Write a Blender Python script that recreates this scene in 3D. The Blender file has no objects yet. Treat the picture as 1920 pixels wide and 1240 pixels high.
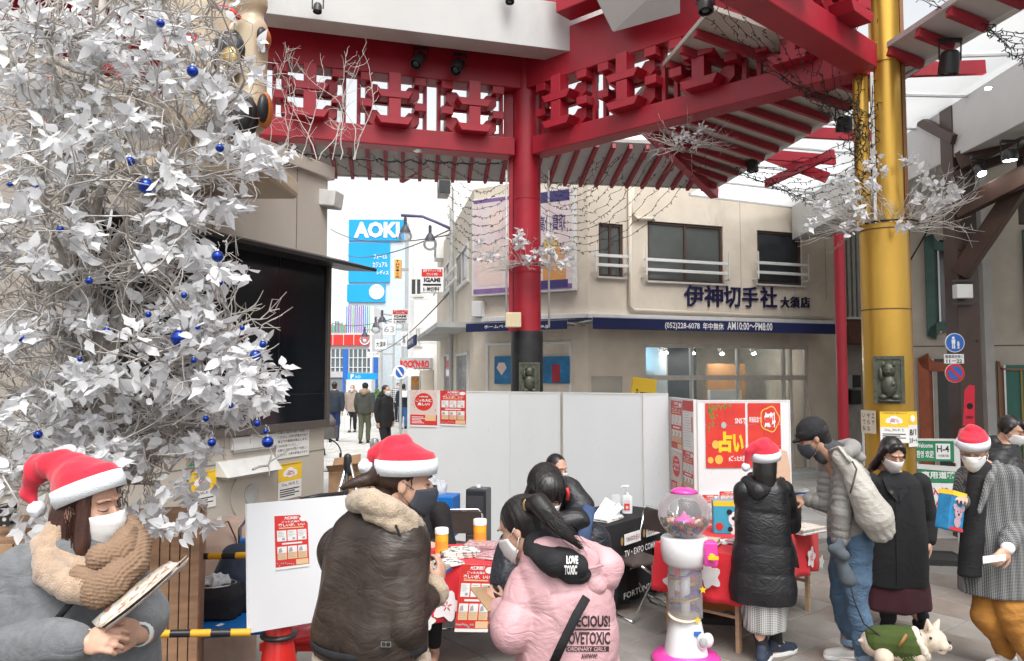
import bpy, bmesh, math, random
import numpy as np
from mathutils import Vector, Matrix, Quaternion, noise
S=bpy.context.scene
COL=S.collection
R=math.radians
random.seed(7)
# ---------------------------------------------------------------- camera, sky, sun, exposure
FPX=1420.0; CH=2.0; PITCH=math.atan(80/FPX)
cd=bpy.data.cameras.new('camera'); cam=bpy.data.objects.new('camera', cd); COL.objects.link(cam)
cd.sensor_width=36; cd.lens=36*FPX/1920; cd.clip_start=.05; cd.clip_end=600
cam.location=(0, 0, CH); cam.rotation_euler=(math.pi/2+PITCH, 0, 0)
S.camera=cam
S.render.resolution_x=1024; S.render.resolution_y=661
world=bpy.data.worlds.new('World'); S.world=world; world.use_nodes=True
nt=world.node_tree; bg=nt.nodes['Background']
sky=nt.nodes.new('ShaderNodeTexSky'); sky.sky_type='NISHITA'; sky.sun_disc=False
sky.sun_elevation=R(58); sky.sun_rotation=R(168); sky.dust_density=4; sky.air_density=1.3; sky.ozone_density=.5
hs=nt.nodes.new('ShaderNodeHueSaturation'); hs.inputs['Saturation'].default_value=.14
nt.links.new(sky.outputs[0], hs.inputs['Color']); nt.links.new(hs.outputs[0], bg.inputs['Color'])
bg.inputs['Strength'].default_value=.14
sd=bpy.data.lights.new('sun', 'SUN'); sd.energy=1.1; sd.angle=R(34); sd.color=(1, .97, .93)
sun=bpy.data.objects.new('sun', sd); COL.objects.link(sun)
_el, _az=R(58), R(168)  # veiled sun behind the camera
sun.rotation_euler=Vector((math.sin(_az)*math.cos(_el), math.cos(_az)*math.cos(_el), math.sin(_el))).to_track_quat('Z', 'Y').to_euler()
S.view_settings.view_transform='Standard'; S.view_settings.look='None'
S.view_settings.exposure=.93; S.view_settings.gamma=1; S.view_settings.use_curve_mapping=False
S.cycles.max_bounces=8; S.cycles.diffuse_bounces=4; S.cycles.transparent_max_bounces=12
S.cycles.sample_clamp_indirect=6
# ---------------------------------------------------------------- helpers
def W(px, py, d):
 a=(px-960)/FPX; b=-(py-620)/FPX
 c, s=math.cos(PITCH), math.sin(PITCH)
 v=Vector((a, c-b*s, s+b*c)); v*=d/v.y
 return Vector((v.x, v.y, v.z+CH))
def GX(px, d):return(px-960)/FPX*d
def D(py):return W(960, py, 1).z and CH/(CH-W(960, py, 1).z)  # depth of a ground point seen at row py
def nmat(name, col, rough=.6, metal=0, var=.12, vs=6, bump=.15, bs=60, spec=.5, col2=None, emit=0, trans=0, sheen=0, alpha=1, stain=0, coat=0, bdist=.002, streak=None, sss=0, wr=None):
 m=bpy.data.materials.new(name); m.use_nodes=True; t=m.node_tree; N=t.nodes; L=t.links
 b=N['Principled BSDF']; b.inputs['Roughness'].default_value=rough; b.inputs['Metallic'].default_value=metal
 b.inputs['Specular IOR Level'].default_value=spec
 c=Vector(col[:3])
 tc=N.new('ShaderNodeTexCoord')
 if var or col2:
  n=N.new('ShaderNodeTexNoise'); n.inputs['Scale'].default_value=vs; n.inputs['Detail'].default_value=5; n.inputs['Roughness'].default_value=.6
  src=tc.outputs['Object']
  if streak:
   mp=N.new('ShaderNodeMapping'); mp.inputs['Scale'].default_value=streak; L.new(src, mp.inputs[0]); src=mp.outputs[0]
  L.new(src, n.inputs['Vector'])
  r=N.new('ShaderNodeValToRGB'); r.color_ramp.elements[0].position=.3; r.color_ramp.elements[1].position=.7
  a=Vector(col2)if col2 else c*(1-var); z=c if col2 else Vector([min(1, k*(1+var))for k in c])
  r.color_ramp.elements[0].color=(*a, 1); r.color_ramp.elements[1].color=(*z, 1)
  L.new(n.outputs['Fac'], r.inputs[0]); out=r.outputs[0]
  if stain:
   n3=N.new('ShaderNodeTexNoise'); n3.inputs['Scale'].default_value=vs*.45; n3.inputs['Detail'].default_value=8; n3.inputs['Roughness'].default_value=.7
   mp3=N.new('ShaderNodeMapping'); mp3.inputs['Scale'].default_value=(1, 1, .35); mp3.inputs['Location'].default_value=(5, 3, 1); L.new(tc.outputs['Object'], mp3.inputs[0]); L.new(mp3.outputs[0], n3.inputs['Vector'])
   r3=N.new('ShaderNodeValToRGB'); r3.color_ramp.elements[0].position=.56; r3.color_ramp.elements[1].position=.72
   r3.color_ramp.elements[0].color=(0, 0, 0, 1); r3.color_ramp.elements[1].color=(stain, stain, stain, 1); L.new(n3.outputs['Fac'], r3.inputs[0])
   mx=N.new('ShaderNodeMixRGB'); mx.inputs[2].default_value=(*(c*.35), 1); L.new(r3.outputs[0], mx.inputs[0]); L.new(out, mx.inputs[1]); out=mx.outputs[0]
  L.new(out, b.inputs['Base Color'])
  rr=N.new('ShaderNodeMapRange'); rr.inputs[3].default_value=max(.02, rough-.08); rr.inputs[4].default_value=min(1, rough+.1)
  L.new(n.outputs['Fac'], rr.inputs[0]); L.new(rr.outputs[0], b.inputs['Roughness'])
 else:b.inputs['Base Color'].default_value=(*c, 1)
 if bump:
  n2=N.new('ShaderNodeTexNoise'); n2.inputs['Scale'].default_value=bs; n2.inputs['Detail'].default_value=3
  L.new(tc.outputs['Object'], n2.inputs['Vector'])
  bp=N.new('ShaderNodeBump'); bp.inputs['Strength'].default_value=bump; bp.inputs['Distance'].default_value=bdist
  L.new(n2.outputs['Fac'], bp.inputs['Height']); L.new(bp.outputs[0], b.inputs['Normal'])
  if wr:  # creases of a cloth
   mp4=N.new('ShaderNodeMapping'); mp4.inputs['Rotation'].default_value=(.5, .4, .3); mp4.inputs['Scale'].default_value=(1, 1, 1.9); n4=N.new('ShaderNodeTexNoise'); n4.inputs['Scale'].default_value=wr[0]; n4.inputs['Detail'].default_value=4; n4.inputs['Distortion'].default_value=1.2
   L.new(tc.outputs['Object'], mp4.inputs[0]); L.new(mp4.outputs[0], n4.inputs['Vector']); a4=N.new('ShaderNodeMath'); a4.operation='SUBTRACT'; a4.inputs[1].default_value=.5; L.new(n4.outputs['Fac'], a4.inputs[0]); b4=N.new('ShaderNodeMath'); b4.operation='ABSOLUTE'; L.new(a4.outputs[0], b4.inputs[0])
   bp4=N.new('ShaderNodeBump'); bp4.inputs['Strength'].default_value=.8; bp4.inputs['Distance'].default_value=wr[1]; L.new(b4.outputs[0], bp4.inputs['Height']); L.new(bp4.outputs[0], bp.inputs['Normal'])
 if emit:b.inputs['Emission Color'].default_value=(*c, 1); b.inputs['Emission Strength'].default_value=emit
 if trans:b.inputs['Transmission Weight'].default_value=trans
 if sheen:b.inputs['Sheen Weight'].default_value=sheen; b.inputs['Sheen Roughness'].default_value=.5
 if coat:b.inputs['Coat Weight'].default_value=coat
 if sss:b.inputs['Subsurface Weight'].default_value=sss; b.inputs['Subsurface Radius'].default_value=(.012, .005, .003)
 if alpha<1:b.inputs['Alpha'].default_value=alpha
 return m
def flat(name, col, rough=.55):return nmat(name, col, rough, var=.04, vs=15, bump=.05, bs=30)
def check_mat(name, a, b_, scale, rough=.85):
 m=nmat(name, a, rough, var=0, bump=0); t=m.node_tree; N=t.nodes; L=t.links; b=N['Principled BSDF']
 tc=N.new('ShaderNodeTexCoord'); outs=[]
 for i, ax in enumerate(((1, 0, 0), (0, .0, 1))):
  w=N.new('ShaderNodeTexWave'); w.bands_direction='X' if i==0 else 'Z'; w.inputs['Scale'].default_value=scale; w.inputs['Distortion'].default_value=.6; w.inputs['Detail'].default_value=2
  L.new(tc.outputs['Object'], w.inputs[0]); outs.append(w.outputs['Fac'])
 w2=N.new('ShaderNodeTexWave'); w2.bands_direction='X'; w2.inputs['Scale'].default_value=scale/6; L.new(tc.outputs['Object'], w2.inputs[0])
 mu=N.new('ShaderNodeMath'); mu.operation='MULTIPLY'; L.new(outs[0], mu.inputs[0]); L.new(outs[1], mu.inputs[1])
 mu2=N.new('ShaderNodeMath'); mu2.operation='ADD'; L.new(mu.outputs[0], mu2.inputs[0])
 mm=N.new('ShaderNodeMath'); mm.operation='MULTIPLY'; mm.inputs[1].default_value=.35; L.new(w2.outputs['Fac'], mm.inputs[0]); L.new(mm.outputs[0], mu2.inputs[1])
 r=N.new('ShaderNodeValToRGB'); r.color_ramp.elements[0].position=.3; r.color_ramp.elements[1].position=.75
 r.color_ramp.elements[0].color=(*a, 1); r.color_ramp.elements[1].color=(*b_, 1); L.new(mu2.outputs[0], r.inputs[0]); L.new(r.outputs[0], b.inputs['Base Color'])
 return m
def glass_mat(name, col=(.9, .95, .95), rough=.03, alpha=.25):
 m=bpy.data.materials.new(name); m.use_nodes=True; t=m.node_tree; N=t.nodes; L=t.links
 b=N['Principled BSDF']; b.inputs['Base Color'].default_value=(*col, 1); b.inputs['Roughness'].default_value=rough; b.inputs['Alpha'].default_value=alpha
 b.inputs['Specular IOR Level'].default_value=.8
 fr=N.new('ShaderNodeFresnel'); fr.inputs[0].default_value=1.5
 mr=N.new('ShaderNodeMapRange'); mr.inputs[3].default_value=alpha; mr.inputs[4].default_value=.95; L.new(fr.outputs[0], mr.inputs[0]); L.new(mr.outputs[0], b.inputs['Alpha'])
 return m
class MB:
 def __init__(s, M=None):s.v=[]; s.f=[]; s.m=[]; s.M=M; s.mi=0
 def add(s, vs, fs):
  o=len(s.v)
  for p in vs:
   p=Vector(p); s.v.append(s.M@p if s.M is not None else p)
  for f in fs:s.f.append([i+o for i in f]); s.m.append(s.mi)
  return s
 def box(s, c, d, rot=None):
  x, y, z=d[0]/2, d[1]/2, d[2]/2; c=Vector(c)
  vs=[Vector((a, b, e))for a in(-x, x)for b in(-y, y)for e in(-z, z)]
  if rot is not None:vs=[rot@v for v in vs]
  return s.add([v+c for v in vs], [(0, 1, 3, 2), (4, 6, 7, 5), (0, 4, 5, 1), (2, 3, 7, 6), (0, 2, 6, 4), (1, 5, 7, 3)])
 def bb(s, a, b):  # box from corner a to corner b
  return s.box([(a[i]+b[i])/2 for i in range(3)], [abs(b[i]-a[i])for i in range(3)])
 def quad(s, a, b, c, d):return s.add([a, b, c, d], [(0, 1, 2, 3)])
 def beam(s, a, b, w, h, up=(0, 0, 1)):
  a=Vector(a); b=Vector(b); z=(b-a).normalized(); up=Vector(up)
  x=z.cross(up).normalized()if abs(z.dot(up))<.999 else Vector((1, 0, 0)); y=x.cross(z).normalized()
  vs=[]
  for p in(a, b):
   for i, j in((-1, -1), (1, -1), (1, 1), (-1, 1)):vs.append(p+x*i*w/2+y*j*h/2)
  return s.add(vs, [(3, 2, 1, 0), (4, 5, 6, 7), (0, 1, 5, 4), (1, 2, 6, 5), (2, 3, 7, 6), (3, 0, 4, 7)])
 def tube(s, pts, r, n=8, cap=True, flat=1.0, up=None):
  pts=[Vector(p)for p in pts]; k=len(pts)
  rr=r if hasattr(r, '__len__')else[r]*k
  nrm=None; vs=[]
  for i, p in enumerate(pts):
   t=(pts[min(i+1, k-1)]-pts[max(i-1, 0)])
   t=t.normalized()if t.length>1e-9 else Vector((0, 0, 1))
   if nrm is None:
    nrm=Vector(up)if up is not None else(Vector((0, 0, 1))if abs(t.z)<.9 else Vector((1, 0, 0)))
   nrm=(nrm-t*nrm.dot(t)); nrm=nrm.normalized()if nrm.length>1e-6 else t.orthogonal().normalized()
   b=t.cross(nrm)
   for j in range(n):
    a=2*math.pi*j/n; vs.append(p+(nrm*math.cos(a)*flat+b*math.sin(a))*rr[i])
  fs=[]
  for i in range(k-1):
   for j in range(n):
    q=(j+1)%n; fs.append((i*n+j, i*n+q, (i+1)*n+q, (i+1)*n+j))
  if cap:fs.append(tuple(reversed(range(n)))); fs.append(tuple((k-1)*n+j for j in range(n)))
  return s.add(vs, fs)
 def loft(s, secs, n=20, cap=True, e=2.0):  # secs: (cx,cy,cz,rx,ry[,rotz]) stacked rings
  vs=[]
  for q in secs:
   cx, cy, cz, rx, ry=q[:5]; ro=q[5]if len(q)>5 else 0
   for j in range(n):
    a=2*math.pi*j/n; ca, sa=math.cos(a), math.sin(a)
    x=rx*math.copysign(abs(ca)**(2/e), ca); y=ry*math.copysign(abs(sa)**(2/e), sa)
    vs.append((cx+x*math.cos(ro)-y*math.sin(ro), cy+x*math.sin(ro)+y*math.cos(ro), cz))
  fs=[]; k=len(secs)
  for i in range(k-1):
   for j in range(n):
    p=(j+1)%n; fs.append((i*n+j, i*n+p, (i+1)*n+p, (i+1)*n+j))
  if cap:fs.append(tuple(reversed(range(n)))); fs.append(tuple((k-1)*n+j for j in range(n)))
  return s.add(vs, fs)
 def lathe(s, prof, n=24, c=(0, 0, 0), cap=True):return s.loft([(c[0], c[1], c[2]+z, r, r)for r, z in prof], n, cap)
 def ball(s, c, r, n=12, m=8, rot=None):
  rx, ry, rz=r if hasattr(r, '__len__')else(r, r, r); c=Vector(c); vs=[Vector((0, 0, -rz))]
  for i in range(1, m):
   t=-math.pi/2+math.pi*i/m
   for j in range(n):a=2*math.pi*j/n; vs.append(Vector((rx*math.cos(t)*math.cos(a), ry*math.cos(t)*math.sin(a), rz*math.sin(t))))
  vs.append(Vector((0, 0, rz))); fs=[]
  for j in range(n):
   q=(j+1)%n; fs.append((0, 1+q, 1+j))
   for i in range(m-2):o=1+i*n; fs.append((o+j, o+q, o+n+q, o+n+j))
   o=1+(m-2)*n; fs.append((o+j, o+q, len(vs)-1))
  if rot is not None:vs=[rot@v for v in vs]
  return s.add([v+c for v in vs], fs)
 def cap(s, a, b, ra, rb, n=14):  # tapered capsule
  a=Vector(a); b=Vector(b); t=(b-a); L=max(t.length, 1e-4); t.normalize(); pts=[]; rr=[]
  for i in range(4):q=math.pi/2*(1-i/4); pts.append(a-t*ra*math.sin(q)); rr.append(max(ra*math.cos(q), 1e-3*ra))
  pts.append(a); rr.append(ra); pts.append(b); rr.append(rb)
  for i in range(1, 5):q=math.pi/2*i/4; pts.append(b+t*rb*math.sin(q)); rr.append(max(rb*math.cos(q), 1e-3*rb))
  return s.tube(pts, rr, n)
 def poly(s, pts2, z0, z1, fr=None):  # extrude 2D polygon (x,z) between y=z0..z1 (local)
  n=len(pts2); vs=[(x, z0, z)for x, z in pts2]+[(x, z1, z)for x, z in pts2]
  if fr is not None:vs=[fr@Vector(v)for v in vs]
  return s.add(vs, [tuple(range(n)), tuple(reversed(range(n, 2*n)))]+[(i, i+n, (i+1)%n+n, (i+1)%n)for i in range(n)])
 def mesh(s, name, smooth=False):
  me=bpy.data.meshes.new(name); me.from_pydata([tuple(v)for v in s.v], [], s.f)
  if any(s.m):me.polygons.foreach_set('material_index', s.m)
  if smooth:me.polygons.foreach_set('use_smooth', [True]*len(me.polygons))
  me.update()
  return me
 def obj(s, name, mat, parent=None, smooth=False, bevel=0, auto=False, wn=False):
  me=s.mesh(name, smooth or auto)
  if auto:me.set_sharp_from_angle(angle=R(35))
  for m in(mat if isinstance(mat, (list, tuple))else[mat]):me.materials.append(m)
  bm=bmesh.new(); bm.from_mesh(me); bmesh.ops.recalc_face_normals(bm, faces=bm.faces); bm.to_mesh(me); bm.free()
  return link(name, me, parent, bevel)
def link(name, me, parent=None, bevel=0):
 o=bpy.data.objects.new(name, me); COL.objects.link(o)
 if parent is not None:o.parent=parent
 if bevel:
  b=o.modifiers.new('bevel', 'BEVEL'); b.width=bevel; b.segments=2; b.limit_method='ANGLE'
 return o
def tag(o, label=None, cat=None, group=None, kind=None):
 if label:o['label']=label
 if cat:o['category']=cat
 if group:o['group']=group
 if kind:o['kind']=kind
 return o
def thing(name, label, cat, loc=(0, 0, 0), rz=0, group=None, kind=None):
 o=bpy.data.objects.new(name, None); COL.objects.link(o); o.location=loc; o.rotation_euler=(0, 0, rz); o.empty_display_size=.1
 return tag(o, label, cat, group, kind)
def LM(o):  # local->world of a top-level thing
 return Matrix.LocRotScale(o.location, o.rotation_euler, o.scale)
def dup(root, label=None, loc=None, rz=None, group=None, scale=None):
 def cp(o, par):
  c=o.copy(); COL.objects.link(c)
  if par is not None:c.parent=par
  for ch in[x for x in KIDS(o)]:cp(ch, c)
  return c
 r=cp(root, None)
 if label:r['label']=label
 if loc is not None:r.location=loc
 if rz is not None:r.rotation_euler=(0, 0, rz)
 if group:r['group']=group
 if scale:r.scale=(scale,)*3
 return r
def KIDS(o):return[x for x in COL.objects if x.parent==o]
def onface(o, px, py, y=0.0):  # pixel ray on the local plane y of thing o -> local (x, z)
 Mi=LM(o).inverted(); a=Mi@Vector((0, 0, CH)); b=Mi@W(px, py, 5); t=(y-a.y)/(b.y-a.y); p=a+(b-a)*t
 return p.x, p.z
_tc={}
def text_geo(s, bold=0.0, spacing=1.0):
 k=(s, bold, spacing)
 if k in _tc:return _tc[k]
 c=bpy.data.curves.new('t', 'FONT'); c.body=s; c.size=1; c.offset=bold; c.space_character=spacing; c.resolution_u=2; c.fill_mode='FRONT'
 o=bpy.data.objects.new('t', c); COL.objects.link(o); bpy.context.view_layer.update()
 me=bpy.data.meshes.new_from_object(o); bpy.data.objects.remove(o);
 v=[Vector(x.co)for x in me.vertices]; f=[list(p.vertices)for p in me.polygons]; bpy.data.meshes.remove(me); bpy.data.curves.remove(c)
 if not v:v=[Vector((0, 0, 0))]
 x0=min(p.x for p in v); x1=max(p.x for p in v); y0=min(p.y for p in v); y1=max(p.y for p in v)
 v=[((p.x-x0)/max(x1-x0, 1e-6), (p.y-y0)/max(y1-y0, 1e-6))for p in v]
 _tc[k]=(v, f, (x1-x0)/max(y1-y0, 1e-6)); return _tc[k]
def put_text(mb, s, x0, z0, x1, z1, y, bold=.0, keep=False, thick=0):  # text in local xz plane facing -y
 v, f, asp=text_geo(s, bold)
 w, h=x1-x0, z1-z0
 if keep:
  if w/h>asp:nw=h*asp; x0+=(w-nw)/2; w=nw
  else:nh=w/asp; z0+=(h-nh)/2; h=nh
 mb.add([(x0+a*w, y, z0+b*h)for a, b in v], f)
 if thick:
  o=len(v); e={}
  for q in f:
   for i in range(len(q)):
    a, b=q[i], q[(i+1)%len(q)]; e[(a, b)]=e.get((a, b), 0)+1
  ed=[k for k in e if(k[1], k[0])not in e]
  mb.add([(x0+a*w, y, z0+b*h)for a, b in v]+[(x0+a*w, y+thick, z0+b*h)for a, b in v], [(a, b, b+o, a+o)for a, b in ed])
def remesh(mb, voxel, smooth=6, factor=.5, fn=None, name='m'):
 me=mb.mesh('tmp'); o=bpy.data.objects.new('tmp', me); COL.objects.link(o)
 bm=bmesh.new(); bm.from_mesh(me); bmesh.ops.recalc_face_normals(bm, faces=bm.faces); bm.to_mesh(me); bm.free()
 m=o.modifiers.new('r', 'REMESH'); m.mode='VOXEL'; m.voxel_size=voxel; m.use_smooth_shade=True
 if smooth:s=o.modifiers.new('s', 'SMOOTH'); s.iterations=smooth; s.factor=factor
 bpy.context.view_layer.update(); dg=bpy.context.evaluated_depsgraph_get()
 r=bpy.data.meshes.new_from_object(o.evaluated_get(dg)); r.name=name
 bpy.data.objects.remove(o); bpy.data.meshes.remove(me)
 if fn:
  n=len(r.vertices); co=np.empty(n*3); r.vertices.foreach_get('co', co); co=co.reshape(-1, 3)
  no=np.empty(n*3); r.vertices.foreach_get('normal', no); no=no.reshape(-1, 3)
  co=fn(co, no); r.vertices.foreach_set('co', co.reshape(-1)); r.update()
 r.polygons.foreach_set('use_smooth', [True]*len(r.polygons))
 return r
def robj(mb, name, mat, parent, voxel=.01, smooth=6, fn=None, factor=.5):
 me=remesh(mb, voxel, smooth, factor, fn, name)
 for m in(mat if isinstance(mat, (list, tuple))else[mat]):me.materials.append(m)
 return link(name, me, parent)
_ns=np.random.RandomState(3)
_K=_ns.normal(size=(24, 3)); _P=_ns.uniform(0, 6.28, 24)
def wob(co, freq, k0=0, n=8, stretch=(1, 1, 1)):  # smooth pseudo noise, about -1..1
 c=co*np.array(stretch)*freq; s=0
 for i in range(k0, k0+n):
  i%=24; s=s+np.sin(c@_K[i]+_P[i]+1.3*np.sin(c@_K[(i+5)%24]*.7))
 return s/n*1.6
def folds(amp=.01, freq=7, st=(1, 1, .5), k0=0):
 def f(co, no):
  w=wob(co, freq, k0, 6, st); w2=wob(co, freq*2.3, k0+6, 6, st)
  return co+no*(amp*(1-np.abs(w)*1.6)+amp*.4*w2)[:, None]
 return f
 # ================================================================ materials
RED=nmat('red_paint', (.36, .012, .028), .42, var=.14, vs=3, bump=.08, bs=40, stain=.25)
REDD=nmat('red_paint_old', (.33, .02, .035), .5, var=.2, vs=4, bump=.1, bs=40, stain=.5)
GOLD=nmat('gold_paint', (.56, .33, .06), .33, metal=.7, var=.12, vs=2.5, bump=.25, bs=14, bdist=.004, streak=(1, 1, .3), stain=.2)
BLACKM=nmat('black_metal', (.02, .02, .022), .4, var=.3, vs=8, bump=.05)
BRONZE=nmat('bronze', (.09, .095, .07), .5, metal=.5, var=.4, vs=25, bump=.5, bs=90)
WPAINT=nmat('white_paint', (.50, .50, .49), .5, var=.05, vs=2, bump=.08, bs=30, stain=.25)
WPANEL=nmat('white_panel', (.70, .725, .735), .45, var=.03, vs=1.5, bump=.05, bs=10, stain=.08)
SOFF=nmat('soffit_board', (.55, .55, .53), .7, var=.08, vs=2, bump=.1, stain=.3)
BEIGE=nmat('beige_wall', (.64, .57, .475), .75, var=.11, vs=1.6, bump=.5, bs=40, stain=.6)
BEIGE2=nmat('kiosk_wall', (.50, .455, .395), .6, var=.06, vs=2, bump=.1, bs=40, stain=.25)
STUC=nmat('stucco', (.42, .38, .32), .85, var=.1, vs=3, bump=.5, bs=70, stain=.6)
GREYW=nmat('grey_wall', (.42, .43, .42), .7, var=.1, vs=3, bump=.2, stain=.4)
WHITEW=nmat('white_wall', (.86, .86, .86), .7, var=.05, vs=1, bump=.2, bs=40, stain=.2)
DKGL=nmat('dark_window', (.025, .03, .035), .08, var=.2, vs=3, bump=0, spec=.7)
SCREEN=nmat('led_screen', (.006, .009, .014), .13, var=.3, vs=1.2, bump=0, spec=.6)
BROWNF=nmat('brown_frame', (.07, .035, .025), .45, var=.2, bump=.05)
STEELB=nmat('brown_steel', (.055, .028, .02), .5, var=.25, vs=4, bump=.1, stain=.3)
ALU=nmat('aluminium', (.55, .55, .55), .35, metal=.8, var=.08, bump=.03)
CHROME=nmat('chrome', (.75, .75, .76), .14, metal=1, var=.05, bump=0)
WMET=nmat('white_metal', (.68, .68, .66), .45, var=.06, bump=.05, stain=.2)
BLUEA=nmat('awning_blue', (.008, .014, .085), .7, var=.12, vs=5, bump=.25, bs=30)
LETW=flat('white_letter', (.85, .85, .85)); LETB=flat('black_letter', (.02, .02, .02)); LETN=flat('navy_letter', (.012, .012, .06), .3)
LETR=flat('red_letter', (.6, .02, .03)); LETY=flat('yellow_letter', (.85, .55, .02)); YEL=flat('yellow_print', (.85, .55, .03))
CYAN=nmat('cyan_sign', (.0, .33, .70), .45, var=.06, vs=.3, bump=0)
TAN=flat('tan_print', (.72, .5, .28)); GRNP=flat('green_print', (.02, .25, .11)); BLUP=flat('blue_print', (.02, .13, .5)); ORG=flat('orange_print', (.8, .28, .04))
PAPER=nmat('paper', (.78, .77, .75), .7, var=.03, vs=8, bump=.15, bs=12); REDP=nmat('red_print', (.62, .035, .03), .5, var=.06, vs=10, bump=0)
PINKP=flat('pale_print', (.7, .55, .5)); GREYP=flat('grey_print', (.35, .35, .36))
RUB=nmat('rubber', (.02, .02, .02), .8, var=.2, bump=.2)
GLASS=glass_mat('clear_glass')
GLASSB=glass_mat('shop_glass', (.25, .32, .36), .03, .10)
# ================================================================ ground
GROUND=nmat('ground_grout', (.10, .095, .088), .9, var=.2, vs=3, bump=.4, bs=50)
g=tag(MB().box((0, 60, -.26), (300, 300, .5)).obj('ground', GROUND), kind='structure')
ALLEYG=nmat('alley_paving', (.52, .51, .49), .8, var=.14, vs=1.2, bump=.3, bs=20, stain=.3)
M=MB()  # alley paving of small setts, joined beyond the tiles
for j in range(70):
 for i in range(26):
  y=9.6+j*.62; x=-9.2+i*.42+(j%2)*.2-(j*.62)*.19
  M.box((x+5.2, y, -.004+random.uniform(-.002, .002)), (.41, .605, .022))
tag(M.obj('alley_paving', ALLEYG), kind='structure')
M=MB().box((-1.4, 10.6, .011), (4.8, .18, .006));
tag(M.obj('drain_strip', nmat('drain', (.5, .5, .48), .7)), kind='structure')
plaza=tag(MB().box((1.2, 6.2, -.03), (13, 9, .04)).obj('plaza_paving', GROUND), kind='structure')
tm=[nmat('paver_'+n, c, .72, var=.17, vs=4, bump=.35, bs=45, stain=.35)for n, c in(('grey', (.215, .20, .185)), ('brown', (.205, .178, .158)), ('pale', (.25, .235, .212)), ('rose', (.215, .178, .158)))]
tmesh=[]
for k in range(4):
 me=MB().box((0, 0, 0), (.437, .437, .05)).mesh('paver'); me.materials.append(tm[k])
 bm=bmesh.new(); bm.from_mesh(me); bmesh.ops.recalc_face_normals(bm, faces=bm.faces)
 bmesh.ops.bevel(bm, geom=[e for e in bm.edges if all(v.co.z>0 for v in e.verts)], offset=.006, segments=1, affect='EDGES'); bm.to_mesh(me); bm.free(); tmesh.append(me)
RZT=R(38); cnt=[]
for i in range(-30, 40):
 for j in range(-30, 40):
  u=i*.444; v=j*.444; x=u*math.cos(RZT)-v*math.sin(RZT)+1; y=u*math.sin(RZT)+v*math.cos(RZT)+5
  if 3.9<y<9.9 and abs(x)<y*.72+.5:
   seen=(x>-.7*y*.35)and y<8.8
   cnt.append((0 if seen else 1, y, x, i, j))
cnt.sort(); rest={0:MB(), 1:MB(), 2:MB(), 3:MB()}
for n, (sn, y, x, i, j)in enumerate(cnt):
 k=random.choice((0, 0, 1, 1, 2, 3, 0, 1)); z=-.022+random.uniform(-.0015, .0015); q=Matrix.Rotation(RZT, 4, 'Z')
 if n<295:
  o=link('paving_tile', tmesh[k], plaza); o.location=(x, y, z); o.rotation_euler=(random.uniform(-.003, .003), random.uniform(-.003, .003), RZT)
 else:rest[k].box((x, y, z), (.437, .437, .05), q)
for k in rest:
 if rest[k].v:tag(rest[k].obj('far_tiles', tm[k], plaza), kind='stuff')
 # ================================================================ kiosk with the big dark screen
KRZ=R(66)
kio=thing('kiosk', 'beige corner kiosk with a large dark screen behind the white tree', 'kiosk', (GX(612, 9.5), 9.5, 0), KRZ)
M=MB().bb((-6, 0, 0), (0, 2.4, 4.55)).obj('wall', BEIGE2, kio, bevel=.03)
M=MB().bb((-6.05, -.06, 4.45), (.05, 2.4, 4.62)).obj('roof_edge', BEIGE2, kio, bevel=.01)
x0, z1=onface(kio, 390, 462); x1, _=onface(kio, 606, 500); _, za=onface(kio, 600, 787); _, zb=onface(kio, 606, 500)
x0=-3.45
MB().bb((x0, -.05, za), (x1, -.004, zb)).obj('screen', SCREEN, kio)
M=MB()
for q in range(1, 4):M.bb((x0+(x1-x0)*q/4-.004, -.053, za), (x0+(x1-x0)*q/4+.004, -.0505, zb))
M.bb((x0, -.053, za+.32), (x1, -.0505, za+.33)); M.obj('screen_joint', BLACKM, kio)
M=MB().bb((x0-.06, -.09, za-.09), (x1+.06, -.002, za)).bb((x1, -.09, za), (x1+.06, -.002, zb)).bb((x0-.06, -.09, za), (x0, -.002, zb)).obj('screen_frame', nmat('dark_frame', (.10, .085, .075), .4), kio, bevel=.006)
M=MB(); M.add([(x0-.1, -.0, zb), (x0-.1, -.0, zb+.14), (x0-.1, -.5, zb+.0), (x0-.1, -.5, zb-.04), (.35, -.0, zb), (.35, 0, zb+.14), (.35, -.5, zb), (.35, -.5, zb-.04)], [(0, 1, 2, 3), (4, 7, 6, 5), (0, 4, 5, 1), (1, 5, 6, 2), (2, 6, 7, 3), (3, 7, 4, 0)])
M.obj('canopy', BLACKM, kio)
M=MB()
for q in(-.6, -1.9, -3.4):M.bb((q-.006, -.004, zb+.15), (q+.006, .0, 4.44))
M.bb((-5.9, -.004, 1.05), (0, .0, 1.062)); M.obj('wall_joint', nmat('joint', (.2, .18, .15), .8), kio)
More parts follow.
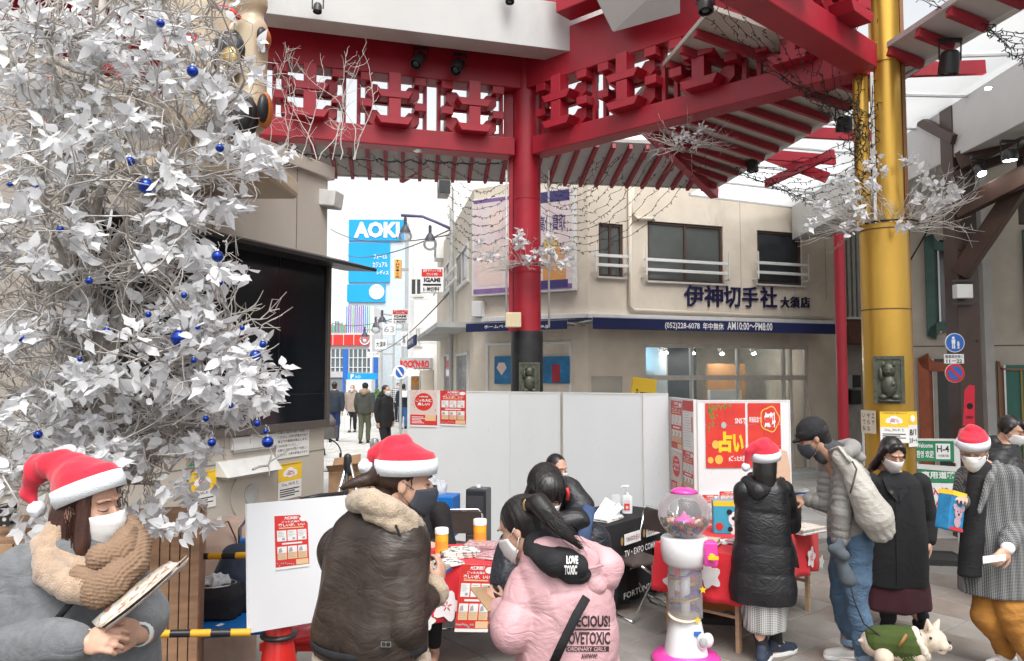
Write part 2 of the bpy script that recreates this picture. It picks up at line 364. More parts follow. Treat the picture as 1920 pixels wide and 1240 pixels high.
# lamp spot on the wall, vent grille
xa, zA=onface(kio, 458, 352); xb, zB=onface(kio, 513, 308)
M=MB(); M.bb((xa, -.02, zA), (xb, -.001, zB+.08))
v=M.obj('vent_panel', nmat('vent_dark', (.2, .185, .16), .6), kio)
M=MB()
for q in range(9):zz=zA+.04+q*(zB+.02-zA)/9; M.box(((xa+xb)/2, -.026, zz), (xb-xa-.05, .012, .02), Matrix.Rotation(.5, 4, 'X'))
M.obj('slat', nmat('vent_slat', (.28, .26, .23), .5), v)
def sheet(par, name, px0, py0, px1, py1, mat, y=-.008, th=.004):
 a, b=onface(par, px0, py1, y); c, d=onface(par, px1, py0, y)
 o=MB().bb((a, y, b), (c, y+th, d)).obj(name, mat, par); return o, a, b, c, d
def wbox(px0, py0, px1, py1, nm, lab, slant=.12, depth=.2, m=WMET):
 a, b=onface(kio, px0, py1, -depth); c, d=onface(kio, px1, py0, -.0)
 t=thing(nm, lab, 'box', LM(kio)@Vector((a, 0, b)), KRZ)
 w, h=c-a, d-b
 M=MB(); M.add([(0, 0, 0), (w, 0, 0), (w, -depth, 0), (0, -depth, 0), (0, 0, h), (w, 0, h), (w, -depth+slant, h), (0, -depth+slant, h)], [(0, 1, 2, 3), (4, 7, 6, 5), (0, 4, 5, 1), (1, 5, 6, 2), (2, 6, 7, 3), (3, 7, 4, 0)])
 M.obj('casing', m, t, bevel=.006); M=MB().box((w/2, -depth*.5, -.012), (w*.9, depth*.6, .024)); M.obj('lower_edge', GREYW, t); return t
wbox(428, 852, 508, 897, 'hooded_box', 'white slant-fronted metal hood on the kiosk wall below the white plate', .14, .18)
wbox(436, 812, 516, 846, 'wall_plate', 'flat white metal plate on the kiosk wall above the slant-fronted hood', .0, .04)
a, b=onface(kio, 466, 927)
t=thing('speaking_port', 'round grey hatch disc low on the kiosk wall', 'hatch', LM(kio)@Vector((a, 0, b)), KRZ)
def disc_xz(M, cx, cz, r, y0, y1, n=28, rx=None):
 return M.poly([(cx+(rx or r)*math.cos(2*math.pi*i/n), cz+r*math.sin(2*math.pi*i/n))for i in range(n)], y0, y1)
disc_xz(MB(), 0, 0, .27, -.02, -.001).obj('outer_disc', BEIGE2, t, bevel=.004); disc_xz(MB(), .02, 0, .11, -.035, -.021).obj('centre_disc', GREYW, t, bevel=.004)
# notices
def lines_text(M, x0, z0, x1, z1, rows, strs, y, bold=.01):
 h=(z1-z0)/rows
 for r in range(rows):
  s=strs[r%len(strs)]; e=x1 if(r+1)%4 else x0+(x1-x0)*.6
  put_text(M, s, x0, z1-(r+.8)*h, e, z1-(r+.15)*h, y, bold)
def notice(nm, lab, px0, py0, px1, py1, d=.006, cat='notice', par=kio, y=-.012):
 a, b=onface(par, px0, py1, y); c, e=onface(par, px1, py0, y)
 t=thing(nm, lab, cat, LM(par)@Vector((a, y, b)), par.rotation_euler[2]); return t, c-a, e-b
t, w, h=notice('paper_notice', 'white printed paper notice on the kiosk wall under the screen corner', 517, 800, 580, 862)
MB().bb((0, 0, 0), (w, .003, h)).obj('sheet', PAPER, t); M=MB(); lines_text(M, .05*w, .05*h, .95*w, .95*h, 6, ['広場の使用許可を受けて利用して', 'ください。大声や騒音はやめて', '路上での勧誘は禁止します。', 'ごみは持ち帰ってください'], -.001); M.obj('lettering', LETB, t)
def wifi(t, w, h, extra=True):
 MB().bb((0, 0, 0), (w, .003, h)).obj('sheet', PAPER, t)
 MB().bb((0, -.001, h*.5), (w, -.0002, h)).obj('yellow_field', YEL, t)
 M=MB()
 for cx, cz, r in((.36, .72, .1), (.5, .76, .12), (.64, .72, .1), (.5, .68, .1), (.3, .69, .07), (.7, .68, .07)):disc_xz(M, w*cx, h*cz, h*r*.9, -.003-.0002*cx, -.0015, 14, rx=w*r*1.5)
 M.obj('cloud_mark', LETW, t)
 M=MB(); put_text(M, 'Osu', w*.38, h*.73, w*.62, h*.79, -.0045, .01); put_text(M, 'Wi-Fi', w*.34, h*.65, w*.68, h*.72, -.0045, .01); M.obj('red_lettering', LETR, t)
 M=MB(); put_text(M, '大須商店街 無料Wi-Fi', w*.05, h*.93, w*.95, h*.975, -.002); put_text(M, 'Osu_Wi-Fi と', w*.15, h*.36, w*.85, h*.46, -.001, .01)
 for q in range(4):M.bb((w*.08, -.0015, h*(.08+.06*q)), (w*(.9 if q%2 else .7), -.0005, h*(.11+.06*q)))
 M.obj('lettering', LETB, t)
t, w, h=notice('wifi_poster', 'yellow and white Osu Wi-Fi poster on the kiosk wall by the alley', 521, 864, 566, 940, cat='poster'); wifi(t, w, h)
t, w, h=notice('wifi_poster', 'yellow poster half hidden behind the lower white leaves', 352, 880, 406, 960, cat='poster'); wifi(t, w, h)
t, w, h=notice('warning_sticker', 'orange no-feeding sticker with a red barred circle on the kiosk wall', 350, 815, 390, 875, cat='sticker')
MB().bb((0, 0, 0), (w, .003, h)).obj('sheet', YEL, t); MB().bb((0, -.001, 0), (w, -.0003, h*.13)).obj('green_strip', GRNP, t)
M=MB(); n=24
for i in range(n):
 a0, a1=2*math.pi*i/n, 2*math.pi*(i+1)/n
 M.quad(*[(w*.5+w*rr*math.cos(a), -.002, h*.56+h*.33*(rr/.42)*math.sin(a))for rr, a in((.42, a0), (.42, a1), (.32, a1), (.32, a0))])
M.poly([(w*.2, h*.75), (w*.26, h*.8), (w*.8, h*.38), (w*.74, h*.32)], -.0025, -.002); M.obj('red_ring', LETR, t)
M=MB(); disc_xz(M, w*.5, h*.66, h*.07, -.0015, -.001, 10); disc_xz(M, w*.45, h*.48, h*.1, -.0015, -.001, 10, rx=w*.2); put_text(M, 'ポイ捨て禁止', w*.08, h*.16, w*.92, h*.21, -.001); M.obj('black_figure', LETB, t)
# pole-less loudspeaker on the kiosk corner
p=W(607, 373, 9.45); t=thing('wall_lamp_box', 'cream floodlight box jutting from the top corner of the kiosk', 'floodlight', p, R(-12))
MB().box((0, 0, 0), (.42, .25, .2), Matrix.Rotation(R(8), 4, 'Y')).obj('housing', WMET, t, bevel=.012); MB().box((-.24, 0, .03), (.1, .28, .26)).obj('bracket', BEIGE2, t, bevel=.01)
MB().box((.02, -.01, -.108), (.34, .2, .012), Matrix.Rotation(R(8), 4, 'Y')).obj('lens', GREYW, t)
# ================================================================ corner stamp shop: main face, chamfer, alley face
SH=(GX(1103, 13.5), 13.5)
shop=thing('stamp_shop', 'beige two-storey corner shop with navy awnings and Japanese letters', 'building', (SH[0], SH[1], 0), R(20))
ch0=Vector((-.866, .5))*2.43+Vector(SH)
chf=thing('stamp_shop_frame_helper', None, None, (ch0.x, ch0.y, 0), R(-30)); alf=thing('alley_helper', None, None, (ch0.x-.187*8, ch0.y+.982*8, 0), R(-79.2))
IM=LM(shop).inverted(); TC=IM@LM(chf); TA=IM@LM(alf)  # chamfer/alley frames in shop coordinates
H1=5.62
P=[(0, 0), (5.72, 0), (5.72, 6), (-6, 10)]; a2=TC@Vector((0, 0, 0)); b2=TA@Vector((0, 0, 0));
foot=[(0, 0), (5.72, 0), (5.72, 7), (b2.x+2, b2.y), (b2.x, b2.y), (a2.x, a2.y)]
# wall with real openings on the main face
def wall_open(M, L, z0, z1, holes, th=.12, reveal=.1):
 xs=sorted({0, L}|{h[0]for h in holes}|{h[2]for h in holes}); zs=sorted({z0, z1}|{h[1]for h in holes}|{h[3]for h in holes})
 for i in range(len(xs)-1):
  for j in range(len(zs)-1):
   cx, cz=(xs[i]+xs[i+1])/2, (zs[j]+zs[j+1])/2
   if any(h[0]<cx<h[2]and h[1]<cz<h[3]for h in holes):continue
   M.quad((xs[i], 0, zs[j]), (xs[i+1], 0, zs[j]), (xs[i+1], 0, zs[j+1]), (xs[i], 0, zs[j+1]))
 for h in holes:
  a, b, c, d=h
  M.quad((a, 0, b), (a, reveal, b), (a, reveal, d), (a, 0, d)); M.quad((c, 0, b), (c, 0, d), (c, reveal, d), (c, reveal, b)); M.quad((a, 0, b), (c, 0, b), (c, reveal, b), (a, reveal, b)); M.quad((a, 0, d), (a, reveal, d), (c, reveal, d), (c, 0, d))
def pix(par, px0, py0, px1, py1):
 a, b=onface(par, px0, py1); c, d=onface(par, px1, py0); return[a, b, c, d]
h1=pix(shop, 1123, 421, 1168, 518); h2=pix(shop, 1215, 425, 1355, 526); h3=pix(shop, 1421, 438, 1502, 532); h4=pix(shop, 1211, 648, 1516, 880); h5=pix(shop, 1109, 706, 1167, 770); h4[1]=.12
M=MB(); wall_open(M, 5.72, 0, H1, [h1, h2, h3, h4, h5], reveal=.5)
for i in range(1, len(foot)):
 a=foot[i]; b=foot[(i+1)%len(foot)]
 M.quad((*a, 0), (*b, 0), (*b, H1), (*a, H1))
M.add([(*p, H1)for p in foot], [tuple(range(len(foot)))]); M.obj('wall', BEIGE, shop)
def window(par, h, panes=2, fm=BROWNF, gm=DKGL, depth=.06, fw=.05, T=None):
 a, b, c, d=h; T=T or Matrix(); M=MB(T)
 y0, y1=depth-.03, depth+.03
 M.bb((a, y0, b), (a+fw, y1, d)).bb((c-fw, y0, b), (c, y1, d)).bb((a+fw, y0, d-fw), (c-fw, y1, d)).bb((a+fw, y0, b), (c-fw, y1, b+fw))
 for q in range(1, panes):x=a+(c-a)*q/panes; M.bb((x-fw*.5, y0+.005, b+fw), (x+fw*.5, y1+.004, d-fw))
 w=M.obj('window', fm, par, bevel=.004)
 for q in range(panes):
  xa=a+fw+(c-a-2*fw)*q/panes; xb=a+fw+(c-a-2*fw)*(q+1)/panes
  MB(T).bb((xa, depth+.005*q, b+fw), (xb, depth+.008+.005*q, d-fw)).obj('pane', gm, w)
 MB(T).bb((a-.05, -.06, b-.04), (c+.05, .03, b-.005)).obj('sill', WMET, w); return w
PG=nmat('window_pane', (.085, .095, .09), .12, var=.15, vs=2, bump=0, spec=.6)
window(shop, h1, 2, gm=PG); w_=window(shop, h2, 2, gm=PG); window(shop, h3, 1, gm=DKGL)
def rail(par, px0, px1, y0, y1, T=None):
 for yy in(y0, y1):
  a, b=onface(par, px0, yy+5, -.15); c, d=onface(par, px1, yy+5, -.15); MB().bb((a, -.17, b-.0), (c, -.13, b+.055)).obj('balcony_rail', WMET, shop, bevel=.004)
 a, b=onface(par, px0, y1+8, -.15); c, d=onface(par, px1, y0-12, -.15)
 for x in(a+.03, c-.03):MB().bb((x-.012, -.19, b-.08), (x+.012, .0, b-.05)).bb((x-.012, -.19, b-.08), (x+.012, -.175, d)).obj('rail_bracket', WMET, shop)
rail(shop, 1114, 1181, 476, 494); rail(shop, 1208, 1367, 484, 503); rail(shop, 1418, 1516, 490, 508)
# pipes
def pipe(pts, r=.035, par=shop, m=BEIGE, nm='drain_pipe', y=-.05):return MB().tube([(onface(par, a, b, y)[0], y, onface(par, a, b, y)[1])for a, b in pts], r, 8).obj(nm, m, par, smooth=True)
pipe([(1181, 345), (1181, 574), (1188, 582), (1560, 598)]); pipe([(1186, 345), (1186, 402), (1194, 410), (1227, 411)])
M=MB()
for px in(1389, 1548):a, b=onface(shop, px, 500); M.bb((a-.004, -.002, 3.5), (a+.004, .001, 5.5))
a, b=onface(shop, 1400, 640);
for z in(1.2, ):M.bb((.1, -.002, z), (1.3, .001, z+.01))
M.obj('wall_joint', nmat('joint2', (.25, .22, .19), .8), shop)
# lettering on the wall, standing proud
def raised(par, s, px0, py0, px1, py1, m, nm='lettering', th=.03, y=-.035, bold=.012):
 a, b=onface(par, px0, py1, y); c, d=onface(par, px1, py0, y); M=MB(); put_text(M, s, a, b, c, d, y, bold, thick=th); return M.obj(nm, m, par)
for s, u, v in(('伊', 1284, 1322), ('神', 1322, 1358), ('切', 1359, 1391), ('手', 1393, 1424), ('社', 1427, 1459)):raised(shop, s, u, 536+(u-1284)*.02, v-2, 574+(u-1284)*.02, LETN, 'big_letter')
for s, u, v in(('大', 1465, 1481), ('須', 1483, 1500), ('店', 1503, 1519)):raised(shop, s, u, 557, v, 577, LETN, 'small_letter')
# eave gutter and awnings
def awning(px0, px1, ty, by, T, par, txt=None, L=.75, tx=None, name='awning'):
 a, zb=onface(par, px0, by, -L); c, _=onface(par, px1, by, -L); _, zt=onface(par, (px0+px1)/2, ty, -L); zb=onface(par, (px0+px1)/2, by, -L)[1]
 M=MB(T); M.bb((a, -L-.01, zb), (c, -L+.01, zt)); w=M.obj(name, BLUEA, shop)
 M=MB(T); M.add([(a, -L, zt), (c, -L, zt), (c, -.02, zt+.04), (a, -.02, zt+.04), (a, -L, zt-.02), (c, -L, zt-.02), (c, -.02, zt+.02), (a, -.02, zt+.02)], [(0, 1, 2, 3), (4, 7, 6, 5), (0, 4, 5, 1), (1, 5, 6, 2), (2, 6, 7, 3), (3, 7, 4, 0)]); M.obj('awning_cloth', BLUEA, w)
 M=MB(T)
 n=int((c-a)/.22)
 for q in range(n+1):x=a+(c-a)*q/n; M.bb((x-.01, -L+.02, zt-.06), (x+.01, 0, zt-.035))
 M.bb((a, -L+.01, zt-.03), (c, -L+.04, zt+.012)); M.obj('awning_arm', GREYW, w)
 if txt:
  for s, u, v in txt:
   e, f=onface(par, u, by-3.5, -L-.012); g_, h_=onface(par, v, ty+4, -L-.012); M=MB(T); put_text(M, s, e, f, g_, h_, -L-.0125, .015); M.obj('lettering', LETW, w)
 return w
awning(1112, 1572, 602, 622, None, shop, [('(052)228-6078', 1247, 1312), ('年中無休', 1318, 1357), ('AM10:00〜PM8:00', 1364, 1448)])
awning(874, 1063, 604, 620, TC, chf, [('ホームページ', 908, 962), ('.co.jp', 1006, 1031)])
MB().bb((-.05, -.12, H1-2.66), (5.75, -.001, H1-2.56)).obj('gutter', WMET, shop, bevel=.008); MB(TC).bb((0, -.12, H1-2.64), (2.42, -.001, H1-2.55)).obj('gutter', WMET, shop, bevel=.008)
# shopfront: mullions, glass, interior
a, b, c, d=h4; zt=onface(shop, 1360, 708)[1]
M=MB(); fw=.05
M.bb((a, .05, d-.08), (c, .13, d)).bb((a, .05, zt-.05), (c, .13, zt+.04)).bb((a, .05, b), (a+.05, .13, d)).bb((c-.06, .05, b), (c, .13, d))
for px in(1301, 1388, 1474, 1487):x=onface(shop, px, 700)[0]; M.bb((x-.025, .045, b), (x+.025, .125, d-.002))
sf=M.obj('shopfront', nmat('cream_metal', (.55, .52, .47), .4), shop, bevel=.004)
MB().bb((a, .085, b), (c, .09, d)).obj('glass', GLASSB, sf)
INT=nmat('interior_wall', (.62, .58, .5), .7); INTD=nmat('interior_dark', (.05, .055, .06), .6); WARM=nmat('interior_wood', (.5, .27, .12), .5)
MB().bb((a-.2, 2.6, 0), (c+.3, 2.65, 2.8)).bb((a-.2, .5, 2.62), (c+.3, 2.6, 2.68)).bb((a-.2, .5, 0), (a-.15, 2.6, 2.62)).bb((c+.25, .5, 0), (c+.3, 2.6, 2.62)).obj('inner_wall', INT, shop)
MB().bb((a, 1.6, 0), (a+1.15, 1.66, 1.15)).bb((a+1.3, 1.4, 0), (a+1.34, 2.2, 2.6)).obj('partition', GREYW, shop); MB().bb((a+1.35, 1.5, 0), (a+2.1, 1.56, 2.62)).obj('dark_cabinet', INTD, shop)
MB().bb((a+.2, 2.3, 1.9), (a+1.25, 2.55, 2.1)).bb((a+.02, 2.2, 1.72), (a+.5, 2.5, 1.8)).obj('high_shelf', INTD, shop)
MB().bb((c-1.35, 1.5, .2), (c-.4, 1.56, 2.2)).obj('wooden_display', WARM, shop); MB().bb((c-1.5, 1.2, .5), (c-.72, 1.3, 1.65)).obj('display_case', WPANEL, shop)
M=MB()
for q in range(6):M.ball((c-1.42+q*.13, 1.12, 1.2), (.05, .06, .12), 8, 6)
M.obj('goods', LETB, shop, smooth=True)
SPOTW=nmat('shop_lamp', (1, .95, .88), var=0, bump=0, emit=180)
for q, (xx, yy)in enumerate(((.45, 1.3), (1.05, 1.1), (1.2, 1.5), (1.75, 1.2), (2.6, 1.4), (3.1, 1.0))):
 l=MB().tube([(a+xx, yy, 2.62), (a+xx, yy, 2.52), (a+xx+.03, yy-.05, 2.42)], [.02, .03, .05], 8).obj('shop_spotlight', WMET, shop, smooth=True); MB().ball((a+xx+.035, yy-.06, 2.405), (.042, .042, .02), 8, 5).obj('bulb', SPOTW, l, smooth=True)
MB().bb((a+.2, 2.54, 2.13), (a+1.2, 2.58, 2.2)).obj('blue_light_strip', nmat('cool_strip', (.35, .7, 1), var=0, bump=0, emit=40), shop)
x, z=h5[0], h5[1]; MB().bb((h5[0], .28, h5[1]), (h5[2], .32, h5[3])).obj('display_back', TAN, shop); MB().bb((h5[0], .02, h5[1]), (h5[2], .03, h5[3])).obj('display_glass', GLASS, shop)
M=MB().ball((h5[0]+.12, .15, h5[1]+.14), (.07, .06, .12), 8, 6).ball((h5[0]+.2, .16, h5[1]+.22), (.06, .06, .06), 8, 6); M.obj('window_figure', INTD, shop, smooth=True)
MB().bb((3.6, -.6, .0), (5.7, .02, .13)).obj('door_step', GREYW, shop, bevel=.01)
# chamfer windows and blue posters
hc=pix(chf, 912, 640, 1072, 722); hc[1]=1.6
window(shop, hc, 2, fm=WMET, T=TC, depth=-.0, gm=nmat('shutter_glass', (.38, .36, .33), .3, bump=0))
bp=nmat('blue_poster', (.02, .16, .34), .25, var=.5, vs=2, bump=0)
a_, b_=onface(chf, 927, 720, -.05); c_, d_=onface(chf, 958, 668, -.05); o=MB(TC).bb((a_, -.05, b_), (c_, -.045, d_)).obj('blue_poster', bp, shop)
M=MB(TC); M.poly([(a_+.1, d_-.12), (a_+.05, d_-.22), (a_+.16, d_-.36), (a_+.27, d_-.22), (a_+.22, d_-.12)], -.054, -.0505); M.obj('diamond_mark', PINKP, o)
a_, b_=onface(chf, 1015, 719, -.05); c_, d_=onface(chf, 1068, 668, -.05); o=MB(TC).bb((a_, -.05, b_), (c_, -.045, d_)).obj('blue_poster', bp, shop); MB(TC).bb((a_+.22, -.053, b_+.02), (a_+.38, -.0505, d_-.15)).obj('red_block', REDD, o)
a_, b_=onface(chf, 895, 590, -.1); MB(TC).box((a_+.03, -.1, b_+.1), (.2, .2, .3)).obj('meter_box', WMET, shop, bevel=.01)
# alley face windows
def ab(px0, py0, px1, py1):return pix(alf, px0, py0, px1, py1)
for q in((858, 455, 880, 545), (833, 487, 846, 555)):
 hh=ab(*q); window(shop, hh, 2, fm=WMET, gm=PG, T=TA, depth=-.02)
 MB(TA).bb((hh[0]-.1, -.3, hh[1]+.25), (hh[2]+.1, -.27, hh[1]+.3)).bb((hh[0]-.1, -.3, hh[1]+.0), (hh[2]+.1, -.27, hh[1]+.05)).obj('balcony_rail', WMET, shop)
hh=ab(858, 660, 880, 740); window(shop, hh, 1, fm=WMET, gm=nmat('door_glass', (.2, .22, .22), .2), T=TA, depth=-.02)
hh=ab(835, 662, 850, 740); window(shop, hh, 1, fm=WMET, gm=PG, T=TA, depth=-.02)
MB(TA).bb((1.2, -.7, 2.9), (7.8, .0, 3.0)).obj('alley_eave', GREYW, shop); MB(TA).bb((1.4, -.95, 2.66), (4.8, -.9, 2.9)).obj('awning', BLUEA, shop)
M=MB(TA); put_text(M, '伊神切手社', 1.8, 2.72, 4.2, 2.86, -.952, .01); M.obj('lettering', LETW, shop)
# the big advertising panel on the chamfer
ad=thing('billboard', 'large purple and pink billboard on the shop corner behind the red pillar', 'billboard', LM(chf)@Vector((0, 0, 0)), R(-30))
a, b=onface(ad, 888, 552, -.15); c, d=onface(ad, 1072, 352, -.15)
MB().bb((a-.04, -.15, b-.04), (c+.05, -.02, d+.03)).obj('frame', WMET, ad, bevel=.008)
w=c-a; h=d-b; Y=-.156
ADP=nmat('ad_pink', (.62, .47, .48), .3, var=.25, vs=2.2, bump=0, col2=(.72, .66, .66)); ADV=nmat('ad_violet', (.22, .12, .3), .35, var=.2, bump=0); ADN=flat('ad_navy', (.05, .04, .16), .3)
MB().bb((a, Y, b), (c, -.151, d)).obj('print_field', ADP, ad)
MB().bb((a, Y-.002, b), (c, Y-.0005, b+.09)).obj('purple_edge', ADV, ad); MB().bb((a, Y-.002, d-.07), (a+w*.65, Y-.0005, d)).obj('purple_edge', ADV, ad)
M=MB().bb((a+w*.66, Y-.003, d-.22), (c-.05, Y-.001, d-.02)); M.obj('navy_block', ADN, ad); MB().bb((a+w*.64, Y-.003, b+.02), (c-.08, Y-.001, b+.17)).obj('navy_block', ADN, ad)
MB().bb((a+w*.72, Y-.003, b+.17), (c-.12, Y-.001, b+.75)).obj('tan_bag', flat('ad_orange', (.6, .28, .08)), ad)
disc_xz(MB(), c-.42, b+.82, .16, Y-.004, Y-.002, 18).obj('round_mark', flat('ad_gold', (.6, .42, .12)), ad)
M=MB(); put_text(M, '高価買取', a+w*.68, d-.75, c-.12, d-.45, Y-.004, .01); put_text(M, 'ブランド', a+w*.68, d-1.2, c-.15, d-.95, Y-.004, .01); M.obj('lettering', ADN, ad)
M=MB().bb((a+.1, Y-.003, b+.15), (a+.65, Y-.001, b+.95)).bb((a+.75, Y-.003, b+.15), (a+1.2, Y-.001, b+1.15)); M.obj('photo_field', PINKP, ad)
for x_, z_, r_ in((.4, .6, .18), (.98, .75, .2), (.5, 1.4, .22)):disc_xz(MB(), a+x_, b+z_, r_, Y-.005, Y-.0035, 14, rx=.16).obj('print_shape', flat('ad_pale', (.75, .6, .55)), ad)
for o in(chf, alf):bpy.data.objects.remove(o)
# yellow hanging sign behind the panels
t=thing('yellow_sign', 'tilted yellow money-transfer sign with black square above the white panels', 'sign', W(1198, 742, 13.0)-Vector((0, 0, .7)), R(12))
q=Matrix.Rotation(R(6), 4, 'Y'); MB(q).bb((-.22, -.03, 0), (.22, .03, 1.0)).obj('sign_board', YEL, t, bevel=.01); MB(q).bb((-.07, -.034, .3), (.17, -.031, .76)).obj('black_square', LETB, t)
M=MB(q@Matrix.Translation((.12, -.036, .35))@Matrix.Rotation(R(90), 4, 'Y')); put_text(M, 'WU', -.36, -.12, .0, .02, 0, .03); M.obj('lettering', YEL, t)
M=MB(q@Matrix.Translation((-.11, -.036, .5))@Matrix.Rotation(R(90), 4, 'Y')); put_text(M, 'money', -.3, -.06, .2, .0, 0, .02); M.obj('small_lettering', LETB, t)
# ================================================================ red gate (beams, pillars, bracket work)
A0=Vector((GX(988, 10), 10, 0)); G0=Vector((3.42, 7.12, 0))
ang1=math.atan2(.276, .96); ang2=math.atan2(G0.y-A0.y, G0.x-A0.x); ang3=math.atan2(-.66, -.75)
gate=thing('red_pavilion_frame', 'red painted pavilion frame with layered bracket blocks above the square', 'pavilion frame', (0, 0, 0))
def FR(o, a):return Matrix.Translation(o)@Matrix.Rotation(a, 4, 'Z')
def beam_l(F, L0, L1, z0, z1, th, nm, m=RED, y=0.0, bv=.012):return MB(F).bb((L0, y-th/2, z0), (L1, y+th/2, z1)).obj(nm, m, gate, bevel=bv)
F1=FR(A0, ang1); F2=FR(A0, ang2); F3=FR(G0, ang3)  # along F1, x<0 goes towards the left
LB=(F2.inverted()@G0).x
beam_l(F1, -7.5, -.2, 4.86, 5.10, .26, 'lower_beam'); beam_l(F1, -7.5, -.12, 5.76, 6.30, .3, 'upper_beam')
beam_l(F2, .2, LB, 4.86, 5.10, .26, 'lower_beam'); beam_l(F2, .12, LB-.1, 5.76, 6.38, .3, 'upper_beam')
beam_l(F3, .1, 5.5, 4.86, 5.10, .26, 'lower_beam'); beam_l(F3, .1, 5.5, 5.76, 6.4, .3, 'upper_beam')
def bay(F, xc, w=.84, s=-1, z0=5.10, z1=5.76):
 k=(z1-z0)/.66
 for sx in(-1, 1):MB(F).box((xc+sx*w/2, 0, (z0+z1)/2), (.045, .07, z1-z0)).obj('bracket_post', RED, gate)
 MB(F).box((xc, 0, z0+.33*k), (w-.05, .05, .035)).obj('bracket_rail', RED, gate)
 for t in range(2):
  zb=z0+.0+t*.33*k
  M=MB(F); a=w*.40
  M.poly([(xc-a+.09, zb), (xc+a-.09, zb), (xc+a, zb+.08), (xc+a, zb+.21), (xc+.2, zb+.21), (xc+.15, zb+.15), (xc-.15, zb+.15), (xc-.2, zb+.21), (xc-a, zb+.21), (xc-a, zb+.08)], -.09, .09)
  M.obj('bracket_arm', RED, gate, bevel=.006)
  for sx in(-1, 1):MB(F).box((xc+sx*(a-.0), s*.05, zb+.262), (.15, .28, .10)).obj('bracket_block', RED, gate, bevel=.005)
  MB(F).box((xc, s*.20, zb+.19), (.15, .18, .24)).obj('bracket_block', RED, gate, bevel=.005)
  M=MB(F); M.poly([(xc-.17, zb-.01), (xc+.17, zb-.01), (xc+.23, zb+.085), (xc-.23, zb+.085)], s*.29, s*.09); M.obj('bracket_tongue', RED, gate, bevel=.005)
for i in range(7):bay(F1, -.78-i*1.02)
for i in range(4):bay(F2, .72+i*.98, .82)
for i in range(4):bay(F3, .75+i*1.0, .82, 1)
# pillar at the corner
pil=thing('red_pillar', 'round red steel pillar with black base and bronze cat relief in the middle', 'pillar', A0)
MB().lathe([(.185, 2.55), (.185, 4.3), (.19, 4.3), (.19, 4.32), (.185, 4.32), (.185, 6.5)], 32).obj('shaft', RED, pil, auto=True); MB().lathe([(.212, 0), (.212, 2.55)], 32).obj('base_sleeve', BLACKM, pil, auto=True)
MB().lathe([(.19, 3.33), (.193, 3.33), (.193, 3.345), (.19, 3.345)], 32, cap=False).obj('joint_ring', RED, pil)
MB().bb((-.24, -.02, 2.55), (-.185, .06, 6.2)).obj('side_rib', RED, pil)
for sx, w in((-1, .14), (1, .14)):MB().box((sx*.24, .02, 5.45), (w, .1, 1.1)).obj('corner_plate', RED, pil)
MB().box((-.18, -.3, 2.68), (.2, .14, .19)).obj('junction_box', nmat('cream_plastic', (.6, .5, .33), .5, var=.05), pil, bevel=.01)
for sx in(-.27, .29):MB().tube([(sx, -.05, 2.6), (sx, -.05, 4.7)], .014, 8).obj('conduit', WMET, pil, smooth=True)
def cat_relief(M, w, h):
 M.ball((0, -.012, h*.70), (w*.22, .035, h*.15), 14, 8); M.ball((0, -.012, h*.36), (w*.25, .04, h*.24), 14, 8)
 for s_ in(-1, 1):
  M.add([(s_*w*.08, -.02, h*.8), (s_*w*.22, -.02, h*.76), (s_*w*.19, -.02, h*.9), (s_*w*.15, -.045, h*.8)], [(0, 1, 3), (1, 2, 3), (2, 0, 3)])
  M.ball((s_*w*.2, -.02, h*.14), (w*.14, .03, h*.06), 10, 6)
  M.ball((s_*w*.09, -.045, h*.73), (w*.035, .01, h*.02), 8, 5)
 M.ball((-w*.26, -.02, h*.62), (w*.07, .03, h*.14), 8, 6); M.ball((w*.12, -.03, h*.42), (w*.09, .03, h*.07), 8, 6)
 M.ball((0, -.05, h*.66), (w*.05, .012, h*.02), 8, 5); M.box((0, -.02, h*.06), (w*.7, .03, h*.05))
def relief(par, F, w, h):
 p=MB(F).box((0, 0, h/2), (w, .04, h)).obj('relief_plate', BRONZE, par, bevel=.006)
 for a, b in(((0, -.02, .015), (w, .02, .03)), ((0, -.02, h-.015), (w, .02, .03)), ((w/2-.015, -.02, h/2), (.03, .02, h-.06)), ((-w/2+.015, -.02, h/2), (.03, .02, h-.06))):MB(F).box(a, b).obj('relief_border', BRONZE, p)
 M=MB(F@Matrix.Translation((0, -.02, 0))); cat_relief(M, w, h); M.obj('cat_relief', BRONZE, p, smooth=True)
relief(pil, Matrix.Rotation(.12, 4, 'Z')@Matrix.Translation((0, -.215, 1.72)), .27, .42)
# gold pillars
gp=thing('gold_pillar', 'thick gold painted pillar with a bronze cat plaque beside the stamp shop', 'pillar', (GX(1663, 7.2), 7.2, 0))
zr=W(1663, 425, 7.2).z
MB().lathe([(.215, 0), (.215, zr)], 36).obj('shaft', GOLD, gp, auto=True)
for px, r, zt in((1674, .137, 7.6), (1626, .07, 4.95)):
 x=GX(px, 7.2)-gp.location.x; MB().lathe([(r, zr), (r, zt)], 28, c=(x, 0, 0)).obj('upper_shaft', GOLD, gp, auto=True)
 MB().lathe([(r+.012, W(px, 122, 7.2).z), (r+.012, W(px, 122, 7.2).z+.03)], 24, c=(x, 0, 0)).obj('ring', GOLD, gp, auto=True)if r>.1 else None
x=GX(1701, 7.2)-gp.location.x; MB().box((x, .02, 3.1), (.035, .2, 6.2)).obj('side_strip', nmat('gold_brown', (.2, .09, .03), .45), gp)
MB().box((GX(1644, 7.2)-gp.location.x, -.04, (zr+4.9)/2), (.03, .02, 4.9-zr)).obj('pale_strip', WMET, gp)
for py in(580, 428):z=W(1663, py, 7.0).z; MB().lathe([(.2185, z), (.2185, z+.012)], 36, cap=False).obj('joint_ring', nmat('gold_dark', (.12, .06, .02), .6), gp)
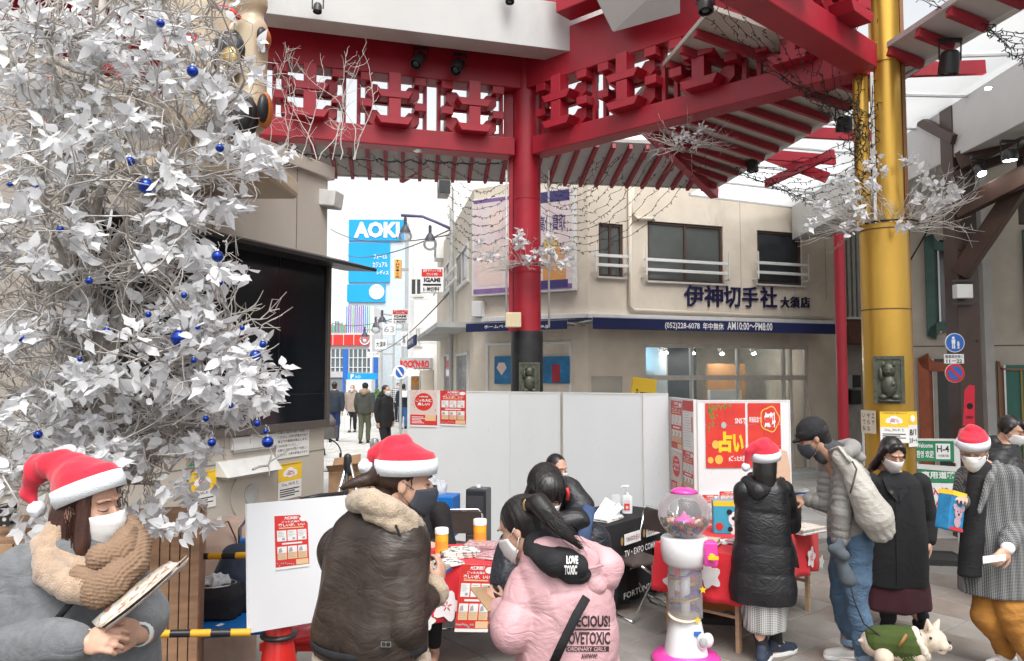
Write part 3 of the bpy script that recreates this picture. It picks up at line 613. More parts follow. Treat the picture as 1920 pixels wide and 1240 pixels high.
zc=W(1645, 757, 7).z; relief(gp, Matrix.Rotation(-.42, 4, 'Z')@Matrix.Translation((0, -.22, zc)), .26, W(1645, 668, 7).z-zc)
thin=thing('red_post', 'thin red steel post standing to the left of the gold pillar', 'post', (GX(1578, 10.5), 10.5, 0))
MB().lathe([(.072, 0), (.072, W(1578, 440, 10.5).z)], 20).obj('post_shaft', RED, thin, auto=True); MB().lathe([(.12, 0), (.12, .04)], 20).obj('base_plate', RED, thin, auto=True)
# ---- upper white fascia, louvre band above
beam_l(F1, -7.5, .95, 6.05, 6.66, .35, 'white_fascia', WPAINT, -.62, .006); MB(F1).bb((-7.5, -.445, 6.31), (.6, .15, 6.36)).obj('fascia_soffit', nmat('soffit_grey', (.25, .24, .23), .7), gate)
beam_l(F1, -7.5, .9, 6.70, 7.02, .3, 'top_beam', RED, -.5);
MB(F1).bb((-7.5, -.3, 7.02), (2.5, -.2, 9)).obj('backing_wall', WPAINT, gate)
M=MB(F1).bb((-1.15, -.42, 7.03), (.62, -.32, 8)); fr_=M.obj('louvre_frame', nmat('cream_louvre', (.5, .45, .36), .6), gate)
for i in range(11):MB(F1@Matrix.Translation((-.27, -.45, 7.07+i*.075))@Matrix.Rotation(.7, 4, 'X')).box((0, 0, 0), (1.66, .07, .012)).obj('louvre_slat', fr_.data.materials[0], fr_)
for x in(-1.25, .72, 1.1):MB(F1).bb((x-.08, -.5, 7.02), (x+.08, -.3, 8.6)).obj('upper_post', RED, gate)
# inner deep ring beams (upper right)
F4=FR(Vector((1.95, 8.1, 0)), R(-80)); beam_l(F2, .9, LB, 6.4, 6.95, .3, 'upper_beam', RED, -.35)
MB().add([W(1150, 60, 8.6), W(1275, 25, 7.9), W(1275, -60, 7.6), W(1090, -60, 8.6)], [(0, 1, 2, 3)]).add([p+Vector((0, .1, .06))for p in(W(1150, 60, 8.6), W(1275, 25, 7.9), W(1275, -60, 7.6), W(1090, -60, 8.6))], [(3, 2, 1, 0)]).obj('roof_panel', WPAINT, gate)
# ================================================================ eave roof with rafters
P0=Vector((-8, 10.55, 5.0)); P1=Vector((3.24, 12.1, 5.0)); P2=Vector((4.35, 4.6, 5.0))
un=(P1-P0).normalized(); nn=Vector((un.y, -un.x, 0)); ue=(P2-P1).normalized(); ne=Vector((ue.y, -ue.x, 0)); SL=.27
eave=thing('eave_roof', 'pale sloping eave soffit with red rafters beyond the red frame', 'roof', (0, 0, 0))
def inn(P, dn, w):return P+dn*w+Vector((0, 0, SL*w))
wn, we=1.15, 2.0
hip=lambda w:Vector((P1.x, P1.y, 5.0))+(nn+ne)/(1+nn.dot(ne))*w+Vector((0, 0, SL*w))
def slab(q, th=.05):
 return MB().add(q+[p+Vector((0, 0, th))for p in q], [(3, 2, 1, 0), (4, 5, 6, 7), (0, 1, 5, 4), (1, 2, 6, 5), (2, 3, 7, 6), (3, 0, 4, 7)])
slab([P0, P1, hip(wn), inn(P0, nn, wn)]).obj('soffit', SOFF, eave); PM=P1.lerp(P2, .615)
slab([PM, P2, inn(P2, ne, .4), inn(PM, ne, .4)]).obj('soffit', SOFF, eave)
slab([P1, PM, inn(PM, ne, we), hip(we)]).obj('soffit', nmat('soffit_warm', (.50, .47, .42), .7, var=.1, stain=.4), eave)
MB().beam(P0+Vector((0, .04, .06)), P1+Vector((.05, .04, .06)), .05, .16).obj('eave_edge', WMET, eave); MB().beam(P1+Vector((.04, 0, .06)), P2+Vector((.04, 0, .06)), .05, .16).obj('eave_edge', WMET, eave)
L=(P1-P0).length
for i in range(48):
 s_=L-.2-i*.25
 if s_<1:break
 b=P0+un*s_; w=min(wn, (L-s_)*.98+.05); off=Vector((0, 0, -.05))
 if w>.15:MB().beam(b+nn*.06+off, inn(b, nn, w)+off, .05, .08).obj('rafter', REDD, eave)
L2=(P2-P1).length
for i in range(30):
 s_=.25+i*.40
 if s_>L2:break
 b=P1+ue*s_; w=min(we if s_<L2*.61 else .4, s_*.98+.05); off=Vector((0, 0, -.05))
 if w>.15:MB().beam(b+ne*.05+off, inn(b, ne, w)+off, .055, .08).obj('rafter', REDD, eave)
MB().beam(P1+Vector((0.05, 0.05, -.09)), hip(2.2)+Vector((0, 0, -.09)), .13, .16).obj('hip_rafter', RED, eave)
h0=inn(P0+un*4.9, nn, .0);
MB().beam(W(752, 338, 11.6), W(845, 285, 10.9), .07, .09).obj('brace', REDD, eave)
q=[Vector((3.95, 8.2, 4.99)), Vector((4.05, 7.2, 4.99)), Vector((3.3, 7.5, 5.1)), Vector((3.2, 8.2, 5.15))]; slab(q, .03).obj('access_panel', REDD, eave)
# a solid upper roof that closes the view above the frame
UR=nmat('upper_roof', (.30, .29, .28), .8, var=.1)
# ================================================================ skylight strip and arcade gutter beam
sk=thing('skylight', 'bright glazed skylight strip between the eave and the white arcade beam', 'skylight', (0, 0, 0))
SKG=bpy.data.materials.new('milk_sheet'); SKG.use_nodes=True; _t=SKG.node_tree; _a=_t.nodes.new('ShaderNodeBsdfTranslucent'); _b=_t.nodes.new('ShaderNodeBsdfTransparent'); _m=_t.nodes.new('ShaderNodeMixShader'); _a.inputs[0].default_value=(.9, .93, .94, 1); _m.inputs[0].default_value=.5
_t.links.new(_a.outputs[0], _m.inputs[1]); _t.links.new(_b.outputs[0], _m.inputs[2]); _t.links.new(_m.outputs[0], _t.nodes['Material Output'].inputs[0])
ee=lambda t:P1.lerp(P2, t)
gb0=Vector((5.3, 4.0, 5.0)); gb1=Vector((5.55, 14.9, 5.0))
pg=[W(1350, 330, 12.6), W(1600, 366, 14.6)]
M=MB(); n=9
for i in range(n):
 a=P2.lerp(Vector((3.2, 13.6, 5)), i/n)+Vector((.02, 0, .24)); b=P2.lerp(Vector((3.2, 13.6, 5)), (i+1)/n)+Vector((.02, 0, .24)); c=gb0.lerp(gb1, (i+1)/n)+Vector((0, 0, .3)); d=gb0.lerp(gb1, i/n)+Vector((0, 0, .3))
 MB().quad(a, b, c, d).obj('glass_pane', SKG, sk); MB().beam(b, c, .03, .05).obj('glazing_bar', ALU, sk)
 if i in(2, 4, 5):MB().beam(b.lerp(c, -.0)+Vector((0, 0, -.14)), b.lerp(c, .62)+Vector((0, 0, -.14)), .06, .14).obj('red_spreader', RED, sk)
MB().beam(W(1427, 288, 11.2), W(1552, 334, 10.8), .07, .15).obj('red_spreader', RED, sk); MB().beam(W(1436, 345, 11.6), W(1562, 288, 10.3), .06, .12).obj('red_spreader', RED, sk)
gut=thing('arcade_beam', 'long white boxed arcade beam above the steel trusses', 'beam', (0, 0, 0))
MB().beam(gb0+Vector((.16, 0, .02)), gb1+Vector((.16, 0, .02)), .3, .75).obj('box', WPAINT, gut, bevel=.01)
MB().beam(gb0+Vector((.6, 0, -.28)), gb1+Vector((.6, 0, -.28)), .8, .04).obj('lower_panel', SOFF, gut)
ar=thing('arcade_shade_roof', 'high closed roof added above the brown trusses to shade the side arcade', 'roof', (0, 0, 0)); MB().bb((5.75, 2.5, 6.75), (10.5, 17, 6.9)).obj('roof_panel', SOFF, ar); [MB().bb((5.75, 3+i*1.6, 6.6), (10.5, 3.12+i*1.6, 6.748)).obj('purlin', STEELB, ar)for i in range(9)]  # roof slab and purlins added to shade the stucco side
DL=nmat('downlight_on', (1, .95, .85), var=0, bump=0, emit=30)
MB().ball(W(1853, 166, 7.6), (.03, .03, .015), 10, 6).obj('downlight', DL, gut, smooth=True)
# ================================================================ right side: steel posts, braces, rounded-window building
st=thing('arcade_truss', 'brown riveted steel post and braces of the arcade beside the stucco house', 'steel frame', (0, 0, 0))
def bm(a, b, w, h, nm='brace', m=STEELB):MB().beam(a, b, w, h).obj(nm, m, st, bevel=.006)
bm(Vector((GX(1807, 9.3), 9.3, 0)), Vector((GX(1807, 9.3), 9.3, 5.9)), .27, .26, 'post')
bm(W(1800, 515, 9.2), W(1925, 330, 8.6), .13, .2); bm(W(1795, 395, 9.1), W(1930, 325, 8.4), .12, .22, 'tie_beam')
bm(W(1800, 305, 9.1), W(1925, 235, 8.5), .14, .22, 'tie_beam'); bm(W(1812, 262, 9.0), W(1895, 160, 8.6), .1, .13); bm(W(1790, 262, 9.1), W(1726, 228, 9.8), .08, .12)
bm(W(1830, 195, 9.6), W(1880, 250, 9.6), .08, .12); bm(W(1700, 250, 10.5), W(1790, 190, 9.7), .09, .12); bm(W(1915, 120, 9), W(1925, 420, 9), .12, .12, 'far_post')
bm(W(1790, 330, 9.2), W(1930, 280, 8.8), .1, .1, 'tie_beam')
for py in(345, 470, 640):
 for sx in(-.09, .09):MB().ball((GX(1807, 9.3)+sx, 9.16, W(1807, py, 9.3).z), (.015, .01, .015), 6, 4).obj('bolt', STEELB, st)
def lampcan(p, rot, lit, r=.07, L=.16, lab='', par=None):
 t=thing('arcade_spotlight', lab, 'spotlight', p, 0, group=None)
 Q=Matrix.Rotation(rot[1], 4, 'Z')@Matrix.Rotation(rot[0], 4, 'X')
 MB(Q).lathe([(r*.7, 0), (r*.9, -.02), (r, -L*.6), (r, -L), (r*.85, -L), (r*.8, -L*.9)], 16).obj('can', BLACKM, t, auto=True)
 MB(Q).lathe([(r*.8, -L*.93), (r*.3, -L*.98)], 16).obj('lens', DL if lit else DKGL, t, smooth=True)
 for s_ in(-1, 1):MB().tube([Vector((s_*(r+.012), 0, .09)), Vector((s_*(r+.012), 0, -.03))+Q@Vector((0, 0, -L*.25))], .008, 6).obj('yoke', BLACKM, t)
 MB().box((0, 0, .1), (2*r+.03, .04, .03)).obj('mount', BLACKM, t); return t
lampcan(W(1893, 282, 8.3), (0, 0), True, .085, .12, 'lit black downlight under the brown steel beam'); lampcan(W(1833, 312, 8.8), (R(-35), 0), True, .06, .14, 'lit round spotlight on the brown steel post')
lampcan(W(1782, 96, 6.6), (R(10), .2), False, .085, .2, 'dark grey floodlight under the bright skylight, upper right')
lampcan(W(1584, 218, 8.3), (R(20), -.2), False, .09, .17, 'grey floodlight tangled in wires beside the thin gold pipe')
lampcan(W(1411, 300, 10.6), (0, .2), False, .08, .17, 'small grey floodlight left of the crossed red skylight bars')
lampcan(F1@Vector((-1.48, -.3, 5.98)), (R(-42), -.3), False, .075, .24, 'black spotlight on the red beam, left one of the pair by the pillar'); lampcan(F1@Vector((-.98, -.3, 5.96)), (R(-42), -.3), False, .075, .24, 'black spotlight on the red beam, right one of the pair by the pillar')
lampcan(F1@Vector((-.5, -.93, 6.62)), (R(-15), 0), False, .055, .14, 'small black spotlight on the face of the white fascia'); lampcan(W(1322, -2, 6.6), (R(-10), 0), False, .07, .13, 'black spotlight hanging at the very top of the frame above the hip beam')
lampcan(W(596, 8, 8.3), (R(-10), 0), False, .05, .1, 'small black spotlight at the top left end of the white fascia')
for px, py, d, lab in((783, 273, 9.6, 'round glass dome lamp on the lower red beam left of the pillar'), (1487, 52, 7.6, 'round glass dome lamp among the brackets at the right')):
 t=thing('dome_lamp', lab, 'lamp', W(px, py, d)); MB().ball((0, 0, 0), (.1, .1, .09), 16, 10).obj('dome', nmat('mirror_dome', (.8, .8, .8), .08, metal=.8, var=0, bump=0), t, smooth=True); MB().lathe([(.05, .07), (.05, .14)], 12).obj('socket', BLACKM, t, auto=True)
 # stucco house at the right
RH=thing('stucco_house', 'beige stucco house with rounded green window and orange door frame, far right', 'building', (GX(1700, 11.6), 11.6, 0), R(-20))
HR=6.2; dk=nmat('green_frame', (.045, .10, .085), .5, var=.2, stain=.3); orf=nmat('orange_frame', (.30, .07, .025), .5, var=.2);
MB().bb((0, 0, 0), (6, 4, HR)).obj('wall', STUC, RH); MB().bb((-.002, -.006, W(1715, 651, 11.6).z), (6, .0, W(1715, 649, 11.6).z)).obj('wall_seam', nmat('seam', (.12, .1, .08), .9), RH)
def rrect(x0, z0, x1, z1, r, n=5):
 o=[]
 for cx, cz, a0 in((x1-r, z1-r, 0), (x0+r, z1-r, 90), (x0+r, z0+r, 180), (x1-r, z0+r, 270)):
  for i in range(n+1):a=R(a0+90*i/n); o.append((cx+r*math.cos(a), cz+r*math.sin(a)))
 return o
def frame_ring(M, A, B, y0, y1):
 n=len(A); o=[(x, y0, z)for x, z in A]+[(x, y0, z)for x, z in B]+[(x, y1, z)for x, z in A]+[(x, y1, z)for x, z in B]
 fs=[]
 for i in range(n):j=(i+1)%n; fs+=[(i, j, n+j, n+i), (i, 2*n+i, 2*n+j, j), (n+i, n+j, 3*n+j, 3*n+i)]
 M.add(o, fs)
def rwin(px0, py0, px1, py1, m, nm, inner=.06, r=.16, gl=DKGL, mull=2):
 a, b=onface(RH, px0, py1); c, d=onface(RH, px1, py0); M=MB(); frame_ring(M, rrect(a, b, c, d, r), rrect(a+inner, b+inner, c-inner, d-inner, r*.7), -.06, -.001); w=M.obj(nm, m, RH, auto=True)
 M=MB(); M.poly(rrect(a+inner, b+inner, c-inner, d-inner, r*.7), -.02, -.002); M.obj('recess', m, w)
 MB().bb((a+inner+.06, -.03, b+inner+.05), (c-inner-.05, -.021, d-inner-.05)).obj('pane', gl, w)
 M=MB(); x=(a+c)/2
 for q in range(mull):xx=a+inner+.06+(c-a-2*inner-.11)*(q+.0)/mull; M.bb((xx-.012, -.045, b+inner+.05), (xx+.012, -.0305, d-inner-.05))
 M.obj('mullion', ALU, w); return a, b, c, d
rwin(1733, 602, 1812, 473, dk, 'rounded_window', inner=.12, r=.22); rwin(1917, 590, 1990, 460, dk, 'rounded_window', inner=.12, r=.22)
a, b, c, d=rwin(1721, 940, 1830, 697, orf, 'door_frame', inner=.14, r=.2, gl=nmat('door_dark', (.03, .03, .03), .3), mull=1)
MB().bb((a+.22, -.05, d-.42), (c-.1, -.031, d-.1)).obj('transom', nmat('olive_panel', (.18, .14, .08), .6), RH); MB().bb((a+.2, -.055, b), (a+.25, -.031, d-.16)).obj('door_jamb', nmat('dull_jamb', (.3, .28, .24), .6), RH)
a, b, c, d=rwin(1869, 960, 1990, 695, nmat('green_trim', (.22, .1, .05), .5), 'door_frame', inner=.03, r=.14, gl=nmat('green_door', (.02, .12, .09), .5, var=.1), mull=1); x=onface(RH, 1917, 800)[0]; MB().bb((x-.012, -.05, b), (x+.012, -.031, d-.05)).obj('yellow_strip', nmat('old_yellow', (.3, .2, .04), .6), RH)
MB().bb((onface(RH, 1840, 700)[0], -.3, 0), (onface(RH, 1856, 700)[0], -.01, HR)).obj('corner_pilaster', nmat('grey_pilaster', (.36, .35, .33), .8, var=.1, stain=.3), RH)
p=[W(1700, 500, 11.4), W(1735, 440, 11.3), W(1790, 300, 11), W(1812, 200, 10)]; tag(MB().tube(p, .012, 6).obj('loose_cable', RUB, smooth=True), 'black cable slung across the stucco wall by the green window', 'cable')
t=thing('access_box', 'small white box strapped to the brown steel post', 'box', W(1805, 547, 9.1)); MB().box((0, 0, 0), (.2, .1, .17)).obj('casing', WMET, t, bevel=.012); M=MB().box((.02, 0, .13), (.3, .03, .02)).obj('strap', BLACKM, t); M=MB().box((.02, 0, -.15), (.3, .03, .02)).obj('strap', BLACKM, t)
# house between the shop and the stucco house
mh=thing('narrow_house', 'narrow house with corrugated upper wall behind the thin red post', 'building', (GX(1580, 15.9), 15.9, 0), R(12))
CG=nmat('corrugated', (.36, .36, .33), .6, var=.1, stain=.4); RUSTB=nmat('rust_band', (.13, .05, .03), .7, var=.3)
MB().bb((0, .3, 0), (3.2, 4, 6.2)).obj('wall', nmat('old_wall', (.42, .39, .35), .8, var=.12, stain=.5), mh)
z0=W(1600, 600, 15.9).z
for i in range(28):MB().bb((i*.115, .24, z0), (i*.115+.07, .3, 6.15)).obj('corrugation', CG, mh)
MB().bb((0, -.2, W(1600, 645, 15.9).z), (3.2, .295, z0)).obj('canopy', RUSTB, mh); MB().bb((-.02, -.24, z0), (3.2, .23, z0+.05)).obj('canopy_top', WMET, mh)
for px, py, w, h in((1588, 716, .2, .3), (1603, 745, .25, .3), (1604, 715, .2, .26)):
 a, b=onface(mh, px, py, .2); t=MB().box((0, 0, 0), (w, .14, h)); o=t.obj('meter_box', [BLACKM, GREYW][px==1588], mh, bevel=.01); o.location=(a, .22, b)
MB().bb((.85, .22, 0), (1.75, .295, 2.2)).obj('door', nmat('door_grey', (.3, .29, .27), .6), mh)
# ================================================================ alley
def bld(nm, lab, px0, px1, d, ztop, m, depth=6, rz=0, x0=None):
 t=thing(nm, lab, 'building', (GX(px0, d), d, 0), rz); w=GX(px1, d)-GX(px0, d); MB().bb((0, 0, 0), (w, depth, ztop)).obj('wall', m, t); return t, w
 # sign tower: blue advertising slabs
t, w=bld('office_block', 'white block behind the blue clothing-store sign at the end of the alley', 560, 1000, 84, W(0, 440, 84).z*0+15, WHITEW, 10)
az, aw=bld('sign_tower', 'tall cyan advertising tower with white AOKI letters', 652, 758, 70, W(700, 412, 70).z, nmat('cyan_tower', (.55, .62, .66), .5, bump=0), 3)
zz=lambda py, d=70:W(700, py, d).z
for a, b, c, d in((652, 413, 756, 452), (652, 456, 730, 530), (650, 534, 722, 567)):
 x0=GX(a, 70)-az.location.x; x1=GX(c, 70)-az.location.x; MB().bb((x0, -.2, zz(d)), (x1, -.01, zz(b))).obj('sign_board', CYAN, az)
M=MB(); X=lambda px:GX(px, 70)-az.location.x
put_text(M, 'AOKI', X(662), zz(447), X(748), zz(417), -.25, .05); M.obj('lettering', LETW, az)
M=MB(); put_text(M, 'フォーマル', X(700), zz(487), X(725), zz(478), -.25, .02); put_text(M, 'カジュアル', X(698), zz(502), X(726), zz(492), -.25, .02); put_text(M, 'レディス', X(706), zz(516), X(728), zz(508), -.25, .02); M.obj('small_lettering', LETW, az)
M=MB(); disc_xz(M, X(706), zz(548), .7, -.26, -.22); M.obj('round_logo', LETW, az)
# slatted block under it
sb, w=bld('slatted_block', 'white block with coloured vertical slats under the blue tower', 609, 700, 62, W(700, 575, 62).z, WHITEW, 4)
cols=[nmat('slat_'+n, c, .5, var=0, bump=0)for n, c in(('blue', (.05, .3, .6)), ('purple', (.2, .12, .45)), ('green', (.15, .5, .2)), ('orange', (.7, .3, .05)), ('pink', (.6, .2, .4)))]
X=lambda px:GX(px, 62)-sb.location.x
for i in range(26):
 px=612+i*2.7 if i<14 else 649+(i-14)*3.9; top=606+random.uniform(-4, 6)if i<14 else 572+random.uniform(0, 3)
 MB().bb((X(px), -.15, zz(624, 62)), (X(px+1.3), -.01, zz(top, 62))).obj('slat', random.choice(cols[:3]if i>13 else cols), sb)
 # red band shop
rs, w=bld('red_band_shop', 'glass-fronted shop with a red band and heart emblem across the alley end', 600, 697, 56, zz(627, 56), WHITEW, 4)
X=lambda px:GX(px, 56)-rs.location.x; Z=lambda py:zz(py, 56)
MB().bb((X(600), -.3, Z(648)), (X(693), -.01, Z(628))).obj('red_band', REDP, rs)
for px in(625, 645, 664):MB().bb((X(px), -.31, Z(648)), (X(px)+.05, -.301, Z(628))).obj('band_joint', PINKP, rs)
M=MB(); n=20
for i in range(n):
 a0, a1=2*math.pi*i/n, 2*math.pi*(i+1)/n; M.quad(*[(X(685)+rr*math.cos(a), -.32, Z(638)+rr*math.sin(a))for rr, a in((.36, a0), (.36, a1), (.29, a1), (.29, a0))])
M.poly([(X(685), Z(644)), (X(681.5), Z(638)), (X(683.5), Z(635.5)), (X(685), Z(637.5)), (X(686.5), Z(635.5)), (X(688.5), Z(638))], -.32, -.31); M.obj('heart_emblem', LETW, rs)
MB().bb((X(602), -.1, Z(697)), (X(694), -.01, Z(655))).obj('window_band', nmat('far_glass', (.12, .16, .18), .2, bump=0), rs)
for i in range(10):px=612+i*8.4; MB().bb((X(px), -.16, Z(700)), (X(px)+.08, -.101, Z(655))).obj('mullion', WMET, rs)
for py in(672, 690):MB().bb((X(602), -.17, Z(py)), (X(694), -.12, Z(py)+.06)).obj('shelf_line', WMET, rs)
MB().bb((X(602), -.2, Z(708)), (X(648), -.01, Z(697))).obj('lower_fascia', WPAINT, rs); MB().bb((X(604), -.1, .0), (X(650), -.01, Z(708))).obj('dark_entrance', nmat('entrance', (.2, .22, .24), .4), rs)
# blue parking sign frame
ps=thing('parking_sign', 'bright blue parking entrance frame with P letter at the alley end', 'sign', (GX(643, 50), 50, 0)); X=lambda px:GX(px, 50)-ps.location.x; Z=lambda py:zz(py, 50)
MB().bb((X(643), 0, Z(712)), (X(652), .3, Z(655))).obj('left_post', BLUP, ps); MB().bb((X(652), 0, Z(712)), (X(708), .3, Z(700))).obj('sign_board', CYAN, ps); MB().bb((X(700), .01, Z(700)), (X(708), .3, Z(660))).obj('right_post', BLUP, ps); MB().bb((X(643), .02, 0), (X(646), .3, Z(712))).obj('leg', BLUP, ps); MB().bb((X(704), .02, 0), (X(708), .3, Z(712))).obj('leg', BLUP, ps)
M=MB(); put_text(M, 'P', X(658), Z(710), X(664), Z(702), -.01, .04); put_text(M, '入口', X(666), Z(709.5), X(676), Z(704), -.01, .02); M.obj('lettering', LETW, ps)
# buildings on the alley's right side beyond the stamp shop
def sidebld(nm, lab, y0, y1, zt, m, xo=0):
# facade follows the alley line
 ax=lambda y:-.776-.187/.982*(y-14.7)+xo
 t=thing(nm, lab, 'building', (ax(y1), y1, 0), R(-79.2)); L_=(y1-y0)/.982; MB().bb((0, 0, 0), (L_, 8, zt)).obj('wall', m, t); return t, L_
ws={}
BR=nmat('white_brick', (.80, .79, .77), .8, var=.08, vs=3, bump=.6, bs=25)
for nm, lab, y0, y1, zt, m, xo in(('white_apartment', 'white painted brick apartment house beyond the stamp shop', 26, 27.5, 8.5, BR, .9), ('far_white_house', 'tall white house in the middle of the alley row', 28.2, 35, 12, WHITEW, .9), ('farther_white_house', 'pale house near the far end of the alley row', 36, 50, 11, WHITEW, 1.2)):
 t, L_=sidebld(nm, lab, y0, y1, zt, m, xo); ws[nm]=t
 for r in range(int((zt-3.4)/2.7)):
  for k in range(max(1, int(L_/2.0))):
   x=.6+k*2.0; z=3.7+r*2.7
   if x+1.0<L_:window(t, [x, z, x+.95, z+1.3], 2, fm=WMET, gm=PG, depth=-.02)
 MB().bb((0, -.4, 2.9), (L_, .0, 3.05)).obj('ledge', GREYW, t)
 # end-face of the apartment house towards us
t=ws['white_apartment']; L_=4.5/.982
wh=thing('white_brick_house', 'white brick house front over the red rock shop sign', 'building', (GX(755, 25), 25, 0), R(-6)); X=lambda px:GX(px, 25)-wh.location.x; Z=lambda py:zz(py, 25)
MB().bb((X(776), 0, 0), (X(835), 6, 9.2)).obj('wall', BR, wh); MB().bb((X(757), .6, 0), (X(776), 6, 8.0)).obj('wall', WHITEW, wh)
window(wh, [X(776)+.05, Z(648), X(790), Z(614)], 2, fm=WMET, gm=DKGL, depth=-.02); window(wh, [X(769), Z(555), X(792), Z(522)], 2, fm=WMET, gm=DKGL, depth=-.02)
for zc_ in np.arange(3.0, 9, .24):MB().bb((X(776), -.012, float(zc_)), (X(835), -.001, float(zc_)+.215)).obj('brick_course', BR, wh)
MB().bb((X(757), -.5, Z(690)), (X(814), -.05, Z(672))).obj('sign_backing', GREYW, wh)
M=MB(); put_text(M, "ROCK'N·RO", X(758), Z(690), X(812), Z(676), -.52, .05); M.obj('lettering', LETR, wh)
for i in range(14):px=756+i*4.1; MB().add([(X(px), -.5, Z(693)), (X(px+4), -.5, Z(693)), (X(px+3.6)-.1, -1.3, Z(705)), (X(px-.4)-.1, -1.3, Z(705))], [(0, 1, 2, 3)]).obj('awning_stripe', [LETW, PINKP][i%2], wh)
MB().bb((X(772), -.04, 0), (X(812), -.002, Z(706))).obj('shop_window', nmat('warm_window', (.42, .25, .1), .4, var=.4, vs=3, bump=0), wh)
M=MB()
for i in range(8):M.bb((X(775+i*4.5), -.06, Z(720-(i%2)*6)), (X(777.5+i*4.5), -.041, Z(714-(i%2)*6)))
M.obj('goods', ORG, wh)
MB().bb((X(800), -1.0, 1.0), (X(815), -.4, Z(700))).obj('cream_box', BEIGE, wh)
# small round oval projecting thing + street lamps + poles
def pole(nm, lab, px, d, ztop, r=.06, m=GREYW):
 t=thing(nm, lab, 'pole', (GX(px, d), d, 0)); MB().lathe([(r, 0), (r, ztop)], 12).obj('shaft', m, t, auto=True); return t
def lantern(par, x, z, s=1.0):
 M=MB().lathe([(.02, .45), (.05, .42), (.05, .2), (.11, .12), (.17, 0), (.17, -.04)], 14, c=(0, 0, 0)); M.v=[Vector((v.x*s+x, v.y*s, v.z*s+z))for v in M.v]; M.obj('lamp_cap', nmat('lamp_grey', (.05, .05, .07), .5), par, auto=True)
 MB().ball((x, 0, z-.16*s), (.22*s, .22*s, .2*s), 12, 8).obj('lamp_globe', glass_mat('globe', (.7, .7, .74), .1, .05), par, smooth=True)
sl=pole('street_lamp', 'street lamp with two hanging lanterns beside the stamp shop', 846, 17.5, W(846, 395, 17.5).z, .05); sl['category']='street lamp'
X=lambda px:GX(px, 17.5)-sl.location.x; Z=lambda py:zz(py, 17.5)
MB().tube([(X(846), 0, Z(430)), (X(820), 0, Z(418)), (X(790), 0, Z(406)), (X(750), 0, Z(404))], .035, 8).obj('arm', nmat('lamp_arm', (.1, .1, .2), .5), sl, smooth=True)
lantern(sl, X(758), Z(434), .75); lantern(sl, X(805), Z(449), .75)
for q, (px, d, py)in enumerate(((778, 28, 520), (755, 40, 590), (738, 46, 600), (716, 48, 618))):
 o=pole('alley_pole', ['slim grey utility pole beside the white brick house', 'thin pole behind the second shop sign', 'thin pole halfway down the alley', 'thin pole near the end of the alley'][q], px, d, W(px, py, d).z, .06)
 if q>0:MB().tube([(0, 0, W(px, py+4, d).z), (-1.2, 0, W(px, py-2, d).z)], .05, 6).obj('arm', GREYW, o); lantern(o, -1.1, W(px, py+12, d).z, 1.3)
def shopsign(px0, py0, px1, py1, d, lab):
 t=thing('projecting_sign', lab, 'sign', (GX(px0, d), d, 0)); w=GX(px1, d)-GX(px0, d); b, h=zz(py1, d), zz(py0, d)
 MB().bb((0, -.08, b), (w, .08, h)).obj('case', LETW, t, bevel=.02); H=h-b
 MB().bb((.03, -.084, b+H*.64), (w-.03, -.0815, h-.03)).obj('red_field', REDP, t); M=MB().bb((.06, -.084, b+H*.28), (w-.06, -.0815, b+H*.36)); put_text(M, 'IGAMI', .08, b+H*.42, w-.08, b+H*.6, -.085, .05); put_text(M, '伊神切手社', .06, b+H*.04, w-.06, b+H*.24, -.085, .03); M.obj('lettering', LETB, t)
 M=MB(); put_text(M, '金券 チケット 外貨', .06, b+H*.83, w-.06, b+H*.95, -.087, .01); put_text(M, 'ブランド 時計', .14, b+H*.68, w-.14, b+H*.79, -.087, .01); M.obj('white_lettering', LETW, t)
 MB().bb((w, -.03, b+H*.5), (w+.25, .03, b+H*.62)).obj('bracket', GREYW, t); return t
shopsign(788, 503, 832, 550, 17.3, 'white IGAMI shop sign on the lamp pole, the nearer and larger one'); shopsign(735, 580, 766, 608, 27, 'white IGAMI shop sign farther down the alley, the smaller one')
MB()
def vsign(px0, py0, px1, py1, d, s, m, lm, lab, sign='shop_sign'):
 t=thing(sign, lab, 'sign', (GX(px0, d), d, zz(py1, d))); w=GX(px1, d)-GX(px0, d); h=zz(py0, d)-zz(py1, d); MB().bb((0, -.1, 0), (w, .1, h)).obj('case', m, t)
 M=MB(); n=len(s)
 if h>w*1.3:
  for i, ch in enumerate(s):put_text(M, ch, w*.22, h*(1-(i+.92)/n), w*.78, h*(1-(i+.12)/n), -.105, .02)
 else:put_text(M, s, w*.08, h*.2, w*.92, h*.8, -.105, .02)
 M.obj('lettering', lm, t); MB().bb((w, -.03, h*.4), (w+.7, .03, h*.4+.1)).obj('bracket', GREYW, t); return t
vsign(739, 488, 751, 522, 26, 'THS・小出', flat('orange_sign', (.85, .42, .1)), LETB, 'narrow orange vertical sign with THS letters')
vsign(704, 637, 726, 655, 36, '大須寺', LETW, LETB, 'white plate with black characters hanging in the alley'); vsign(718, 608, 742, 628, 34, '63', LETW, GREYP, 'blank-looking white square sign in the alley')
vsign(690, 660, 712, 670, 40, '仁王門', LETW, GREYP, 'small low white plate sign deep in the alley')
vsign(752, 622, 764, 650, 30, '本', LETW, GREYP, 'white box sign on the house wall in the alley')
t=thing('no_parking_sign', 'round blue and red no-parking disc on a post in the alley', 'road sign', (GX(752, 21), 21, 0)); MB().lathe([(.035, 0), (.035, zz(690, 21))], 10).obj('post', GREYW, t, auto=True)
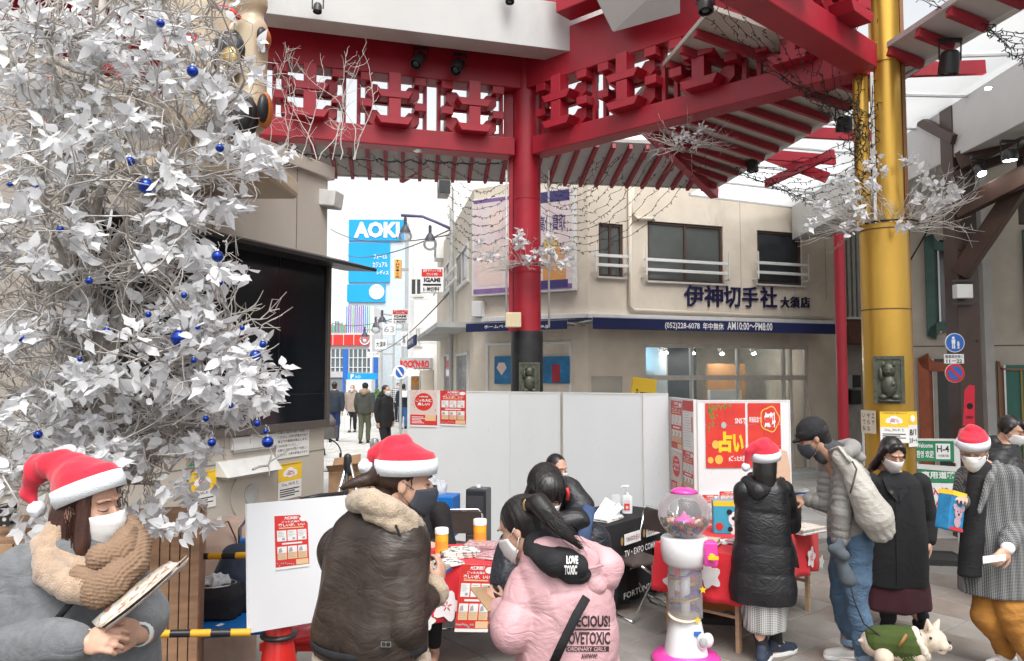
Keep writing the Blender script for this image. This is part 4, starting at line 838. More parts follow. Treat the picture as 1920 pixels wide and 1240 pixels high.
disc_xz(MB(), -.02, zz(698, 21), .2, -.06, -.04).obj('white_disc', LETW, t); disc_xz(MB(), -.02, zz(698, 21), .15, -.065, -.0605, rx=.12).obj('blue_disc', BLUP, t); MB().poly([(-.11, zz(698, 21)+.09), (-.07, zz(698, 21)+.12), (.07, zz(698, 21)-.09), (.03, zz(698, 21)-.12)], -.07, -.066).obj('white_bar', LETW, t)
# potted plant, green signal pole
t=thing('green_pole', 'turquoise lamp pole at the end of the alley', 'pole', (GX(609, 45), 45, 0)); MB().lathe([(.08, 0), (.05, zz(675, 45))], 10).obj('shaft', nmat('turq', (.03, .4, .3), .5), t, auto=True); MB().ball((0, 0, zz(672, 45)), .22, 10, 6).obj('ball_top', nmat('turq2', (.1, .5, .4), .4), t, smooth=True)
t=thing('street_plant', 'small yellow-green bush at the foot of the alley houses', 'plant', (GX(716, 32), 32, 0)); M=MB(); LF=nmat('leaf_green', (.12, .22, .03), .6, var=.3)
for i in range(90):p=Vector((random.gauss(0, .2), random.gauss(0, .2), 1.0+random.gauss(0, .18))); M.add([p, p+Vector((random.uniform(-.1, .1), random.uniform(-.1, .1), .15)), p+Vector((.09, .05, .08))], [(0, 1, 2)])
M.obj('foliage', LF, t); MB().lathe([(.2, 0), (.25, .5), (.08, .5), (.06, .9)], 10).obj('pot', GREYW, t, auto=True)
# overhead alley wires
for q, (a, b, s_)in enumerate((((652, 480, 40), (846, 430, 17.5), .3), ((620, 430, 40), (846, 440, 17.5), .4), ((608, 600, 50), (760, 590, 27), .4), ((690, 660, 48), (846, 545, 17.5), .5))):
 A_, B_=W(*a), W(*b); pts=[A_.lerp(B_, i/12)-Vector((0, 0, s_*4*(i/12)*(1-i/12)))for i in range(13)]
 tag(MB().tube(pts, .018, 5).obj('overhead_wire', nmat('wire_grey', (.12, .12, .12), .6), smooth=True), ['sagging wire over the alley, the upper long one', 'sagging wire crossing above the AOKI tower', 'short low wire deep in the alley', 'sagging wire towards the shop lamp pole, the lowest long one'][q], 'wire')
 # balconies and air-conditioning on the alley wall
for q, (px, py, d)in enumerate(((832, 350, 21), (826, 470, 21), (800, 715, 18.5))):
 t=thing('aircon_unit', ['dark wall unit high on the alley wall under the eave', 'white wall unit beside the alley windows', 'cream unit low by the striped awning'][q], 'air conditioner', W(px, py, d), R(-79)); MB().box((0, 0, 0), (.7, .3, .55)).obj('casing', [BLACKM, WMET, BEIGE][q], t, bevel=.02); disc_xz(MB(), 0, 0, .2, -.17, -.151).obj('fan_grille', GREYW, t)
 # ================================================================ people
SKIN=nmat('skin', (.56, .33, .235), .5, var=.08, vs=30, bump=.12, bs=220, sss=.15); SKIND=nmat('skin_tan', (.42, .23, .15), .5, var=.08, vs=30, bump=.1, bs=200, sss=.1)
HAIRB=nmat('hair_black', (.011, .009, .009), .38, var=.4, vs=40, bump=.5, bs=160, spec=.6, streak=(3, 3, .3)); HAIRR=nmat('hair_brown', (.05, .018, .012), .42, var=.4, vs=40, bump=.5, bs=150, streak=(3, 3, .3))
MASKW=nmat('mask_white', (.75, .74, .73), .8, var=.04, vs=20, bump=.3, bs=140); MASKD=nmat('mask_dark', (.045, .05, .065), .8, var=.1, bump=.2)
FELTR=nmat('felt_red', (.60, .02, .045), .95, var=.12, vs=14, bump=.6, bs=220, sheen=.25); FELTW=nmat('felt_white', (.72, .76, .80), .95, var=.06, vs=12, bump=.7, bs=200, bdist=.004)
IRIS=nmat('iris', (.03, .015, .01), .1, var=0, bump=0); EYEW=nmat('eye_white', (.7, .68, .65), .2, var=0, bump=0)
CBLK=nmat('black_cloth', (.012, .012, .014), .85, var=.25, vs=9, bump=.35, bs=120, wr=(7, .014)); CNAVY=nmat('navy_cloth', (.02, .03, .055), .8, var=.2, vs=9, bump=.3, bs=100)
PBLK=nmat('black_puffer', (.010, .010, .012), .45, var=.3, vs=9, bump=.35, bs=35, wr=(9, .014))
def Rx(a):return Matrix.Rotation(R(a), 4, 'X')
def Ry(a):return Matrix.Rotation(R(a), 4, 'Y')
def Rz(a):return Matrix.Rotation(R(a), 4, 'Z')
def basis(o, y, z):  # y = finger direction, z = back of the hand
 y=Vector(y).normalized(); z=Vector(z); x=y.cross(z).normalized(); z=x.cross(y)
 return Matrix(((x.x, y.x, z.x, o.x), (x.y, y.y, z.y, o.y), (x.z, y.z, z.z, o.z), (0, 0, 0, 1)))
def quilt(segs, amp=.012, pitch=.09, fold=.006, freq=9, zt=False):
 def f(co, no):
  best=None; L=None
  for a, b, l0 in segs:
   a=np.array(a); b=np.array(b); d=b-a; dl=np.linalg.norm(d); t=np.clip(((co-a)@d)/dl**2, -.15, 1.15); dist=np.linalg.norm(co-(a+t[:, None]*d), axis=1); s=l0+t*dl
   if best is None:best=dist; L=s
   else:m=dist<best; L=np.where(m, s, L); best=np.minimum(best, dist)
  q=np.abs(np.sin(np.pi*L/pitch+.35*wob(co, 6, 2)))**.55
  w=wob(co, freq*2.5, 4, 6); w2=wob(co, freq, 0, 6, (1, 1, .4))
  return co+no*(amp*(q-.75)+fold*.7*w*(1.1-q)+fold*.5*w2)[:, None]
 return f
class Fig:
 def __init__(s, lab, d0, px, group=None, name='person', cat='person', z=0):
  s.d=d0; s.b=Vector((GX(px, d0), d0, z)); s.t=thing(name, lab, cat, s.b, 0, group); s.T=Matrix.Translation(-s.b); s.B=MB(s.T)
 def p(s, px, py, dd=0):return W(px, py, s.d+dd)
 def head(s, c, yaw, pitch=0, roll=0, sc=1.0, face=True):
  s.H=Matrix.Translation(c)@Rz(yaw)@Rx(pitch)@Ry(roll)@Matrix.Scale(sc, 4); B=s.B; B.M=s.T@s.H
  B.ball((0, .012, .032), (.074, .092, .086), 20, 14); B.ball((0, -.018, -.02), (.066, .072, .085), 18, 12); B.ball((0, -.035, -.082), (.04, .046, .032), 14, 8); B.ball((0, -.055, -.045), (.048, .04, .04), 12, 8)
  B.cap((0, -.088, .012), (0, -.104, -.022), .008, .0125, 10)
  for q in(-1, 1):
   B.ball((q*.073, .014, -.008), (.009, .018, .031), 10, 8); B.ball((q*.034, -.066, -.018), (.022, .022, .018), 10, 6); B.cap((q*.014, -.083, .04), (q*.045, -.07, .04), .009, .007, 8)
  B.cap((0, .02, -.05), (0, .045, -.15), .052, .056, 14); B.M=s.T
  s.headf=face
  return s
 def eyes(s, openn=.5, brow=HAIRB):
  M=s.T@s.H
  for q in(-1, 1):
   if openn>.4:
    MB(M).ball((q*.032, -.073, .013), (.0155, .012, .0085), 12, 8).obj('eye', EYEW, s.t, smooth=True); MB(M).ball((q*.032+s.look*.004 if hasattr(s, 'look')else q*.032, -.0815, .013), (.0062, .005, .0062), 10, 6).obj('iris', IRIS, s.t, smooth=True)
   MB(M).tube([(q*.015, -.083, .0135), (q*.026, -.0875, .0175 if openn>.4 else .0085), (q*.038, -.083, .018 if openn>.4 else .008), (q*.05, -.071, .0135)], [.001, .0021, .0023, .001], 6).obj('eyelash', IRIS, s.t, smooth=True)
   MB(M).tube([(q*.014, -.0905, .038), (q*.03, -.0895, .041), (q*.053, -.074, .032)], [.0025, .0032, .0012], 6, flat=.6).obj('eyebrow', brow, s.t, smooth=True)
  return s
 def mask(s, mat=MASKW, drop=0):
  M=MB(s.T@s.H); nu, nv=15, 10; vs=[]
  for j in range(nv):
   v=j/(nv-1)
   for i in range(nu):
    u=-1+2*i/(nu-1); a=u*1.3
    top=.008-.02*abs(u)**1.2; bot=-.118+.045*abs(u)**1.5; z=top+(bot-top)*v-drop
    bul=math.sin(math.pi*min(1, v*.85+.12))**.6
    x=.076*math.sin(a)*(1-.12*v); y=-.015-(.084+.030*bul*(1-abs(u)**1.8))*math.cos(a)+.018*v*v+.0025*math.sin(v*19)*(1-abs(u))
    vs.append((x, y, z))
  fs=[(j*nu+i, j*nu+i+1, (j+1)*nu+i+1, (j+1)*nu+i)for j in range(nv-1)for i in range(nu-1)]
  M.add(vs, fs); o=M.obj('face_mask', mat, s.t, smooth=True); m=o.modifiers.new('s', 'SOLIDIFY'); m.thickness=.0025; m.offset=0
  for q in(-1, 1):
   for z0, z1 in((-.012, .012), (-.072, -.028)):MB(s.T@s.H).tube([(q*.068, -.03, z0-drop), (q*.076, -.005, (z0+z1)/2), (q*.08, .018, z1)], .0016, 5).obj('ear_loop', mat, s.t, smooth=True)
  return s
 def hair(s, fn=None, mat=HAIRB, vox=.008, bulk=1.0, base=True, nstr=26, amp=.0009, smooth=4, seed=0):
  M=MB(s.T@s.H)
  if base:M.ball((0, .03, .037), (.083*bulk, .099*bulk, .092*bulk), 20, 14)
  if fn:fn(M)
  Mi=np.array((s.T@s.H).inverted())
  def f(co, no):
   h=co@Mi[:3, :3].T+Mi[:3, 3]; a=np.arctan2(h[:, 0], h[:, 1]); w=wob(h, 12, 3, 6)
   k=np.sin(a*nstr+2*w)+.6*np.sin(a*nstr*1.7+3*wob(h, 9, 8, 6))
   return co+no*(amp*k+.003*w)[:, None]
  robj(M, 'hair', mat, s.t, vox, smooth, f)
  # loose strands following the surface
  return s
 def strands(s, pts_list, r=.0009, mat=HAIRB, nm='hair_strands'):
  M=MB(s.T@s.H)
  for pts in pts_list:M.tube(pts, [r]*(len(pts)-1)+[r*.3], 4, cap=False)
  tag(M.obj(nm, mat, s.t, smooth=True), kind='stuff'); return s
 def hand(s, M4, side=1, curl=(25, 30, 30, 35), thumb=20, sc=1.0, spread=4):
  B=s.B; B.M=s.T@M4@Matrix.Scale(sc, 4)
  B.cap((0, -.03, 0), (0, .01, 0), .024, .026, 12); B.ball((0, .045, 0), (.041, .052, .017), 14, 8); B.ball((side*.022, .03, -.006), (.022, .034, .017), 10, 6)
  for i, (x, L)in enumerate(((.03, .070), (.0105, .079), (-.0095, .074), (-.028, .060))):
   p=Vector((side*x, .082-abs(i-1)*.004, 0)); ang=0; sp=side*R((1.2-i)*spread); B.cap(p+Vector((0, -.03, 0)), p, .0105, .0098, 8)
   for k, fr in enumerate((.45, .3, .25)):
    ang+=R(curl[i])*(.8 if k==0 else 1.0); dv=Vector((math.sin(sp)*math.cos(ang), math.cos(sp)*math.cos(ang), -math.sin(ang))); q=p+dv*L*fr; r0=.0096-k*.0011; B.cap(p, q, r0, r0-.0009, 8); p=q
  p=Vector((side*.03, .012, -.006)); th=R(thumb)
  for k, (L, r0)in enumerate(((.034, .0125), (.03, .011), (.024, .0098))):
   dv=Vector((side*math.cos(th+k*.45), math.sin(th+k*.45)+.25, -.35-.15*k)).normalized(); q=p+dv*L; B.cap(p, q, r0, r0-.0012, 8); p=q
  B.M=s.T; return s
 def limb(s, pts, rs, B=None):
  B=B or s.B
  for i in range(len(pts)-1):B.cap(pts[i], pts[i+1], rs[i], rs[i+1])
  return s
 def foot(s, ank, yaw, B=None, sc=1.0):
  B=B or s.B; d=Vector((math.sin(R(yaw)), -math.cos(R(yaw)), 0)); f=Vector((ank.x, ank.y, .035*sc)); B.cap(ank, f-d*.03, .036, .036); B.cap(f-d*.05, f+d*.12*sc, .035, .034); return s
 def shoe(s, ank, yaw, mat, sole=LETW, sc=1.0):
  d=Vector((math.sin(R(yaw)), -math.cos(R(yaw)), 0)); n=Vector((-d.y, d.x, 0)); f=Vector((ank.x, ank.y, 0)); M=MB(s.T)
  M.cap(f-d*.055+Vector((0, 0, .05)), f+d*.02+Vector((0, 0, .052)), .04*sc, .043*sc); M.cap(f+d*.02+Vector((0, 0, .05)), f+d*.15*sc+Vector((0, 0, .036)), .045*sc, .033*sc); M.cap(f-d*.04+Vector((0, 0, .05)), f-d*.03+Vector((0, 0, .1)), .042*sc, .038*sc); M.cap(f+n*.015+d*.1*sc+Vector((0, 0, .03)), f-n*.015+d*.11*sc+Vector((0, 0, .03)), .032, .032)
  sh=robj(M, 'shoe', mat, s.t, .009, 3)
  M=MB(s.T@Matrix.Translation(f)@Rz(yaw)); M.loft([(0, -.045*sc, z, .046*sc+e, .135*sc+e)for z, e in((.0, -.002), (.012, .004), (.03, .003))], 20, e=2.4); M.obj('sole', sole, sh, smooth=True, auto=True)
  M=MB(s.T@Matrix.Translation(f)@Rz(yaw))
  for k in range(4):M.tube([(-.022, -.03-k*.022, .094-k*.010), (0, -.034-k*.022, .1-k*.011), (.022, -.03-k*.022, .094-k*.010)], .003, 5)
  M.obj('laces', sole, sh)
 def core(s, neck, chest, hip, w=.9):  # hidden torso carrying the limbs
  s.B.cap(neck, chest, .06, .10*w); s.B.cap(chest, hip, .10*w, .10*w); return s
 def finish(s, vox=.006, mat=SKIN, smooth=3):
  robj(s.B, 'body', mat, s.t, vox, smooth, factor=.45); return s
 def cloth(s, nm, mat, build, vox=.012, smooth=5, fn=None, parent=None):
  M=MB(s.T); build(M); return robj(M, nm, mat, parent or s.t, vox, smooth, fn)
 def loc(s, v):return s.T@Vector(v)
def hat(f, band_tilt=0, droop=((-.10, .02, .12), (-.15, .03, .02)), peak=(0, .02, .2), pom=None, bz=.055, sc=1.0, zs=.72, bt2=0):
 peak=(peak[0], peak[1], peak[2]*zs); droop=[(d[0], d[1], d[2]*zs)for d in droop]
 # santa hat in the head frame
 Q=f.T@f.H@Matrix.Translation((0, .012, bz))@Rx(band_tilt)@Ry(bt2)@Matrix.Scale(sc, 4)
 H_=MB(Q); H_.loft([(0, 0, -.026, .088, .108), (0, 0, -.027, .094, .114), (0, 0, .0, .099, .118), (0, 0, .028, .096, .115), (0, 0, .03, .086, .104)], 40, cap=False);
 o=H_.obj('hat_band', FELTW, f.t, smooth=True); m=o.modifiers.new('s', 'SOLIDIFY'); m.thickness=.006
 M=MB(Q); M.loft([(0, 0, .0, .088, .107), (0, 0, .03, .091, .111), (0, .0, .028+.03*zs, .084, .1), (peak[0]*.4, peak[1]*.4, .03+.055*zs, .068, .082), (peak[0]*.7, peak[1]*.7, .03+.075*zs, .048, .058)], 24)
 pts=[Vector((peak[0]*.6, peak[1]*.6, .03+.045*zs)), Vector((peak[0], peak[1], peak[2]*.66))]+[Vector((d[0], d[1], d[2]*.72-(.03 if d[2]<.03 else 0)))for d in droop]; rr=[.056]+[.046*(1-i/(len(pts)))+.008 for i in range(1, len(pts))]
 for i in range(len(pts)-1):M.cap(pts[i], pts[i+1], rr[i], rr[i+1])
 Mi=np.array(Q.inverted())
 def fo(co, no):
  h=co@Mi[:3, :3].T+Mi[:3, 3]; k=np.clip((h[:, 2]-.03)/.06, 0, 1); w=wob(h, 22, 2, 6, (1, 1, .5)); w2=wob(h, 45, 9, 6)
  return co+no*(k*(.009*(1-1.9*np.abs(w))+.003*w2))[:, None]
 robj(M, 'hat_cone', FELTR, f.t, .006, 5, fo)
 e=pts[-1]; d=(pts[-1]-pts[-2]).normalized(); P=MB(Q); P.ball(e+d*.03, .028, 20, 14)
 me=robj(P, 'pompom', FELTW, f.t, .006, 2, lambda co, no:co+no*(.003*wob(co, 160, 1, 8))[:, None])
 # ---- 1: woman in grey coat, left foreground
f=Fig('woman in a santa hat and thick brown scarf reading a leaflet beside the white tree', 2.5, 150)
f.head(f.p(170, 952), 76, 6, -4); f.look=1
p=f.p
sR, eR, wR=p(52, 1075, -.06), p(12, 1218, -.14), p(158, 1205, -.30); sL, eL, wL=p(228, 1070, .06), p(272, 1162, .02), p(262, 1190, -.13)
hR=basis(wR, (.92, -.25, .18), (.1, -.8, .6)); hL=basis(wL, (-.25, -.55, .35), (.75, -.5, .25))
f.core(p(168, 1010), p(150, 1110), p(150, 1330)).limb([sR, eR, wR], [.05, .04, .026]).limb([sL, eL, wL], [.05, .04, .026])
f.hand(hR, -1, (38, 42, 46, 50), 40, .95).hand(hL, -1, (45, 50, 52, 55), 30, .92)
f.limb([p(130, 1330), p(130, 1700, -.05), Vector((GX(130, 2.5), 2.5, .09))], [.08, .055, .036]).limb([p(190, 1330), p(190, 1700, -.05), Vector((GX(190, 2.5), 2.5, .09))], [.08, .055, .036]); f.foot(Vector((GX(130, 2.5), 2.5, .09)), 40); f.foot(Vector((GX(190, 2.5), 2.5, .09)), 40)
f.finish(.0038, smooth=2).eyes(.3).mask()
GREYC=nmat('grey_wool', (.14, .148, .156), .95, var=.2, vs=30, bump=.9, bs=200, sheen=.15, wr=(5, .02))
def b(M):
 c=[(p(146, 1330), .25, .19), (p(146, 1240), .225, .17), (p(144, 1150), .205, .15), (p(142, 1075), .2, .13), (p(146, 1035), .165, .105), (p(152, 1005), .09, .08)]
 M.loft([(v.x, v.y, v.z, rx, ry, R(30))for v, rx, ry in c], 28, e=2.2)
 f.limb([sR, eR, eR.lerp(wR, .93)], [.088, .072, .053], M); f.limb([sL, eL, eL.lerp(wL, .85)], [.08, .068, .052], M); M.cap(eR, p(40, 1225, -.12), .074, .07)
f.cloth('coat', GREYC, b, .009, 4, folds(.02, 6.5, (1, 1, .6)))
# coat seam, strap
MB(f.T).tube([p(150, 1110, -.2), p(125, 1140, -.2), p(95, 1175, -.19)], .011, 6, flat=.35, up=(0, -1, 0)).obj('bag_strap', CBLK, f.t, smooth=True)
for wr, er in((wR, eR), (wL, eL)):MB(f.T).tube([er.lerp(wr, .92), er.lerp(wr, 1.02)], [.040, .036], 16).obj('cuff', PAPER, f.t, smooth=True)
f.hair(lambda M:(M.loft([(-.012, .035, -.27, .045, .05), (-.02, .04, -.2, .08, .075), (-.01, .045, -.1, .088, .085), (0, .04, 0, .082, .085)], 18), M.cap((-.062, -.03, .06), (-.074, -.045, -.10), .022, .03), M.cap((-.074, -.045, -.10), (-.055, -.035, -.2), .03, .028), M.cap((.06, -.03, .06), (.076, -.03, -.03), .017, .014), M.cap((.076, -.03, -.03), (.075, -.01, -.12), .014, .012)), HAIRR, .0065)
f.strands([[(-.085+.02*random.random(), -.03+.06*random.random(), .02), (-.1+.03*random.random(), -.03+.05*random.random(), -.1), (-.09+.05*random.random(), -.03+.06*random.random(), -.2-.07*random.random())]for _ in range(60)], .0009, HAIRR)
hat(f, -27, peak=(-.0, .06, .17), droop=((-.01, .13, .19), (-.02, .18, .15), (-.02, .205, .09), (-.02, .20, .05)), bz=.058, sc=1.03, bt2=0, zs=.95)
SCF=nmat('scarf_fur', (.40, .28, .19), .95, var=.22, vs=30, bump=1, bs=180, bdist=.006, sheen=.4); SCK=nmat('scarf_knit', (.24, .155, .10), .95, var=.12, vs=20, bump=.4, bs=160)
nk=p(168, 1030)
def ringpts(c, rx, ry, dz, tilt, n=28, a0=0, a1=360):return[c+Rz(28).to_3x3()@Vector((rx*math.cos(R(a0+(a1-a0)*i/n)), ry*math.sin(R(a0+(a1-a0)*i/n)), dz+tilt*math.sin(R(a0+(a1-a0)*i/n))))for i in range(n+1)]
def b(M):
 P_=ringpts(nk, .105, .10, -.01, .05, a0=95, a1=305)
 for i in range(len(P_)-1):u=i/len(P_); r=.036+.030*math.sin(math.pi*u); M.cap(P_[i], P_[i+1], r, r)
 Q_=[p(122, 990, -.02), p(90, 1025, -.06), p(95, 1070, -.13), p(135, 1100, -.18), p(170, 1105, -.2)]
 for i in range(4):M.cap(Q_[i], Q_[i+1], .052, .050)
f.cloth('fur_scarf', SCF, b, .008, 5, lambda co, no:co+no*(.004*wob(co, 70, 0, 8)+.004*wob(co, 22, 8, 6))[:, None])
def b(M):
 Q_=[p(150, 1080, -.19), p(185, 1108, -.21), p(215, 1092, -.2), p(245, 1060, -.14), p(258, 1020, -.05), p(240, 985, .05)]
 for i in range(5):M.cap(Q_[i], Q_[i+1], [.03, .05, .052, .048, .044][i], [.05, .052, .048, .044, .036][i])
 Q_=[p(190, 1045, -.17), p(225, 1035, -.15), p(240, 1005, -.06)]
 for i in range(2):M.cap(Q_[i], Q_[i+1], .04, .035)
def knit(co, no):
 u=co@np.array([.8, 0, .6]); v=co@np.array([-.6, .3, .8])
 return co+no*(.0038*np.sin(u*420)*np.sin(v*420+np.sin(u*210)*.8)+.006*wob(co, 18, 2, 6))[:, None]
f.cloth('knit_scarf', SCK, b, .0038, 4, knit)
# leaflet: folded sheet with depth
lf=thing('leaflet', 'open folded newsprint leaflet held by the woman in grey coat', 'leaflet', W(262, 1115, 2.22))
pa, pb=[W(196, 1172, 2.15), W(270, 1120, 2.1), W(350, 1042, 2.12)], [W(172, 1166, 2.25), W(255, 1090, 2.32), W(318, 1052, 2.34)]
def sheet3(par, A, B, nm, mat, th=.0012, off=Vector((0, 0, 0)), nn=10, bow=.0):
 M=MB(Matrix.Translation(-par.location)); vs=[]
 def cv(P, t):q=(1-t)**2*P[0]+2*t*(1-t)*P[1]+t*t*P[2]if len(P)==3 else P[0].lerp(P[1], t); return q
 for i in range(nn+1):
  for j in range(5):t=i/nn; u=j/4; v=cv(A, t).lerp(cv(B, t), u)+off+Vector((0, 0, bow*math.sin(math.pi*u))); vs.append(v)
 M.add(vs, [(i*5+j, i*5+j+1, (i+1)*5+j+1, (i+1)*5+j)for i in range(nn)for j in range(4)]); o=M.obj(nm, mat, par, smooth=True); m=o.modifiers.new('s', 'SOLIDIFY'); m.thickness=th; m.offset=0; return o
def printed(name, cols, scale=(9, 14, 9), rough=.6):  # flat print with rows of small marks
 m=nmat(name, cols[0], rough, var=0, bump=.1, bs=10); t=m.node_tree; N=t.nodes; L=t.links; tc=N.new('ShaderNodeTexCoord'); mp=N.new('ShaderNodeMapping'); mp.inputs['Scale'].default_value=scale
 L.new(tc.outputs['Object'], mp.inputs[0]); v=N.new('ShaderNodeTexVoronoi'); v.distance='CHEBYCHEV'; v.inputs['Scale'].default_value=3; L.new(mp.outputs[0], v.inputs[0])
 r=N.new('ShaderNodeValToRGB'); r.color_ramp.interpolation='CONSTANT'; e=r.color_ramp.elements; e[0].color=(*cols[0], 1); e[1].position=.5; e[1].color=(*cols[1], 1)
 for i, c in enumerate(cols[2:]):q=e.new(.7+i*.12); q.color=(*c, 1)
 sp=N.new('ShaderNodeSeparateColor'); L.new(v.outputs['Color'], sp.inputs[0]); L.new(sp.outputs[0], r.inputs[0]); L.new(r.outputs[0], N['Principled BSDF'].inputs['Base Color']); return m
NEWS=printed('newsprint', [(.62, .58, .52), (.66, .62, .57), (.4, .2, .12), (.5, .42, .3)], (22, 22, 22)); NEWS2=printed('leaflet_back', [(.6, .56, .52), (.64, .6, .56), (.45, .35, .28)], (18, 18, 18))
sheet3(lf, pa, pb, 'front_page', NEWS, .0012, bow=-.012); sheet3(lf, [q+Vector((.006, .0, -.006))for q in pa], [q+Vector((.012, .02, -.022))for q in pb], 'back_page', NEWS2, bow=-.02)
# ---- 2: woman in brown shearling jacket
f=Fig('woman seen from behind in a dark brown shearling jacket and santa hat, holding a booklet', 2.9, 700); p=f.p
f.head(p(762, 905), 98, 10, 0)
sR, eR, wR=p(755, 1030, -.05), p(764, 1168, -.12), p(822, 1098, .07)
sL, eL, wL=p(648, 1035, .12), p(680, 1150, .34), p(790, 1110, .34)
f.core(p(735, 985), p(705, 1070), p(700, 1300)).limb([sR, eR, wR], [.05, .04, .027]).limb([sL, eL, wL], [.05, .04, .027])
f.hand(basis(wR, (.12, .35, .85), (.9, -.35, -.05)), -1, (40, 45, 45, 48), 50, .95); f.hand(basis(wL, (.8, .1, .4), (.2, -.5, -.8)), 1, (30, 30, 30, 30), 30, .9)
for px in(670, 740):a=Vector((GX(px, 2.9), 2.95, .09)); f.limb([p(px, 1300), p(px, 1500), a], [.09, .06, .037]); f.foot(a, 130)
f.finish(.0052).eyes(.0).mask(MASKD)
LEA=nmat('brown_leather', (.042, .03, .024), .42, var=.5, vs=6, bump=.5, bs=60, spec=.4, wr=(4, .022)); FLE=nmat('fleece', (.42, .33, .24), .98, var=.14, vs=30, bump=1, bs=150, bdist=.006, sheen=.3)
def b(M):
 c=[(p(696, 1225), .212, .18), (p(694, 1180), .22, .185), (p(698, 1100), .205, .17), (p(702, 1030), .195, .145), (p(706, 990), .165, .12), (p(715, 965), .12, .09)]
 M.loft([(v.x, v.y, v.z, rx, ry, R(-22))for v, rx, ry in c], 30, e=2.3)
 f.limb([sR, eR, eR.lerp(wR, .6)], [.088, .076, .058], M); f.limb([sL, eL, eL.lerp(wL, .8)], [.085, .065, .05], M)
f.cloth('jacket', LEA, b, .009, 4, folds(.026, 6, (1.2, 1.2, .4), 3))
v=p(697, 1226); M=MB(f.T)
def b(M):
 v=p(696, 1232);
 for i in range(40):a0, a1=R(9*i), R(9*i+9); q=[v+Rz(-22).to_3x3()@Vector((.206*math.cos(a), .172*math.sin(a), 0))for a in(a0, a1)]; M.cap(q[0], q[1], .026, .026)
flf=lambda co, no:co+no*(.0035*wob(co, 85, 0, 8)+.003*wob(co, 30, 8, 6))[:, None]
f.cloth('fleece_hem', FLE, b, .008, 3, flf)
def b(M):
 P_=[p(792, 990, .02), p(770, 975, -.07), p(735, 955, -.12), p(695, 940, -.1), p(668, 940, -.02), p(680, 935, .1), p(730, 940, .14)]
 for i in range(len(P_)-1):M.cap(P_[i], P_[i+1], [.02, .034, .042, .048, .044, .04][i], [.034, .042, .048, .044, .04, .03][i])
 P_=[p(690, 965, -.1), p(740, 985, -.14), p(780, 1003, -.07)]
 for i in range(2):M.cap(P_[i], P_[i+1], .026, .024)
f.cloth('fleece_collar', FLE, b, .008, 5, flf)
f.cloth('fleece_cuff', FLE, lambda M:M.tube([eR.lerp(wR, .72), eR.lerp(wR, .78), eR.lerp(wR, .95), eR.lerp(wR, .99)], [.055, .064, .060, .045], 20), .008, 3, flf)
MB(f.T).tube([p(790, 990, .0), p(786, 1030, .02), p(778, 1075, .0), p(786, 1120, .05)], .008, 6).obj('fleece_edge', FLE, f.t, smooth=True)
for P_ in([p(742, 985, -.165), p(756, 1020, -.125), p(758, 1040, -.1)], [p(758, 1040, -.1), p(728, 1065, -.13), p(706, 1110, -.17), p(704, 1150, -.18)]):MB(f.T).tube(P_, .0045, 6).obj('seam_welt', CBLK, f.t, smooth=True)
def waist(z_px, r0, nm, mat, k=.245, k2=.2, r1=.01):
 v=p(697, z_px); P_=[v+Rz(-22).to_3x3()@Vector((k*math.cos(R(q)), k2*math.sin(R(q)), 0))for q in range(180, 366, 12)]; return MB(f.T).tube(P_, r0, 8, flat=.4, up=(0, -1, 0)).obj(nm, mat, f.t, smooth=True)
waist(1199, .014, 'belt', CBLK, .232, .195)
MB(f.T@Matrix.Translation(p(724, 1208, -.215))@Matrix.Scale(.6, 4)).bb((-.03, -.006, -.016), (-.024, .006, .016)).bb((.024, -.006, -.016), (.03, .006, .016)).bb((-.024, -.006, .012), (.024, .006, .016)).bb((-.024, -.006, -.016), (.024, .006, -.012)).bb((-.002, -.007, -.012), (.002, .003, .012)).obj('buckle', CHROME, f.t)
f.hair(lambda M:(M.cap((0, .10, .02), (.0, .125, .0), .045, .032), M.cap((0, .12, 0), (-.01, .19, -.03), .030, .02), M.cap((-.01, .19, -.03), (-.01, .235, -.055), .02, .008), M.cap((0, .06, -.05), (0, .07, -.11), .05, .045)), nmat('hair_dk_brown', (.035, .018, .012), .42, var=.4, vs=40, bump=.5, bs=150), .0065)
f.strands([[(.082*random.choice((-1, 1)), -.02+.02*random.random(), .05), (.083*random.choice((-1, 1)), -.02, .0), (.08, -.01+.03*random.random(), -.05-.05*random.random())]for _ in range(14)])
MB(f.T@f.H).tube([Vector((.078, .018, -.045))+Vector((0, .009*math.cos(a), .012*math.sin(a)))for a in np.linspace(0, 6, 12)], .0025, 6).obj('earring', nmat('gold_metal', (.7, .45, .12), .2, metal=1, var=0, bump=0), f.t, smooth=True)
f.cloth('collar_knit', CBLK, lambda M:M.cap(p(748, 950, .02), p(742, 985, .04), .068, .085), .009, 4, folds(.006, 18))
hat(f, -10, peak=(0, .045, .15), droop=((.005, .07, .13), (.01, .115, .09), (.01, .13, .05)), bz=.06, sc=1.03)
bk=thing('booklet', 'open booklet with blue cover edge in the hands of the woman in shearling jacket', 'booklet', W(815, 1062, 3.1))
A_=[W(770, 1078, 3.05), W(790, 1052, 3.0), W(806, 1040, 3.2)]; B_=[W(790, 1098, 3.15), W(830, 1075, 3.05), W(846, 1064, 3.3)]
sheet3(bk, A_, B_, 'page', NEWS2, .006); sheet3(bk, A_, B_, 'cover', BLUP, .003, Vector((.006, .0, -.008))); sheet3(bk, [q+Vector((-.0, 0, -.01))for q in A_], [A_[0]+Vector((.05, -.02, -.07)), A_[1]+Vector((.03, -.02, -.07)), A_[2]+Vector((.01, .0, -.05))], 'curled_page', PAPER, .003)
